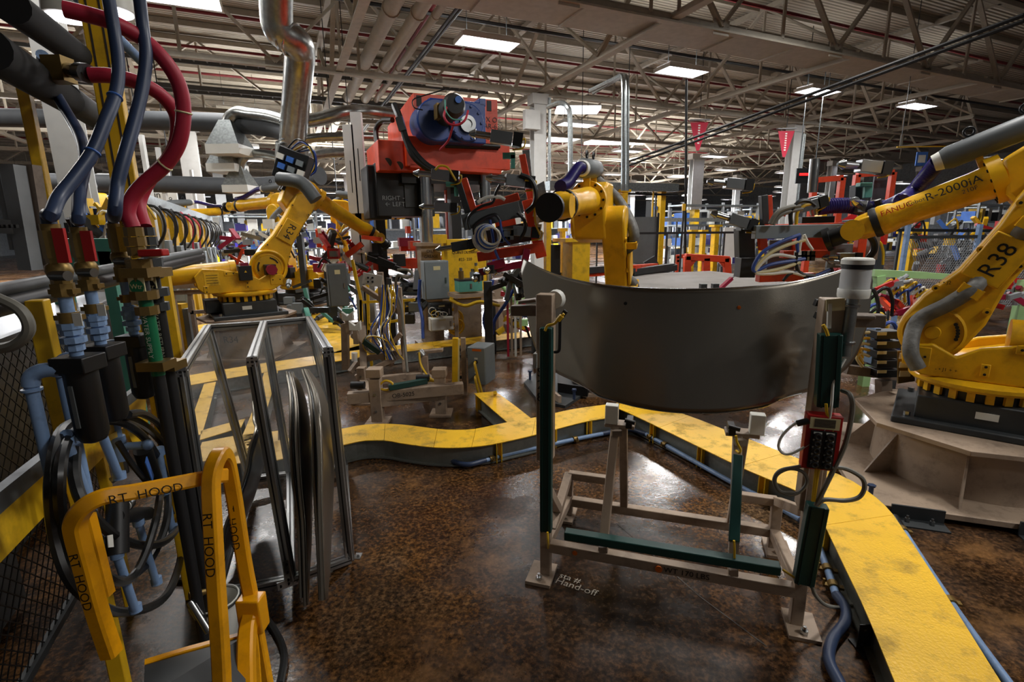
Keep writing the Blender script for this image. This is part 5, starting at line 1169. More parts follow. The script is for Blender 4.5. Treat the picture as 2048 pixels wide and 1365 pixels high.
# ================================================================ hemming press (aligned with the building grid)
FP = 7.33                                    # its front plane
def f_(x, y, a=FP): return FA(x, y, a)
pr_ = thing('hemming_press', 'orange press head with blue gearbox on polished columns', 'press', f_(900, 690) * V((1, 1, 0)) if False else V((f_(900, 690).x, f_(900, 690).y, 0)))
tl, trr, bl_, br_ = f_(826, 186), f_(995, 200), f_(830, 338), f_(997, 350)
dep = AX * 1.25
plate = MB().prism([tl, trr, br_, bl_], AX*.05).build('front_plate', 'orange', pr_, bevel=.01)
bt0, bt1 = tl + AX*1.2, trr + AX*1.2
MB().prism([tl + AX*.06, tl + AX*1.9 - Z*.1, bl_ + AX*1.9 + Z*.05, bl_ + AX*.06], BX*.05).build('side_plate', 'orange', pr_, bevel=.01)
MB().prism([trr + AX*.06, trr + AX*1.9 - Z*.1, br_ + AX*1.9, br_ + AX*.06], -BX*.05).build('side_plate', 'orange', pr_, bevel=.01)
MB().prism([tl + AX*.05, trr + AX*.05, trr + AX*1.9 - Z*.1, tl + AX*1.9 - Z*.1], -Z*.05).build('top_plate', 'orange', pr_)
MB().prism([bl_ - AX*.12 - BX*.1, br_ - AX*.12, br_ + AX*2.0, bl_ + AX*2.0 - BX*.1], Z*.06).build('bottom_plate', 'orange', pr_, bevel=.008)
MB().obox((bl_+br_)/2 + Z*.24 - AX*.06, BX*.78, AX*.06, Z*.2).build('lower_beam', 'orange', pr_, bevel=.01)
MB().obox(f_(795, 322, 7.8), BX*.36, AX*.5, Z*.2).build('side_box', 'orange', pr_, bevel=.01)
for x, y in ((838, 202), (978, 212)): MB().obox(f_(x, y) - AX*.004, BX*.035, AX*.004, Z*.07).build('slot_hole', 'ink', pr_)
for x, y in ((775, 325), (798, 332)): MB().cyl(f_(x, y, 7.3), f_(x, y, 7.32), .06, n=18).build('round_hole', 'ink_faint', pr_)
for s_, x, y in (('BOX OIL', 979, 240), ('GEAR-630', 979, 253)): text(s_, pr_, f_(x, y) - AX*.005, BX, Z, .1, 'ink_faint')
hb = MB().obox(f_(846, 305), BX*.12, AX*.05, Z*.12).build('box_bracket', 'orange', pr_); MB().obox(f_(846, 303) - AX*.051, BX*.075, AX*.004, Z*.08).build('opening', 'ink_faint', hb)
MB().cyl(f_(885, 294)-AX*.12, f_(990, 298)-AX*.12, .035, n=10).cyl(f_(930, 293)-AX*.18, f_(990, 297)-AX*.18, .03, n=10).build('damper_rod', 'black', pr_)
gb = MB(); g0 = f_(870, 230) - AX*.28
gA, gB_, gC = f_(874, 240, FP-.45), f_(934, 244, FP-.5), f_(917, 243, FP-.4); gb.cyl(gA, gA + AX*.45, .27, n=32).obox(gC + AX*.2, BX*.40, AX*.2, Z*.27).cyl(gB_, gB_ + AX*.5, .25, n=32)
gbo = gb.build('gearbox', 'blue_machine', pr_, bevel=.02)
for i in range(10):
    an = i*math.pi/5
    c = gB_ + (BX*math.cos(an) + Z*math.sin(an))*.21; MB().cyl(c, c-AX*.02, .02, n=6).build('bolt', 'blue_machine', gbo)
MB().lathe([(0, 0), (.11, 0), (.11, .05), (.06, .05), (.06, .03), (0, .03)], gB_ - Z*.03, -AX, 28).build('bearing_cover', 'steel', gbo)
for x, y in ((960, 208), (960, 274), (905, 278), (852, 268)): MB().obox(f_(x, y, FP-.3)+AX*.1, BX*.05, AX*.2, Z*.05).build('foot_lug', 'blue_machine', gbo, bevel=.01)
mo = MB().cyl(f_(888, 232, FP-.4), f_(908, 211, FP-.95), .14, n=28).build('motor', 'dark_grey', gbo)
MB().cyl(f_(908, 211, FP-.95), f_(911, 208, FP-1.05), .145, .11, n=28).build('fan_cover', 'black', gbo)
MB().cyl(f_(916, 200, FP-1.05), f_(917, 199, FP-1.08), .04, n=16).build('blue_cap', 'blue_light', gbo)
MB().obox(f_(880, 224, FP-.6), BX*.06, AX*.08, Z*.09).build('terminal_box', 'brass', gbo)
def pc_(pts, r, m, nm='cable', par=None, k=6): return MB().tube(smooth([P(*p) for p in pts], k), r, 8).build(nm, m, par or pr_)
pc_([(893, 215, 6.4), (888, 232, 6.3), (897, 247, 6.3), (915, 250, 6.3), (930, 240, 6.3), (936, 222, 6.4)], .014, 'red_hose')
pc_([(890, 200, 6.4), (892, 222, 6.2), (905, 238, 6.2), (925, 240, 6.2)], .008, 'teal')
pc_([(908, 245, 6.6), (903, 262, 6.7), (896, 282, 6.8), (880, 300, 6.9)], .014, 'red_hose')
pc_([(845, 220, 6.9), (828, 215, 6.8), (826, 200, 6.9), (845, 192, 6.9), (870, 185, 6.9), (890, 178, 6.9)], .008, 'black')
for d_ in (0, 8): pc_([(788+d_*.3, 210, 7.2), (800+d_*.2, 240, 7.0), (812+d_*.2, 280, 6.95), (825+d_, 310, 6.9), (845+d_, 330, 6.9), (870+d_, 345, 6.9)], .04, 'black_hose', 'thick_hose')
MB().bar(P(798, 235, 6.85), P(806, 262, 6.85), .09, .09).build('hose_sleeve', 'bright_steel', pr_)
pc_([(755, 290, 8), (752, 260, 8.1), (765, 242, 8), (785, 240, 7.8)], .04, 'black_hose', 'thick_hose')
# under the head
MB().obox((bl_+br_)/2 + AX*.9 - Z*.08, BX*.8, AX*.75, Z*.08).build('die_carrier', 'black', pr_)
db = MB().obox(f_(800, 385, 8.0), BX*.42, AX*.42, Z*.37).build('dark_housing', 'black', pr_, bevel=.01)
MB().obox(f_(752, 388, 8.0), BX*.16, AX*.3, Z*.38).build('dark_housing', 'black_rubber', pr_, bevel=.02)
text('RIGHT \u2192', db, f_(790, 397, 7.57), BX, Z, .09, 'far_grey'); text('\u2190 LEFT', db, f_(790, 409, 7.57), BX, Z, .09, 'far_grey')
MB().obox(f_(822, 392, 7.56), BX*.09, AX*.005, Z*.16).build('panel', 'dark_grey', db)
for x, a in ((855, 7.4), (972, 7.45)):
    MB().cyl(V((f_(x, 460, a).x, f_(x, 460, a).y, .9)), V((f_(x, 460, a).x, f_(x, 460, a).y, f_(x, 345, a).z)), .085, n=24).build('guide_column', 'bright_steel', pr_)
for x, a in ((910, 7.9), (760, 9.0)): MB().obox(V((f_(x, 460, a).x, f_(x, 460, a).y, 1.6)), BX*.08, AX*.1, Z*1.1).build('rear_column', 'black', pr_)
MB().obox(V((f_(895, 420, 8.6).x, f_(895, 420, 8.6).y, 2.05)), BX*.035, AX*.04, Z*.75).build('orange_strut', 'orange', pr_)
lc_ = f_(860, 560, 7.35); lc_.z = 0
MB().obox(V((lc_.x, lc_.y, .75)), BX*.15, AX*.12, Z*.75).build('column_base', 'tan_paint', pr_, bevel=.008); MB().obox(V((lc_.x, lc_.y, 1.52)), BX*.19, AX*.16, Z*.025).build('base_cap', 'tan_paint', pr_)
for i, s_ in enumerate(('OILY', 'GREASE', '1-CS', 'OB-5387', 'USE')): text(s_, pr_, V((lc_.x, lc_.y, 1.42 - .078*i)) - AX*.123, BX, Z, .06, 'ink')
MB().obox(V((lc_.x, lc_.y, .03)), BX*.24, AX*.18, Z*.03).build('foot_plate', 'tan_paint', pr_)
rb_ = f_(1010, 600, 7.4); rb_.z = 0
MB().obox(V((rb_.x, rb_.y, .3)), BX*.18, AX*.15, Z*.3).build('column_base', 'tan_paint', pr_)
MB().obox(V((f_(935, 580, 7.9).x, f_(935, 580, 7.9).y, .62)), BX*.62, AX*.06, Z*.14).build('cross_member', 'tan_paint', pr_)
MB().cyl(f_(925, 640, 8.0), f_(925, 640, 8.2), .3, n=28).build('red_wheel', 'crimson', pr_)
MB().obox(V((f_(800, 480, 9).x, f_(800, 480, 9).y, 1.15)), BX*.9, AX*.06, Z*.09).build('red_cross_beam', 'orange', pr_)
random.seed(3)
for i in range(26):
    x, y = random.uniform(742, 980), random.uniform(450, 580); a = random.uniform(8.2, 9.4)
    c = f_(x, y, a); MB().obox(c, BX*random.uniform(.03, .13), AX*.08, Z*random.uniform(.04, .14)).build('die_block', random.choice(('black', 'dark_grey', 'crimson', 'orange', 'grey_paint', 'black')), pr_)
# yellow cabinet, shelf and tool boxes in front of the press
yc = thing('yellow_cabinet', 'yellow machine cabinet stencilled beside the press column', 'cabinet', V((f_(930, 600, 6.9).x, f_(930, 600, 6.9).y, 0)))
c_ = f_(928, 530, 6.95); MB().obox(V((c_.x, c_.y, 1.17)), BX*.29, AX*.14, Z*.42).build('body', 'yellow', yc, bevel=.01); MB().obox(V((c_.x, c_.y, .4)), BX*.22, AX*.08, Z*.4).build('stand', 'tan_dark', yc); MB().obox(f_(880, 478, 6.9), BX*.08, AX*.08, Z*.06).build('bracket', 'yellow', yc)
for s_, y in (('QUINTOLUBRIC', 505), ('822- 220', 519)): text(s_, yc, f_(931, y, 6.805), BX, Z, .055, 'ink')
sh = thing('work_shelf', 'beige shelf carrying the teal toolbox in front of the press', 'shelf', f_(938, 600, 6.2)*V((1, 1, 0)) if False else V((f_(938, 600, 6.2).x, f_(938, 600, 6.2).y, 0)))
a0_, a1_ = f_(903, 591, 6.3), f_(980, 586, 6.3); MB().bar(a0_, a1_, .35, .05, Z).build('top', 'tan_paint', sh); 
for p in (a0_.lerp(a1_, .1), a0_.lerp(a1_, .9)): MB().bar(p, V((p.x, p.y, 0)), .05).build('leg', 'tan_paint', sh)
tb = thing('toolbox', 'teal toolbox standing on the beige shelf', 'toolbox', f_(937, 586, 6.3)); tc_ = f_(937, 571, 6.25)
MB().obox(tc_, BX*.16, AX*.1, Z*.075).build('body', 'teal', tb, bevel=.005); MB().obox(tc_ + Z*.078, BX*.163, AX*.103, Z*.012).build('lid', 'dark_grey', tb); MB().obox(tc_ - AX*.104, BX*.012, AX*.004, Z*.03).build('latch', 'steel', tb)
for k, (x, y) in enumerate(((922, 550), (945, 552), (952, 540))): 
    c = f_(x, y, 6.2); t = thing('valve_unit', ('brass valve unit on the left of the toolbox lid', 'grey valve block on the toolbox lid', 'yellow capped valve above the toolbox')[k], 'valve', c); MB().cyl(c - Z*.06, c + Z*.05, .035, n=12).build('body', ('brass', 'grey_box', 'yellow')[k], t); MB().cyl(c + Z*.05, c + Z*.09, .02, n=10).build('knob', 'steel', t)
def ebox(name, label, x, y, a, w, h, d, m='grey_box', stand=True, fn=f_):
    c = fn(x, y, a); t = thing(name, label, 'electrical box', c - Z*h/2)
    b_ = MB().obox(c, BX*w/2, AX*d/2, Z*h/2).build('enclosure', m, t, bevel=.006); dr = MB().obox(c - AX*(d/2+.008), BX*(w/2-.01), AX*.008, Z*(h/2-.012)).build('door', m, t, bevel=.004)
    MB().obox(c - AX*(d/2+.02) + BX*(w/2-.05), BX*.01, AX*.008, Z*.035).build('latch', 'steel', dr); MB().obox(c - AX*(d/2+.018) + Z*h*.32, BX*w*.14, AX*.001, Z*h*.05).build('label', 'cream_label', dr)
    return t, c
ebox('electrical_box', 'grey electrical box mounted in front of the press column base', 870, 560, 6.7, .34, .52, .2)
w_, c = ebox('electrical_box', 'small open box with a clear door above the yellow cable coil', 880, 622, 6.6, .3, .24, .15, 'dark_grey')
for i in range(6): MB().torus(c + V((-.08+.03*i, -.16, .02*(-1)**i)), (0, 1, .2*i), .05, .006, 14, 5).build('wire', random.choice(('white_plastic', 'black', 'yellow_cable')), w_)
w_, c = ebox('electrical_box', 'shallow glazed box hanging under the open box', 882, 647, 6.5, .32, .18, .12, 'white_plastic')
ebox('electrical_box', 'dark green electrical box left of the fixture stands', 675, 570, 7.6, .26, .6, .25, 'grey_paint')
# cable coils and hoses around the press foot
for k, (x, y, rr) in enumerate(((905, 635, .12), (910, 650, .1), (770, 590, .1))):
    c = f_(x, y, 6.6); tag(MB().torus(c, AX, rr, .014, 24, 6).torus(c + V((.02, -.03, -.02)), AX + Z*.1, rr*1.1, .014, 24, 6).torus(c + V((-.02, -.05, .01)), AX - Z*.15, rr*.9, .014, 24, 6).build('cable_coil', 'yellow_cable', kind='stuff'), ('upper yellow cable coil hanging right of the glazed box', 'lower yellow cable coil hanging right of the glazed box', 'small cable coil on the fixture stand')[k], 'cable coil')
for k, pts in enumerate((((985, 560, 6.2), (978, 600, 6.2), (968, 640, 6.3), (975, 668, 6.3)), ((1030, 575, 6.2), (1010, 610, 6.2), (990, 640, 6.3), (985, 668, 6.4)), ((840, 560, 6.8), (838, 600, 6.8), (845, 640, 6.7), (846, 678, 6.6)), ((900, 600, 6.5), (930, 612, 6.4), (960, 604, 6.4), (1000, 612, 6.4)))):
    tag(MB().tube(smooth([P(x, y, Y) for x, y, Y in pts], 5), .022, 8).build('blue_hose', 'blue_cable' if k < 3 else 'yellow_cable'), ('blue hose hanging left of a pair beside the press', 'blue hose hanging right of a pair beside the press', 'blue hose running down the column base', 'yellow cable draped under the toolbox shelf')[k], 'hose')
# two white uprights left of the head
for k, (x0, x1, y0, y1) in enumerate(((700, 706, 250, 360), (718, 728, 225, 375))):
    c = P(x0 + 5, y1, 8.6); c2_ = P((x0 + x1)/2, y0, 8.6)
    t = thing('white_upright', ('shorter white upright channel left of the press head', 'taller white upright channel touching the press head')[k], 'upright', V((c.x, c.y, 0)))
    MB().box((c.x, c.y, c2_.z/2), .17, .1, c2_.z).build('channel', 'white_steel', t, bevel=.004); MB().box((c.x, c.y-.052, c2_.z-.8), .012, .004, .5).build('slot', 'ink', t); MB().box((c.x, c.y, 1.95), .24, .14, .12).build('bracket', 'brass', t)
# ================================================================ tooling grippers
def clamp(par, p, s=1.0, m='steel', d=V((-1, 0, .2))):
    d = d.normalized(); a, b = frame(d)
    o = MB().obox(p, d*.05*s, a*.025*s, b*.028*s).build('clamp_body', m, par, bevel=.003)
    MB().cyl(p + d*.05*s, p + d*.12*s, .016*s, n=10).cyl(p + d*.12*s, p + d*.15*s, .024*s, .008*s, n=10).build('pin', 'bright_steel', o)
    MB().obox(p - d*.075*s, d*.022*s, a*.03*s, b*.03*s).build('end_block', 'black', o)
    MB().tube(smooth([p - d*.09*s, p - d*.11*s + Z*.01*s, p - d*.1*s - Z*.03*s, p - d*.05*s - Z*.045*s], 4), .004*s, 6).build('sensor_cable', 'yellow_cable', o); return o
def bars(par, Y, lst):
    for nm, m, x0, y0, x1, y1, w, dd, dy in lst: MB().bar(P(x0, y0, Y+dy), P(x1, y1, Y+dy), dd, w, V((0, 0, 1)) if abs(x1-x0) > abs(y1-y0) else V((1, 0, 0))).build(nm, m, par, bevel=.004)
GY = 3.75
gp_ = thing('tooling_gripper', 'tilted orange and grey gripper tool held by the centre robot', 'gripper', P(1000, 450, GY))
bars(gp_, GY, [('grey_beam', 'grey_paint', 926, 446, 1040, 418, .11, .08, -.05), ('orange_beam', 'orange', 938, 425, 1038, 393, .055, .06, .05), ('orange_arm', 'orange', 926, 358, 948, 428, .06, .05, .0), ('dark_plate', 'dark_grey', 917, 364, 938, 432, .045, .05, -.01),
  ('orange_arm', 'orange', 1054, 400, 1083, 515, .08, .06, .1), ('orange_arm', 'orange', 1044, 310, 1064, 410, .05, .05, .25), ('orange_beam', 'orange', 955, 514, 1088, 494, .07, .06, .0), ('orange_block', 'orange', 990, 445, 1030, 437, .12, .06, .15), ('steel_plate', 'galvanised', 1052, 300, 1062, 420, .06, .01, .3),
  ('crimson_arm', 'crimson', 1055, 498, 1046, 540, .05, .04, -.05), ('crimson_arm', 'crimson', 958, 545, 1046, 528, .05, .05, -.05), ('crimson_arm', 'crimson', 975, 535, 1010, 525, .06, .05, -.1), ('back_plate', 'dark_grey', 975, 480, 1065, 462, .14, .03, .12)])
for (x, y, s, d) in ((882, 351, 1.3, V((-1, 0, .1))), (885, 415, 1.1, V((-1, 0, .05))), (920, 492, 1.2, V((-1, 0, -.15))), (1030, 362, 1.4, V((-1, -.2, .1))), (1003, 276, 1.5, V((-1, 0, .15))), (1044, 463, 1.3, V((-1, 0, .1))), (985, 538, 1.1, V((-.3, -1, 0))), (955, 555, 1.0, V((-.1, -1, 0)))): clamp(gp_, P(x, y, GY-.08), s, 'steel' if y < 480 else 'dark_grey', d)
for x, y in ((905, 368), (1018, 312)): MB().obox(P(x, y, GY), V((.045, 0, 0)), V((0, .02, 0)), V((0, 0, .02))).obox(P(x+8, y+12, GY), V((.015, 0, 0)), V((0, .02, 0)), V((0, 0, .045))).build('teal_bracket', 'teal', gp_)
for i in range(6): MB().torus(P(972+2*i, 477-i, GY-.14-.015*i), V((.2, 1, .1*i)), .095 - .006*i, .008, 22, 6).build('air_tube', ('white_plastic', 'white_plastic', 'blue_cable', 'white_plastic', 'blue_light', 'white_plastic')[i], gp_)
for pts, r, m in (([(1040, 350), (1062, 360), (1072, 385), (1068, 410), (1052, 425)], .018, 'black_hose'), ([(1035, 425), (1048, 440), (1050, 460), (1040, 480)], .012, 'black_hose'), ([(940, 460), (936, 440), (945, 425), (965, 412), (985, 405), (992, 385), (1000, 370)], .01, 'black_hose'), ([(980, 440), (985, 470), (990, 500), (998, 520)], .01, 'blue_cable'), ([(1000, 440), (1005, 470), (1020, 490)], .009, 'blue_cable'), ([(955, 405), (975, 395), (1000, 395), (1010, 400)], .012, 'white_plastic'), ([(870, 340), (880, 332), (895, 335), (905, 350), (912, 362)], .008, 'yellow_cable'), ([(1050, 360), (1066, 370), (1070, 440), (1080, 470)], .007, 'yellow_cable'), ([(1000, 440), (990, 430), (970, 436), (950, 450), (948, 470)], .012, 'black_hose')):
    MB().tube(smooth([P(x, y, GY-.12) for x, y in pts], 6), r, 8).build('cable', m, gp_)
for i in range(9): MB().obox(P(1000+7*(i % 5), 472+8*(i//5)-2*(i % 5), GY-.1), V((.022, 0, 0)), V((0, .025, 0)), V((0, 0, .02))).build('valve_block', ('grey_box', 'blue_light', 'steel', 'brass')[i % 4], gp_)
for i in range(4): MB().obox(P(1071+3.6*i, 425+16*i, GY+.06), V((.016, 0, 0)), V((0, .003, 0)), V((.006, 0, .03))).build('paper_label', 'white_plastic', gp_)
MB().prism([P(1070, 372, 3.95), P(1088, 362, 3.95), P(1103, 440, 3.95), P(1078, 446, 3.95)], (0, .006, 0)).build('splash_plate', 'galvanised', gp_)
# ---- right gripper
RY = 4.05
gr = thing('tooling_gripper', 'orange and grey gripper tool with cable loops held by the right robot', 'gripper', P(1610, 480, RY))
bars(gr, RY, [('grey_beam', 'grey_box', 1507, 465, 1701, 461, .1, .07, -.1), ('orange_beam', 'orange', 1530, 452, 1705, 447, .02, .1, -.05), ('orange_arm', 'orange', 1537, 391, 1540, 455, .035, .05, .0), ('dark_plate', 'dark_grey', 1526, 391, 1529, 455, .05, .06, -.01), ('orange_arm', 'orange', 1524, 476, 1526, 500, .06, .05, .05), ('orange_block', 'orange', 1588, 489, 1655, 489, .17, .08, .2), ('orange_beam', 'orange', 1563, 509, 1655, 508, .06, .07, .05), ('orange_arm', 'orange', 1722, 472, 1716, 520, .07, .06, .1),
  ('orange_beam', 'orange', 1515, 557, 1625, 553, .06, .08, .1), ('grey_plate', 'grey_paint', 1535, 510, 1590, 510, .25, .03, .25), ('grey_plate', 'grey_paint', 1655, 512, 1720, 512, .2, .03, .25), ('dark_block', 'black', 1478, 450, 1506, 450, .1, .1, .1), ('dark_block', 'dark_grey', 1488, 455, 1490, 535, .13, .1, .15), ('dark_block', 'black', 1475, 535, 1505, 535, .16, .12, .1), ('tan_column', 'tan_dark', 1758, 400, 1740, 520, .08, .06, .15), ('dark_column', 'dark_grey', 1718, 370, 1716, 408, .1, .08, .15), ('teal_bracket', 'teal', 1716, 370, 1740, 370, .03, .06, .05), ('tall_plate', 'teal', 1736, 372, 1734, 396, .06, .03, .05), ('dark_block', 'black', 1690, 452, 1715, 450, .09, .09, .1), ('dark_block', 'black', 1600, 443, 1665, 441, .07, .06, .15)])
for (x, y, s, d) in ((1737, 334, 1.6, V((-1, 0, .1))), (1468, 368, 1.4, V((-1, 0, .1))), (1475, 442, 1.5, V((-1, 0, .3))), (1730, 420, 1.6, V((-.8, -.5, .3))), (1690, 515, 1.2, V((-1, 0, 0))), (1690, 525, 1.2, V((-1, -.3, .1))), (1615, 412, 1.4, V((-1, .2, -.3)))): clamp(gr, P(x, y, RY-.05), s, 'steel', d)
for pts, r, m in (([(1600, 470), (1560, 485), (1525, 505), (1508, 530), (1510, 543), (1540, 530), (1585, 522), (1610, 518)], .014, 'blue_cable'), ([(1610, 480), (1570, 492), (1535, 510), (1512, 535), (1518, 545), (1560, 538), (1600, 525)], .014, 'cream_label'), ([(1590, 515), (1555, 510), (1530, 520), (1512, 545), (1540, 548), (1580, 545), (1610, 552)], .013, 'white_plastic'), ([(1605, 470), (1600, 490), (1598, 505)], .012, 'white_plastic'), ([(1608, 470), (1615, 485), (1625, 500)], .012, 'white_plastic'), ([(1600, 470), (1594, 488), (1596, 505)], .012, 'blue_cable'), ([(1582, 450), (1582, 425), (1597, 405), (1615, 402), (1630, 412)], .016, 'black_hose'), ([(1592, 450), (1595, 425), (1608, 412), (1622, 408)], .012, 'yellow_cable'), ([(1593, 505), (1592, 530), (1602, 548), (1630, 552)], .014, 'black_hose'), ([(1540, 448), (1555, 425), (1578, 415), (1600, 412)], .018, 'grey_hose'), ([(1546, 449), (1562, 430), (1585, 422), (1605, 418)], .016, 'grey_hose'), ([(1700, 450), (1725, 460), (1745, 480), (1748, 500), (1735, 520)], .024, 'black_hose'), ([(1715, 455), (1745, 445), (1760, 425), (1755, 400)], .024, 'black_hose'), ([(1566, 562), (1580, 548), (1600, 545), (1615, 560)], .012, 'black_hose'), ([(1610, 560), (1640, 548), (1660, 540)], .012, 'blue_cable')):
    MB().tube(smooth([P(x, y, RY-.18) for x, y in pts], 6), r, 8).build('cable', m, gr)
MB().tube(smooth([P(1635, 416, RY), P(1665, 412, RY), P(1700, 412, RY), P(1735, 418, RY), P(1775, 415, 3.9), P(1805, 402, 3.6)], 14), .058, 12, rib=.05).build('corrugated_hose', 'purple_hose', gr)
MB().tube(smooth([P(1805, 402, 3.6), P(1830, 380, J38['HC'].y + .25), P(1855, 350, J38['HC'].y + .1), J38['HC']], 16), .05, 12, rib=.06).build('corrugated_hose', 'purple_hose', gr)
MB().cyl(P(1624, 385, RY+.1), P(1630, 318, RY+.1), .035, n=12).build('steel_tube', 'steel', gr); MB().cyl(P(1624, 395, RY), P(1630, 430, RY), .05, .03, n=12).build('elbow_fitting', 'steel', gr)
for i in range(8): MB().obox(P(1597+8*(i % 4), 508+8*(i//4), RY-.12), V((.022, 0, 0)), V((0, .025, 0)), V((0, 0, .022))).build('valve_block', ('white_plastic', 'black', 'steel', 'black')[i % 4], gr)
# ================================================================ low fixture stand OB-5025
fs = thing('fixture_stand', 'tan low fixture stand stencilled OB-5025 with a green channel', 'fixture', G(810, 840))
def fb_(nm, p, q, w, h=None, m='tan_paint', par=None): return MB().bar(p, q, w, h, Z if abs((V(q)-V(p)).normalized().z) < .8 else V((0, 1, 0))).build(nm, m, par or fs, bevel=.004)
A1, A2, A3, A4 = G(757, 845), G(883, 828), G(728, 805), G(852, 790)
for p, y, w in ((A1, 757, .1), (A2, 738, .1), (A3, 735, .08), (A4, 712, .08)):
    h = down(p, y).z; fb_('post', V((p.x, p.y, 0)), V((p.x, p.y, h)), w); MB().box((p.x, p.y, .01), .2, .2, .02).build('foot_plate', 'tan_paint', fs)
    for z in (.12, .28): MB().cyl(V((p.x, p.y-w*.5, z)), V((p.x, p.y-w*.5-.012, z)), .012, n=6).build('bolt', 'steel', fs)
hz = down(A1, 800).z
fb_('beam', V((A1.x-.25, A1.y-.03, hz+.03)), V((A2.x+.22, A2.y-.03, hz+.05)), .09, .1); bm = fb_('beam', V((A1.x, A1.y, hz-.02)), V((A2.x, A2.y, hz-.02)), .08, .09)
text('OB-5025', fs, (A1.lerp(A2, .42))*V((1, 1, 0)) + V((0, -.085, hz+.035)), (A2-A1), Z, .06) if False else text('OB-5025', fs, V((A1.x*.56+A2.x*.44, A1.y*.56+A2.y*.44-.082, hz+.04)), V((A2.x-A1.x, A2.y-A1.y, 0)), Z, .055)
fb_('green_channel', V((A1.x+.12, A1.y-.02, hz+.12)), V((A2.x-.12, A2.y-.02, hz+.12)), .05, .05, 'green_channel')
for p in (A1, A2): MB().cyl(V((p.x-.22, p.y, hz+.14)), V((p.x-.1, p.y, hz+.14)), .035, n=12).build('bumper', 'black_rubber', fs)
for p, dz in ((A1, .12), (A2, .16)): MB().box((p.x, p.y, down(p, 745).z), .13, .12, .08).build('head_block', 'tan_paint', fs, bevel=.006)
for pts in ([(755, 775, 4.3), (770, 762, 4.3), (785, 768, 4.3), (775, 780, 4.3), (758, 778, 4.3)], [(838, 705, 4.9), (842, 730, 4.85), (858, 755, 4.7), (875, 765, 4.6)], [(850, 765, 4.5), (862, 762, 4.5), (880, 768, 4.5)]): MB().tube(smooth([P(*p) for p in pts], 5), .01, 6).build('cable', 'yellow_cable', fs)
fb_('rail', V((A3.x, A3.y, hz)), V((A4.x, A4.y, hz)), .08); fb_('rail', V((A1.x, A1.y, hz)), V((A3.x, A3.y, hz)), .07); fb_('rail', V((A2.x, A2.y, hz)), V((A4.x, A4.y, hz)), .07)
q1 = G(847, 770); fb_('upright', P(848, 745, 5.1), P(846, 706, 5.1), .09); fb_('cap', P(838, 705, 5.1), P(886, 700, 5.1), .09, .03); MB().cyl(P(838, 703, 5.05), P(846, 712, 5.05), .04, n=10).build('sensor_head', 'steel', fs)
lcu = thing('light_curtain', 'yellow light curtain bar on a tan post by the grey control box', 'light curtain', G(930, 785))
lp0 = G(930, 790); MB().bar(lp0, down(lp0, 676), .05).build('post', 'tan_paint', lcu); MB().bar(P(910, 768, 5.0), P(911, 676, 5.0), .06, .05).build('bar', 'yellow', lcu, bevel=.004); MB().bar(P(917, 770, 5.0), P(917, 678, 5.0), .02, .03).build('cover', 'cream_label', lcu)
for y in (700, 755): MB().bar(P(912, y, 5.03), P(932, y, 5.1), .03, .03).build('bracket', 'black', lcu)
MB().bar(G(890, 800)+Z*.12, lp0+Z*.12, .05).build('foot_rail', 'tan_paint', lcu)
# grey control box
cb0 = G(965, 790); cb = thing('control_box', 'grey control box with an orange sticker and yellow cables', 'electrical box', V((cb0.x, cb0.y, down(cb0, 765).z - .0)))
zb_, zt_ = down(cb0, 762).z, down(cb0, 690).z
bx = MB().box((cb0.x, cb0.y, (zb_+zt_)/2), .2, .26, zt_-zb_, R_(-20)).build('enclosure', 'grey_box', cb, bevel=.006)
fx = V((math.cos(R_(-20)), math.sin(R_(-20)), 0)); fy = V((-fx.y, fx.x, 0)); cc = V((cb0.x, cb0.y, (zb_+zt_)/2)) - fy*.132
dr_ = MB().obox(cc, fx*.095, fy*.008, Z*(zt_-zb_)*.49).build('door', 'grey_box', cb, bevel=.003)
MB().obox(cc - fy*.009 + Z*.17 + fx*.01, fx*.05, fy*.001, Z*.012).build('orange_sticker', 'orange_light', dr_)
for z in (.08, -.07): MB().obox(cc - fy*.009 + Z*z, fx*.018, fy*.001, Z*.009).build('label', 'white_plastic', dr_); MB().cyl(cc - fy*.008 + Z*(z-.035), cc - fy*.03 + Z*(z-.035), .02, n=12).build('socket', 'black', dr_)
for i, z in enumerate((.05, -.1)): MB().tube(smooth([cc - fy*.03 + Z*z, cc - fy*.08 + Z*(z-.02) + fx*.02, cc - fy*.06 + Z*(z-.2) + fx*.05, cc - fy*.04 + fx*.09 - Z*.35, cc + fx*.1 - Z*.48], 5), .013, 8).build('cable', 'yellow_cable', cb)
MB().bar(V((cb0.x, cb0.y+.1, 0)), V((cb0.x, cb0.y+.1, zb_+.05)), .05).build('support_post', 'tan_paint', cb)
MB().bar(G(990, 786, .16), G(990, 786, .3), .03).build('conduit_stub', 'yellow', cb)
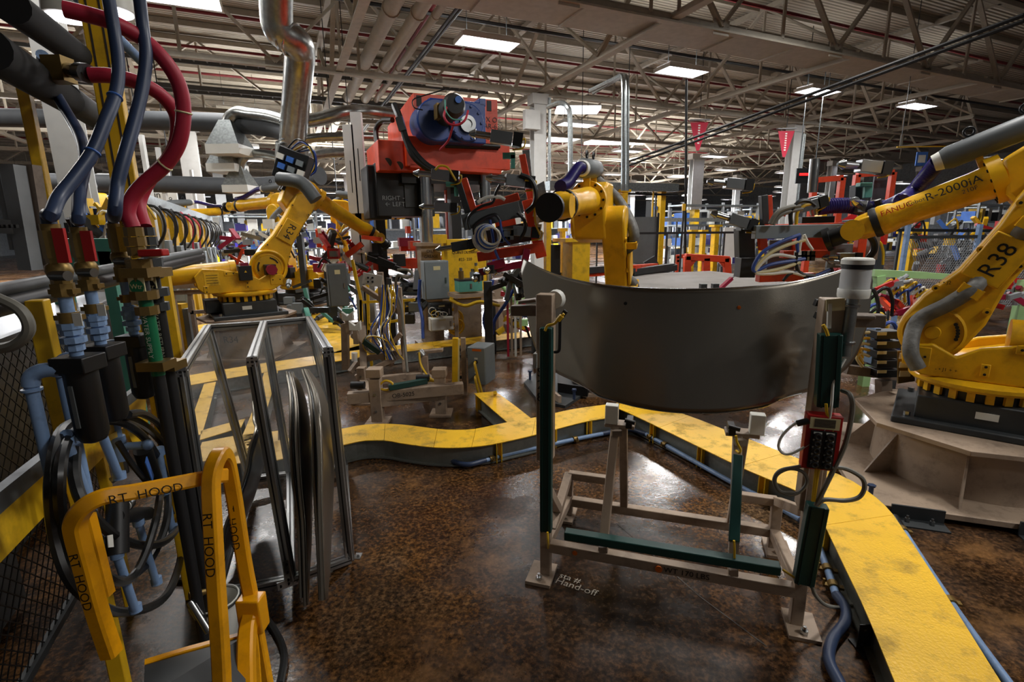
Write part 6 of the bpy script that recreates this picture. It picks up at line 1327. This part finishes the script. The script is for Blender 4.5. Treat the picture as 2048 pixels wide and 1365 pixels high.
# ================================================================ tall fixture stand with white V blocks
vs_ = thing('fixture_stand', 'tan braced fixture frame with white V blocks and tangled cables', 'fixture', G(755, 740))
def vb(p, q, w=.05, m='tan_paint', nm='strut'): return MB().bar(P(*p), P(*q), w).build(nm, m, vs_)
for p, q, w in (((760, 545, 5.4), (766, 625, 5.4), .06), ((766, 625, 5.4), (775, 700, 5.3), .06), ((797, 575, 5.4), (805, 675, 5.4), .06), ((805, 660, 5.3), (812, 755, 5.1), .06), ((725, 575, 5.5), (800, 625, 5.4), .05), ((692, 740, 5.4), (690, 650, 5.5), .07), ((700, 745, 5.3), (715, 725, 5.4), .05), ((720, 720, 5.2), (800, 705, 5.1), .06), ((712, 755, 5.0), (800, 712, 5.1), .05), ((705, 670, 5.4), (785, 730, 5.2), .05), ((722, 700, 5.3), (765, 635, 5.4), .04), ((762, 712, 5.2), (802, 668, 5.2), .05), ((688, 652, 5.5), (725, 650, 5.4), .06), ((725, 655, 5.4), (728, 760, 5.0), .07), ((738, 760, 4.9), (812, 752, 5.0), .05)): vb(p, q, w)
vb((728, 683, 5.1), (760, 706, 5.1), .05, 'green_channel', 'green_channel')
for x, y, Y in ((694, 633, 5.4), (709, 652, 5.2)):
    c = P(x, y, Y); MB().prism([c + V(v_) for v_ in ((-.06, 0, -.05), (.06, 0, -.05), (.06, 0, .05), (.0, 0, .0), (-.06, 0, .05))], (0, .05, 0)).build('v_block', 'white_plastic', vs_, bevel=.003); MB().bar(c - Z*.05 + V((0, .02, 0)), c - Z*.2 + V((0, .02, 0)), .05).build('block_post', 'tan_paint', vs_)
MB().cyl(P(709, 722, 5.1), P(709, 706, 5.1), .03, n=16).build('white_cap', 'lens_plastic', vs_)
MB().bar(P(733, 515, 5.3), P(815, 545, 5.3), .05, .05).build('sensor_arm', 'black', vs_); MB().bar(P(755, 520, 5.28), P(790, 534, 5.28), .07, .07).build('gripper_head', 'black', vs_); MB().torus(P(732, 514, 5.25), V((1, .3, 0)), .035, .01, 18, 6).build('ring', 'brass', vs_)
MB().tube(smooth([P(795, 540, 5.25), P(815, 540, 5.25), P(825, 550, 5.25), P(812, 556, 5.25), P(795, 552, 5.25), P(792, 580, 5.3), P(803, 620, 5.3), P(808, 680, 5.2), P(815, 745, 5.0)], 6), .014, 8).build('cable', 'grey_hose', vs_)
pl_ = MB().obox(P(745, 560, 5.3), V((.1, 0, -.02)), V((0, .01, 0)), V((.01, 0, .06))).build('white_plate', 'white_paint', vs_)
for i in range(4): MB().cyl(P(736+9*(i % 2), 556+8*(i//2), 5.28), P(736+9*(i % 2), 556+8*(i//2), 5.27), .012, n=8).build('hole', 'ink', pl_)
random.seed(5)
for i in range(12):
    x0 = 770 + random.uniform(-6, 30); MB().tube(smooth([P(x0, 570, 5.25), P(x0+random.uniform(-12, 8), 620, 5.2), P(x0-random.uniform(0, 25), 665, 5.1), P(x0+random.uniform(-8, 22), 720, 5.05)], 5), .007, 6).build('cable', random.choice(('yellow_cable', 'blue_cable', 'white_plastic', 'black', 'yellow_cable')), vs_)
for i in range(5): MB().torus(P(742+4*i, 690, 5.15), V((.3, 1, .2*i)), .1+.01*i, .006, 22, 5).build('cable_loop', random.choice(('white_plastic', 'grey_hose', 'yellow_cable')), vs_)
yf = thing('yellow_rack', 'thin yellow tube frame behind the tan fixture frame', 'frame', G(725, 700))
for p, q in (((705, 520), (722, 600)), ((722, 600), (722, 690)), ((735, 560), (738, 680)), ((722, 605), (830, 600)), ((722, 600), (724, 655)), ((705, 520), (712, 560)), ((808, 690), (812, 700)), ((738, 650), (806, 640)), ((806, 600), (808, 690))): MB().bar(P(*p, 6.1), P(*q, 6.1), .03).build('tube', 'yellow', yf)
for x in (722, 738, 808): c = P(x, 660, 6.1); MB().bar(c, V((c.x, c.y, 0)), .03).build('leg', 'yellow', yf)
# orange / black anchors plates on the floor behind the left post
pf = thing('floor_plate', 'dark floor plate with blue bolts left behind the hood stand', 'plate', G(1110, 800))
MB().prism([G(1048, 770), G(1075, 805), G(1130, 818), G(1165, 795), G(1120, 752), G(1075, 748)], Z*.03).build('plate', 'dark_grey', pf); MB().bar(G(1078, 778)+Z*.06, G(1120, 812)+Z*.06, .03, .08).build('tan_bar', 'tan_paint', pf); MB().prism([G(1115, 790)+Z*.03, G(1175, 800)+Z*.03, G(1185, 770)+Z*.03, G(1115, 755)+Z*.03], Z*.1).build('black_block', 'black', pf)
for x, y in ((1060, 765), (1148, 805)): MB().cyl(G(x, y)+Z*.03, G(x, y)+Z*.12, .014, n=6).cyl(G(x, y)+Z*.12, G(x, y)+Z*.14, .024, n=6).build('bolt', 'blue_hose', pf)
# ================================================================ stack of dark valve boxes between hood and right robot
vb_ = thing('valve_stack', 'stack of black valve modules with labels beside the right robot', 'valve bank', P(1765, 740, 3.9))
for i in range(5): o = MB().obox(P(1767, 668+19*i, 3.75), V((.09, 0, 0)), V((0, .06, 0)), V((0, 0, .03))).build('module', 'black', vb_, bevel=.004); MB().obox(P(1764, 668+19*i, 3.68), V((.035, 0, 0)), V((0, .002, 0)), V((0, 0, .012))).build('label', 'cream_label', o)
MB().obox(P(1743, 690, 3.8), V((.02, 0, 0)), V((0, .05, 0)), V((0, 0, .14))).build('side_plate', 'blue_pipe', vb_); MB().bar(P(1767, 760, 3.8), P(1767, 850, 3.8), .08).build('support', 'tan_dark', vb_)
MB().bar(P(1690, 738, 3.8), P(1800, 752, 3.8), .07).build('shelf_bar', 'tan_dark', vb_)
for i in range(5): MB().tube(smooth([P(1738, 665+12*i, 3.75), P(1722, 668+10*i, 3.7), P(1714, 685+8*i, 3.7), P(1725, 710+6*i, 3.7)], 5), .012, 6).build('cable', 'yellow_cable' if i % 2 else 'cream_label', vb_)
lbp = thing('label_plate', 'yellow edged plate of white labels under the right robot', 'sign', P(1812, 730, 3.5)); MB().bar(P(1812, 700, 3.5), P(1812, 765, 3.5), .12, .01, V((0, 1, 0))).build('plate', 'brass', lbp)
for y in (712, 730, 748): MB().obox(P(1810, y, 3.49), V((.04, 0, 0)), V((0, .002, 0)), V((0, 0, .022))).build('label', 'white_plastic', lbp)
# ================================================================ turntable and orange frames behind the hood
tt_ = thing('turntable', 'large grey turntable plate with an orange rim behind the hood', 'turntable', G(1370, 575, .75)*V((1, 1, 0)) if False else V((G(1370, 575, .75).x, G(1370, 575, .75).y, 0)))
MB().prism([G(x, y, .8) for x, y in ((1150, 585), (1240, 562), (1300, 550), (1420, 545), (1560, 562), (1620, 590), (1500, 625), (1250, 630))], Z*.03).build('top_plate', 'plank_top', tt_)
MB().prism([G(x, y, .78) for x, y in ((1180, 588), (1290, 555), (1420, 550), (1540, 566), (1580, 590), (1450, 615), (1250, 620))], -Z*.75).build('drum', 'dark_grey', tt_)
for k, (p, q, m) in enumerate((((1115, 552), (1262, 541), 'orange'), ((1125, 545), (1270, 534), 'dark_grey'), ((1262, 545), (1345, 533), 'dark_grey'), ((1265, 537), (1310, 533), 'orange'), ((1240, 560), (1350, 535), 'dark_grey'))):
    t = thing('floor_rail', 'low %s rail beyond the hood, number %s from the left robot' % (m.replace('_', ' '), ('one', 'two', 'three', 'four', 'five')[k]), 'rail', P(*p, 9.5)); MB().bar(P(*p, 9.5), P(*q, 10.5), .12, .12).build('bar', m, t); MB().bar(P(*p, 9.5)-Z*.06, P(*p, 9.5)*V((1, 1, 0)), .1).build('foot', 'dark_grey', t) if False else MB().bar(P(*p, 9.5), V((P(*p, 9.5).x, P(*p, 9.5).y, 0)), .1).build('foot', 'dark_grey', t)
of = thing('orange_stand', 'orange braced stand beyond the turntable', 'stand', V((P(1415, 540, 11).x, 11, 0)))
def ob(p, q, w=.14, Y=11.0, par=None, m='orange'): MB().bar(P(*p, Y), P(*q, Y), w).build('member', m, par or of, bevel=.01)
ob((1374, 548), (1374, 512)); ob((1412, 548), (1412, 516)); ob((1455, 552), (1453, 516)); ob((1370, 514), (1457, 519)); ob((1376, 535), (1390, 518), .08); ob((1452, 535), (1438, 520), .08)
for x in (1374, 1412, 1455): c = P(x, 548, 11); MB().bar(c, V((c.x, c.y, 0)), .13).build('leg', 'orange', of)
ob2 = thing('orange_stand', 'small low orange stand left of the braced one', 'stand', V((P(1365, 520, 13).x, 13, 0))); ob((1356, 525), (1356, 512), .1, 13, ob2); ob((1352, 514), (1372, 512), .1, 13, ob2); c = P(1356, 520, 13); MB().bar(c, V((c.x, c.y, 0)), .1).build('leg', 'orange', ob2)
for k, (x, y, Y, a) in enumerate(((1440, 572, 7.0, .5), (1405, 583, 6.5, 0))):
    c = G(x, y + 6, .83) + (Z*0 if k == 0 else Z*.07); t = thing('clamp_tool', ('crimson handled clamp standing on the turntable', 'small dark clamp pair on the turntable')[k], 'clamp', c)
    if k == 0: MB().bar(c, c + V((.2, .1, .14)), .05).build('handle', 'crimson', t); MB().cyl(c + V((.2, .1, .14)), c + V((.3, .15, .22)), .015).build('rod', 'steel', t)
    else: MB().box(c, .08, .08, .14).build('jaw', 'black', t); MB().box(c + V((.16, 0, 0)), .08, .08, .14).build('jaw', 'black', t)
# yellow fence posts with black rails and tray
def fpost(x, yt, Y, w, label, yb=None): 
    b = P(x, 500, Y); t_ = P(x, yt, Y); t = thing('fence_post', label, 'post', V((b.x, b.y, 0)), BYAW); MB().box((0, 0, t_.z/2), w, w, t_.z).build('shaft', 'yellow', t, local=True); MB().box((0, 0, t_.z), w*2, w*1.3, .06).build('cap', 'yellow', t, local=True); return b, t_.z
for i, (x, yt, Y, w, lb) in enumerate(((1172, 382, 11, .12, 'yellow post behind the robot wrist'), (1243, 382, 13, .16, 'yellow post right of the centre robot'), (1318, 382, 14, .16, 'yellow post right of the grey screen'), (1383, 462, 15, .13, 'short yellow post beyond the orange stand'), (1404, 462, 16, .13, 'second short yellow post beyond the orange stand'), (1428, 452, 16, .17, 'third short yellow post beyond the orange stand'), (1095, 440, 9, .1, 'yellow post between gripper and centre robot'), (1152, 480, 9, .35, 'wide yellow post left of the centre robot arm'), (1816, 465, 12, .26, 'wide yellow post with an orange foot behind the right robot'), (1125, 460, 9.5, .08, 'thin yellow post under the robot wrist'))): fpost(x, yt, Y, w, lb)
for k, (p, q, w, m, lb, Yp, Yq) in enumerate((((1095, 372), (1352, 376), .2, 'galvanised', 'long galvanised overhead cable trough behind the centre robot', 12, 14), ((1120, 385), (1355, 390), .05, 'black', 'thin black rail under the galvanised trough', 12.5, 14), ((1265, 467), (1495, 465), .05, 'black', 'black cable line crossing in front of the far racks', 12, 12), ((1300, 440), (1480, 440), .12, 'galvanised', 'far galvanised trough carrying hanging parts', 17, 17), ((1720, 460), (1990, 462), .05, 'black', 'black cable line behind the right robot forearm', 9, 9))):
    t = thing('cable_trough', lb, 'cable tray', P(*p, Yp)); MB().bar(P(*p, Yp), P(*q, Yq), w).build('trough', m, t)
    for u in (.3, .8): c = P(*p, Yp).lerp(P(*q, Yq), u); MB().bar(c, V((c.x, c.y, 0 if k != 0 else 0)), .04).build('support', 'yellow' if k == 0 else 'dark_grey', t)
sc = thing('grey_screen', 'large grey screen panel right behind the centre robot', 'screen', V((P(1277, 500, 13.5).x, 13.5, 0))); c = P(1277, 480, 13.5); MB().box((c.x, c.y, 1.05), .95, .06, 1.9).build('panel', 'grey_paint', sc); 
for dx_ in (-.48, .48): MB().box((c.x+dx_, c.y-.05, 1.05), .05, .05, 2.1).build('post', 'black', sc)
MB().prism([P(1288, 525, 11.5), P(1310, 512, 11.5), P(1318, 530, 11.5), P(1292, 532, 11.5)], (0, .1, 0)).build('wedge', 'dark_grey', sc)
for k, (x0, y0, x1, y1, Y, m, lb) in enumerate(((1448, 455, 1476, 515, 15, 'white_paint', 'white board panel left of the right gripper'), (1158, 470, 1168, 535, 9.5, 'blue_cable', 'blue fluted panel beside the wide yellow post'), (1098, 490, 1120, 560, 9, 'black', 'pair of black cylinders under the robot wrist'), (1328, 478, 1342, 492, 14.5, 'white_plastic', 'small white notice on the far fence'), (1250, 412, 1260, 420, 14, 'blue_light', 'small blue tag left above the grey screen'), (1306, 413, 1314, 420, 14, 'blue_light', 'small blue tag right above the grey screen'), (1365, 408, 1370, 422, 12.4, 'yellow', 'yellow switch on the black hanging pole'))):
    a, b = P(x0, y0, Y), P(x1, y1, Y); c = (a+b)/2; t = thing('panel', lb, 'panel', V((c.x, c.y, b.z))); MB().box(c, abs(b.x-a.x), .06, abs(a.z-b.z)).build('board', m, t); MB().bar(V((c.x, c.y+.05, 0)), c, .04).build('support', 'dark_grey', t)
# green pale fixture table and crimson clamps right
gt = thing('green_table', 'pale green fixture table behind the right robot arm', 'table', V((P(1760, 600, 5.2).x, 5.2, 0)))
for p, q, w in (((1745, 546), (1850, 551), .07), ((1757, 552), (1757, 600), .09), ((1990, 528), (2060, 530), .06), ((1850, 551), (1990, 560), .06)): MB().bar(P(*p, 5.2), P(*q, 5.2), w).build('rail', 'pale_green', gt)
for x in (1757, 2050): c = P(x, 560, 5.2); MB().bar(c, V((c.x, c.y, 0)), .08).build('leg', 'pale_green', gt)
random.seed(11)
for i in range(46):
    x, y = (random.uniform(1940, 2048), random.uniform(548, 612)) if i < 32 else (random.uniform(1750, 1830), random.uniform(565, 625)); Y = random.uniform(4.9, 5.5)
    c = P(x, y, Y); d = V((random.uniform(-1, 1), random.uniform(-.3, .3), random.uniform(-.5, .5))).normalized(); mm = random.choice(('crimson', 'crimson', 'red', 'orange', 'far_grey'))
    t = gt; MB().bar(c - d*.08, c + d*.08, .035, .05).cyl(c + d*.08, c + d*.13, .02, n=8).build('clamp', mm, t)
for i in range(10): c = P(1760+8*i, 575+5*(i % 5), 5.0); MB().tube(smooth([c, c + V((.06, -.05, .08)), c + V((.12, 0, .02)), c + V((.16, .02, -.08))], 5), .012, 6).build('cable', ('yellow_cable', 'blue_cable', 'white_plastic')[i % 3], gt)
# orange tall frames and dark panels at the right behind the gripper
for k, (x0, y0, x1, y1, Y, lb) in enumerate(((1629, 356, 1684, 480, 9, 'tall orange portal frame behind the right gripper'), (1714, 345, 1786, 480, 9.5, 'second tall orange portal frame with dark panels inside'))):
    t = thing('orange_portal', lb, 'frame', V((P((x0+x1)/2, 400, Y).x, Y, 0))); a, b = P(x0, y0+5, Y), P(x1, y0, Y)
    for p in (a, b): MB().bar(V((p.x, p.y, 0)), p, .09).build('post', 'orange', t)
    MB().bar(a, b, .09).build('lintel', 'orange', t)
    if k: 
        for i in range(6): MB().bar(P(1742+9*i, 440, Y+.2), P(1754+6*i, 352, Y+.3), .1, .03, V((0, 1, 0))).build('dark_panel', 'far_dark', t)
# fence and machines right of the robot
rf = thing('mesh_fence', 'dark mesh fence behind the right robot', 'fence', V((P(1880, 560, 8.5).x, 8.5, 0))); m = MB(); c0, c1_ = P(1800, 560, 8.5), P(2080, 560, 8.5)
for i in range(60): x = c0.x + (c1_.x-c0.x)*i/60; m.bar((x, 8.5, .3), (x+.6, 8.5, 1.5), .006).bar((x, 8.5, 1.5), (x+.6, 8.5, .3), .006)
m.build('wire_mesh', 'far_grey', rf, kind='stuff'); MB().bar((c0.x, 8.5, 1.5), (c1_.x+.6, 8.5, 1.5), .05).build('top_rail', 'dark_grey', rf)
for x in (c0.x, (c0.x+c1_.x)/2, c1_.x): MB().bar((x, 8.5, 0), (x, 8.5, 1.7), .06).build('post', 'blue_pipe', rf)
# ================================================================ row of cabinets and posts beyond the left fence, running away
bl0 = -4.9
lt = thing('cable_trough', 'long galvanised trough above the row of cabinets at left', 'cable tray', P(285, 404, 7.5)); pA, pB = P(250, 392, 6.9), P(416, 440, 14.5)
MB().bar(pA, pB, .22, .16).build('trough', 'galvanised', lt)
rr_ = random.Random(4)
for k in range(9):
    u = (k+.3)/9.2; c = pA.lerp(pB, u); t = thing('fence_post', 'yellow post under the left trough, %s in the row' % ('first', 'second', 'third', 'fourth', 'fifth', 'sixth', 'seventh', 'eighth', 'last')[k], 'post', V((c.x, c.y, 0)))
    MB().bar(V((c.x, c.y, 0)), c, .09).build('shaft', 'yellow', t); MB().tube(smooth([c + V((.1, 0, -.1)), c + V((.35, 0, -.15)), c + V((.4, 0, -.45)), c + V((.15, 0, -.8))], 5), .02, 6).build('cable', 'black_hose', t)
    MB().tube(smooth([c + V((.05, .2, -.05)), c + V((.25, .2, -.3)), c + V((.2, .2, -.7)), c + V((.25, .2, -1.0))], 5), .018, 6).build('cable', rr_.choice(('black_hose', 'grey_hose', 'black_hose', 'red_hose', 'dark_grey')), t)
for k in range(7):
    u = (k+.8)/9.2; c = pA.lerp(pB, u); h = (.75, .95, .7, .5, .9, .6, .8)[k]; zc = (1.25, 1.05, 1.1, 1.3, .9, 1.1, 1.0)[k]
    t = thing('control_cabinet', 'grey cabinet %s in the row under the left trough' % ('first', 'second', 'third', 'fourth', 'fifth', 'sixth', 'seventh')[k], 'electrical box', V((c.x+.1, c.y, zc-h/2)))
    MB().box((c.x+.12, c.y, zc), .42, .25, h, BYAW).build('enclosure', 'grey_box', t, bevel=.01); MB().box((c.x+.12+.05, c.y-.14, zc), .34, .03, h*.9, BYAW).build('door', 'grey_box', t); MB().bar(V((c.x+.12, c.y+.1, 0)), V((c.x+.12, c.y+.1, zc)), .06).build('post', 'yellow', t)
# beige guard rails in front of the left robots
gr_ = thing('beige_rail', 'beige guard rail frame left of the R34 robot', 'guard rail', V((P(380, 590, 7.2).x, 7.2, 0)))
for p, q, w in (((330, 540), (420, 540), .05), ((335, 572), (450, 568), .09), ((340, 586), (450, 582), .06), ((380, 585), (382, 625), .05), ((382, 625), (430, 622), .05), ((345, 590), (348, 640), .06)): MB().bar(P(*p, 7.2), P(*q, 7.2), w).build('rail', 'tan_paint', gr_)
for x in (348, 382, 430): c = P(x, 600, 7.2); MB().bar(c, V((c.x, c.y, 0)), .05).build('leg', 'tan_paint', gr_)
yb = thing('panel_box', 'upright yellow panel box beside the beige rail', 'box', V((P(358, 620, 7.4).x, 7.4, 0))); c = P(358, 615, 7.4); MB().box((c.x, c.y, .35), .17, .15, .7).build('body', 'yellow', yb); MB().box((c.x+.13, c.y, .33), .08, .15, .6).build('side', 'grey_box', yb)
# mint green frame behind the blue drops
gm = thing('mint_frame', 'mint green machine frame behind the air drops', 'frame', V((P(190, 500, 4.2).x, 4.2, 0)))
for p, q, w in (((95, 490), (260, 490), .16), ((215, 490), (217, 530), .14), ((130, 500), (165, 530), .06)): MB().bar(P(*p, 4.2), P(*q, 4.2), w, .1).build('member', 'teal', gm)
for x in (110, 216): c = P(x, 500, 4.2); MB().bar(c, V((c.x, c.y, 0)), .1).build('leg', 'teal', gm)
# welding tools and fixtures between the robots and the press
def junk(name, label, x0, x1, y0, y1, Y0, Y1, n, cols, seed, cat='tooling'):
    rr = random.Random(seed); Yc = (Y0+Y1)/2; b = P((x0+x1)/2, y1, Yc); t = thing(name, label, cat, V((b.x, b.y, 0)))
    top = P((x0+x1)/2, (y0+y1)/2, Yc)
    MB().bar(V((b.x-.3, b.y, 0)), V((b.x-.3, b.y, top.z)), .1).bar(V((b.x+.3, b.y, 0)), V((b.x+.3, b.y, top.z)), .1).build('frame', 'dark_grey', t)
    for i in range(n):
        c = P(rr.uniform(x0, x1), rr.uniform(y0, y1), rr.uniform(Y0, Y1)); k = rr.random(); m = rr.choice(cols)
        if k < .45: d = V((rr.uniform(-1, 1), rr.uniform(-.4, .4), rr.uniform(-.8, .8))).normalized(); MB().bar(c - d*.16, c + d*.16, rr.uniform(.04, .09), rr.uniform(.04, .09)).build('arm', m, t)
        elif k < .7: d = V((rr.uniform(-1, 1), rr.uniform(-1, 1), rr.uniform(-1, 1))).normalized(); MB().cyl(c, c + d*.16, .045, n=12).cyl(c + d*.16, c + d*.24, .025, n=10).build('cylinder', m, t)
        elif k < .85: MB().tube(smooth([c, c + V((.12, -.05, .14)), c + V((.24, 0, .02)), c + V((.3, .05, -.15))], 5), .016, 6).build('hose', rr.choice(('blue_cable', 'black_hose', 'white_plastic', 'yellow_cable')), t)
        else: MB().box(c, rr.uniform(.08, .2), .1, rr.uniform(.08, .18)).build('block', m, t)
    return t
RC = ('crimson', 'red', 'far_grey', 'steel', 'dark_grey', 'white_plastic', 'orange', 'black')
junk('weld_fixture', 'red and silver clamp fixture right of the R34 robot', 635, 745, 465, 545, 8.0, 9.5, 60, RC, 1)
junk('weld_fixture', 'red clamp fixture behind the R34 balancer', 440, 560, 468, 520, 9.0, 10.5, 34, RC, 2)
junk('weld_gun', 'dark welding tool with blue hoses held behind the R34 robot', 530, 610, 440, 500, 9.0, 9.8, 26, ('black', 'dark_grey', 'steel', 'white_plastic'), 3)
junk('weld_fixture', 'dark fixture machinery under the left robots', 575, 700, 560, 640, 7.8, 9.2, 40, ('dark_grey', 'black', 'grey_box', 'grey_paint', 'teal'), 4)
junk('weld_fixture', 'yellow and dark machinery beyond the left air drops', 130, 260, 415, 475, 6.0, 7.0, 36, ('yellow', 'black', 'dark_grey', 'grey_box', 'blue_light'), 5)
junk('weld_fixture', 'red fixture seen through the mesh beside the water pipes', 215, 330, 560, 660, 5.2, 6.5, 40, ('red', 'crimson', 'black', 'yellow', 'far_grey'), 6)
junk('weld_fixture', 'dark machinery with cables right of the yellow tube frame', 800, 850, 560, 640, 7.0, 8.0, 26, ('black', 'dark_grey', 'grey_box'), 7)
junk('pipe_manifold', 'white, pink and green tubes right of the press', 1005, 1050, 560, 660, 6.6, 7.2, 24, ('tan_paint', 'pale_green', 'red_hose', 'white_plastic', 'yellow'), 8)
junk('weld_fixture', 'dark fixture parts below the right gripper', 1690, 1740, 600, 730, 4.2, 4.8, 22, ('black', 'dark_grey', 'steel', 'tan_dark'), 9)
junk('machine', 'black machinery behind the right gripper cables', 1655, 1760, 440, 540, 6.2, 7.0, 30, ('black', 'dark_grey', 'grey_paint', 'blue_light', 'red'), 10)
junk('machine', 'busy machinery beyond the fence behind the right robot', 1820, 2040, 440, 545, 9.0, 10.5, 60, ('black', 'dark_grey', 'far_grey', 'blue_light', 'yellow', 'red'), 12)
junk('machine', 'dark fixture parts under the centre gripper', 1000, 1050, 545, 580, 5.8, 6.4, 16, ('black', 'dark_grey', 'steel'), 13)
for i, (x0, x1) in enumerate(((1120, 1125), (1128, 1131))): pass
pv = thing('tube_post', 'pink and white vertical tubes left of the stand post', 'post', V((P(1020, 640, 6.5).x, 6.5, 0)))
for dx_, m in ((-.05, 'red_hose'), (0, 'tan_paint'), (.05, 'white_plastic'), (.12, 'tan_paint')): c = P(1022, 560, 6.5) + V((dx_, 0, 0)); MB().bar(V((c.x, c.y, .05)), c, .03).build('tube', m, pv)
MB().box(P(1035, 567, 6.4), .1, .06, .2).build('pendant', 'yellow', pv)
# ================================================================ far band: racks with bins, machines and shelves at eye height
GRK = 'far storage racks along the back of the hall'
rk0 = None; rr = random.Random(21)
def far_rack():
    t = thing('storage_rack', 'far storage rack filled with grey, white and blue bins', 'rack', (0, 0, 0), 0, GRK)
    for x in (-1.8, 0, 1.8):
        for y in (-.4, .4): MB().box((x, y, 1.3), .08, .08, 2.6).build('post', 'far_grey', t, local=True)
    for z in (.3, 1.05, 1.8, 2.5): MB().box((0, 0, z), 3.7, .9, .05).build('shelf', 'galvanised', t, local=True)
    for z in (.3, 1.05, 1.8):
        for i in range(8):
            w = rr.uniform(.2, .4); h = rr.uniform(.2, .55); MB().box((-1.6+.45*i, rr.uniform(-.1, .1), z+.03+h/2), w, .5, h).build('bin', rr.choice(('white_plastic', 'blue_light', 'far_grey', 'far_dark', 'white_plastic', 'grey_box', 'yellow', 'purple_hose')), t, local=True)
    return t
for i in range(30):
    Y = rr.uniform(19, 42); x = rr.choice((rr.uniform(1290, 1560), rr.uniform(1290, 1700), rr.uniform(560, 1150), rr.uniform(300, 700), rr.uniform(1700, 2040)))
    q_ = P(x, 470, Y)
    if rk0 is None: rk0 = far_rack(); rk0.location = (q_.x, q_.y, 0); rk0.rotation_euler = (0, 0, BYAW)
    else: copy_tree(rk0, loc=V((q_.x, q_.y, 0)), rz=BYAW + rr.choice((0, 0, .1, math.pi)))
for k, (x, y, Y, w, h, m, txt_, lb) in enumerate(((1205, 425, 17, 1.8, .5, 'far_dark', '', 'dark hanging banner beyond the trough'), (693, 408, 15.5, .66, .26, 'blue_machine', 'WORK PLANNING', 'blue street style sign hanging left of the press'), (323, 390, 15, .9, .45, 'white_plastic', 'in 1', 'white printed banner above the left trough'), (1612, 352, 18, .7, .5, 'black', '', 'black screen with a red line right of the second column'))):
    c = P(x, y, Y); t = thing('hanging_sign', lb, 'sign', c); MB().box(c, w, .05, h).build('board', m, t); MB().bar(c + V((-w*.4, 0, h/2)), V((c.x-w*.4, c.y, 8.1)), .02).build('wire', 'dark_grey', t); MB().bar(c + V((w*.4, 0, h/2)), V((c.x+w*.4, c.y, 8.1)), .02).build('wire', 'dark_grey', t)
    if txt_: text(txt_, t, c + V((0, -.03, 0)), (1, 0, 0), Z, h*.6 if k == 2 else h*.32, 'ink' if m == 'white_plastic' else 'white_plastic')
    if k == 3: MB().box(c + V((0, -.03, .05)), w*.7, .01, .08).build('red_digits', 'led_red', t)
# white light drop tubes far left
for k, (x, Y, y0, y1) in enumerate(((282, 12, 270, 400), (315, 14, 295, 410), (330, 16, 310, 400), (382, 18, 340, 420))):
    c, d_ = P(x, y0, Y), P(x, y1, Y); tag(MB().bar(V((c.x, c.y, 0.0)), c, .09).build('slim_post', 'white_steel'), 'slim white post in the left background, %s from the left' % ('first', 'second', 'third', 'fourth')[k], 'post')
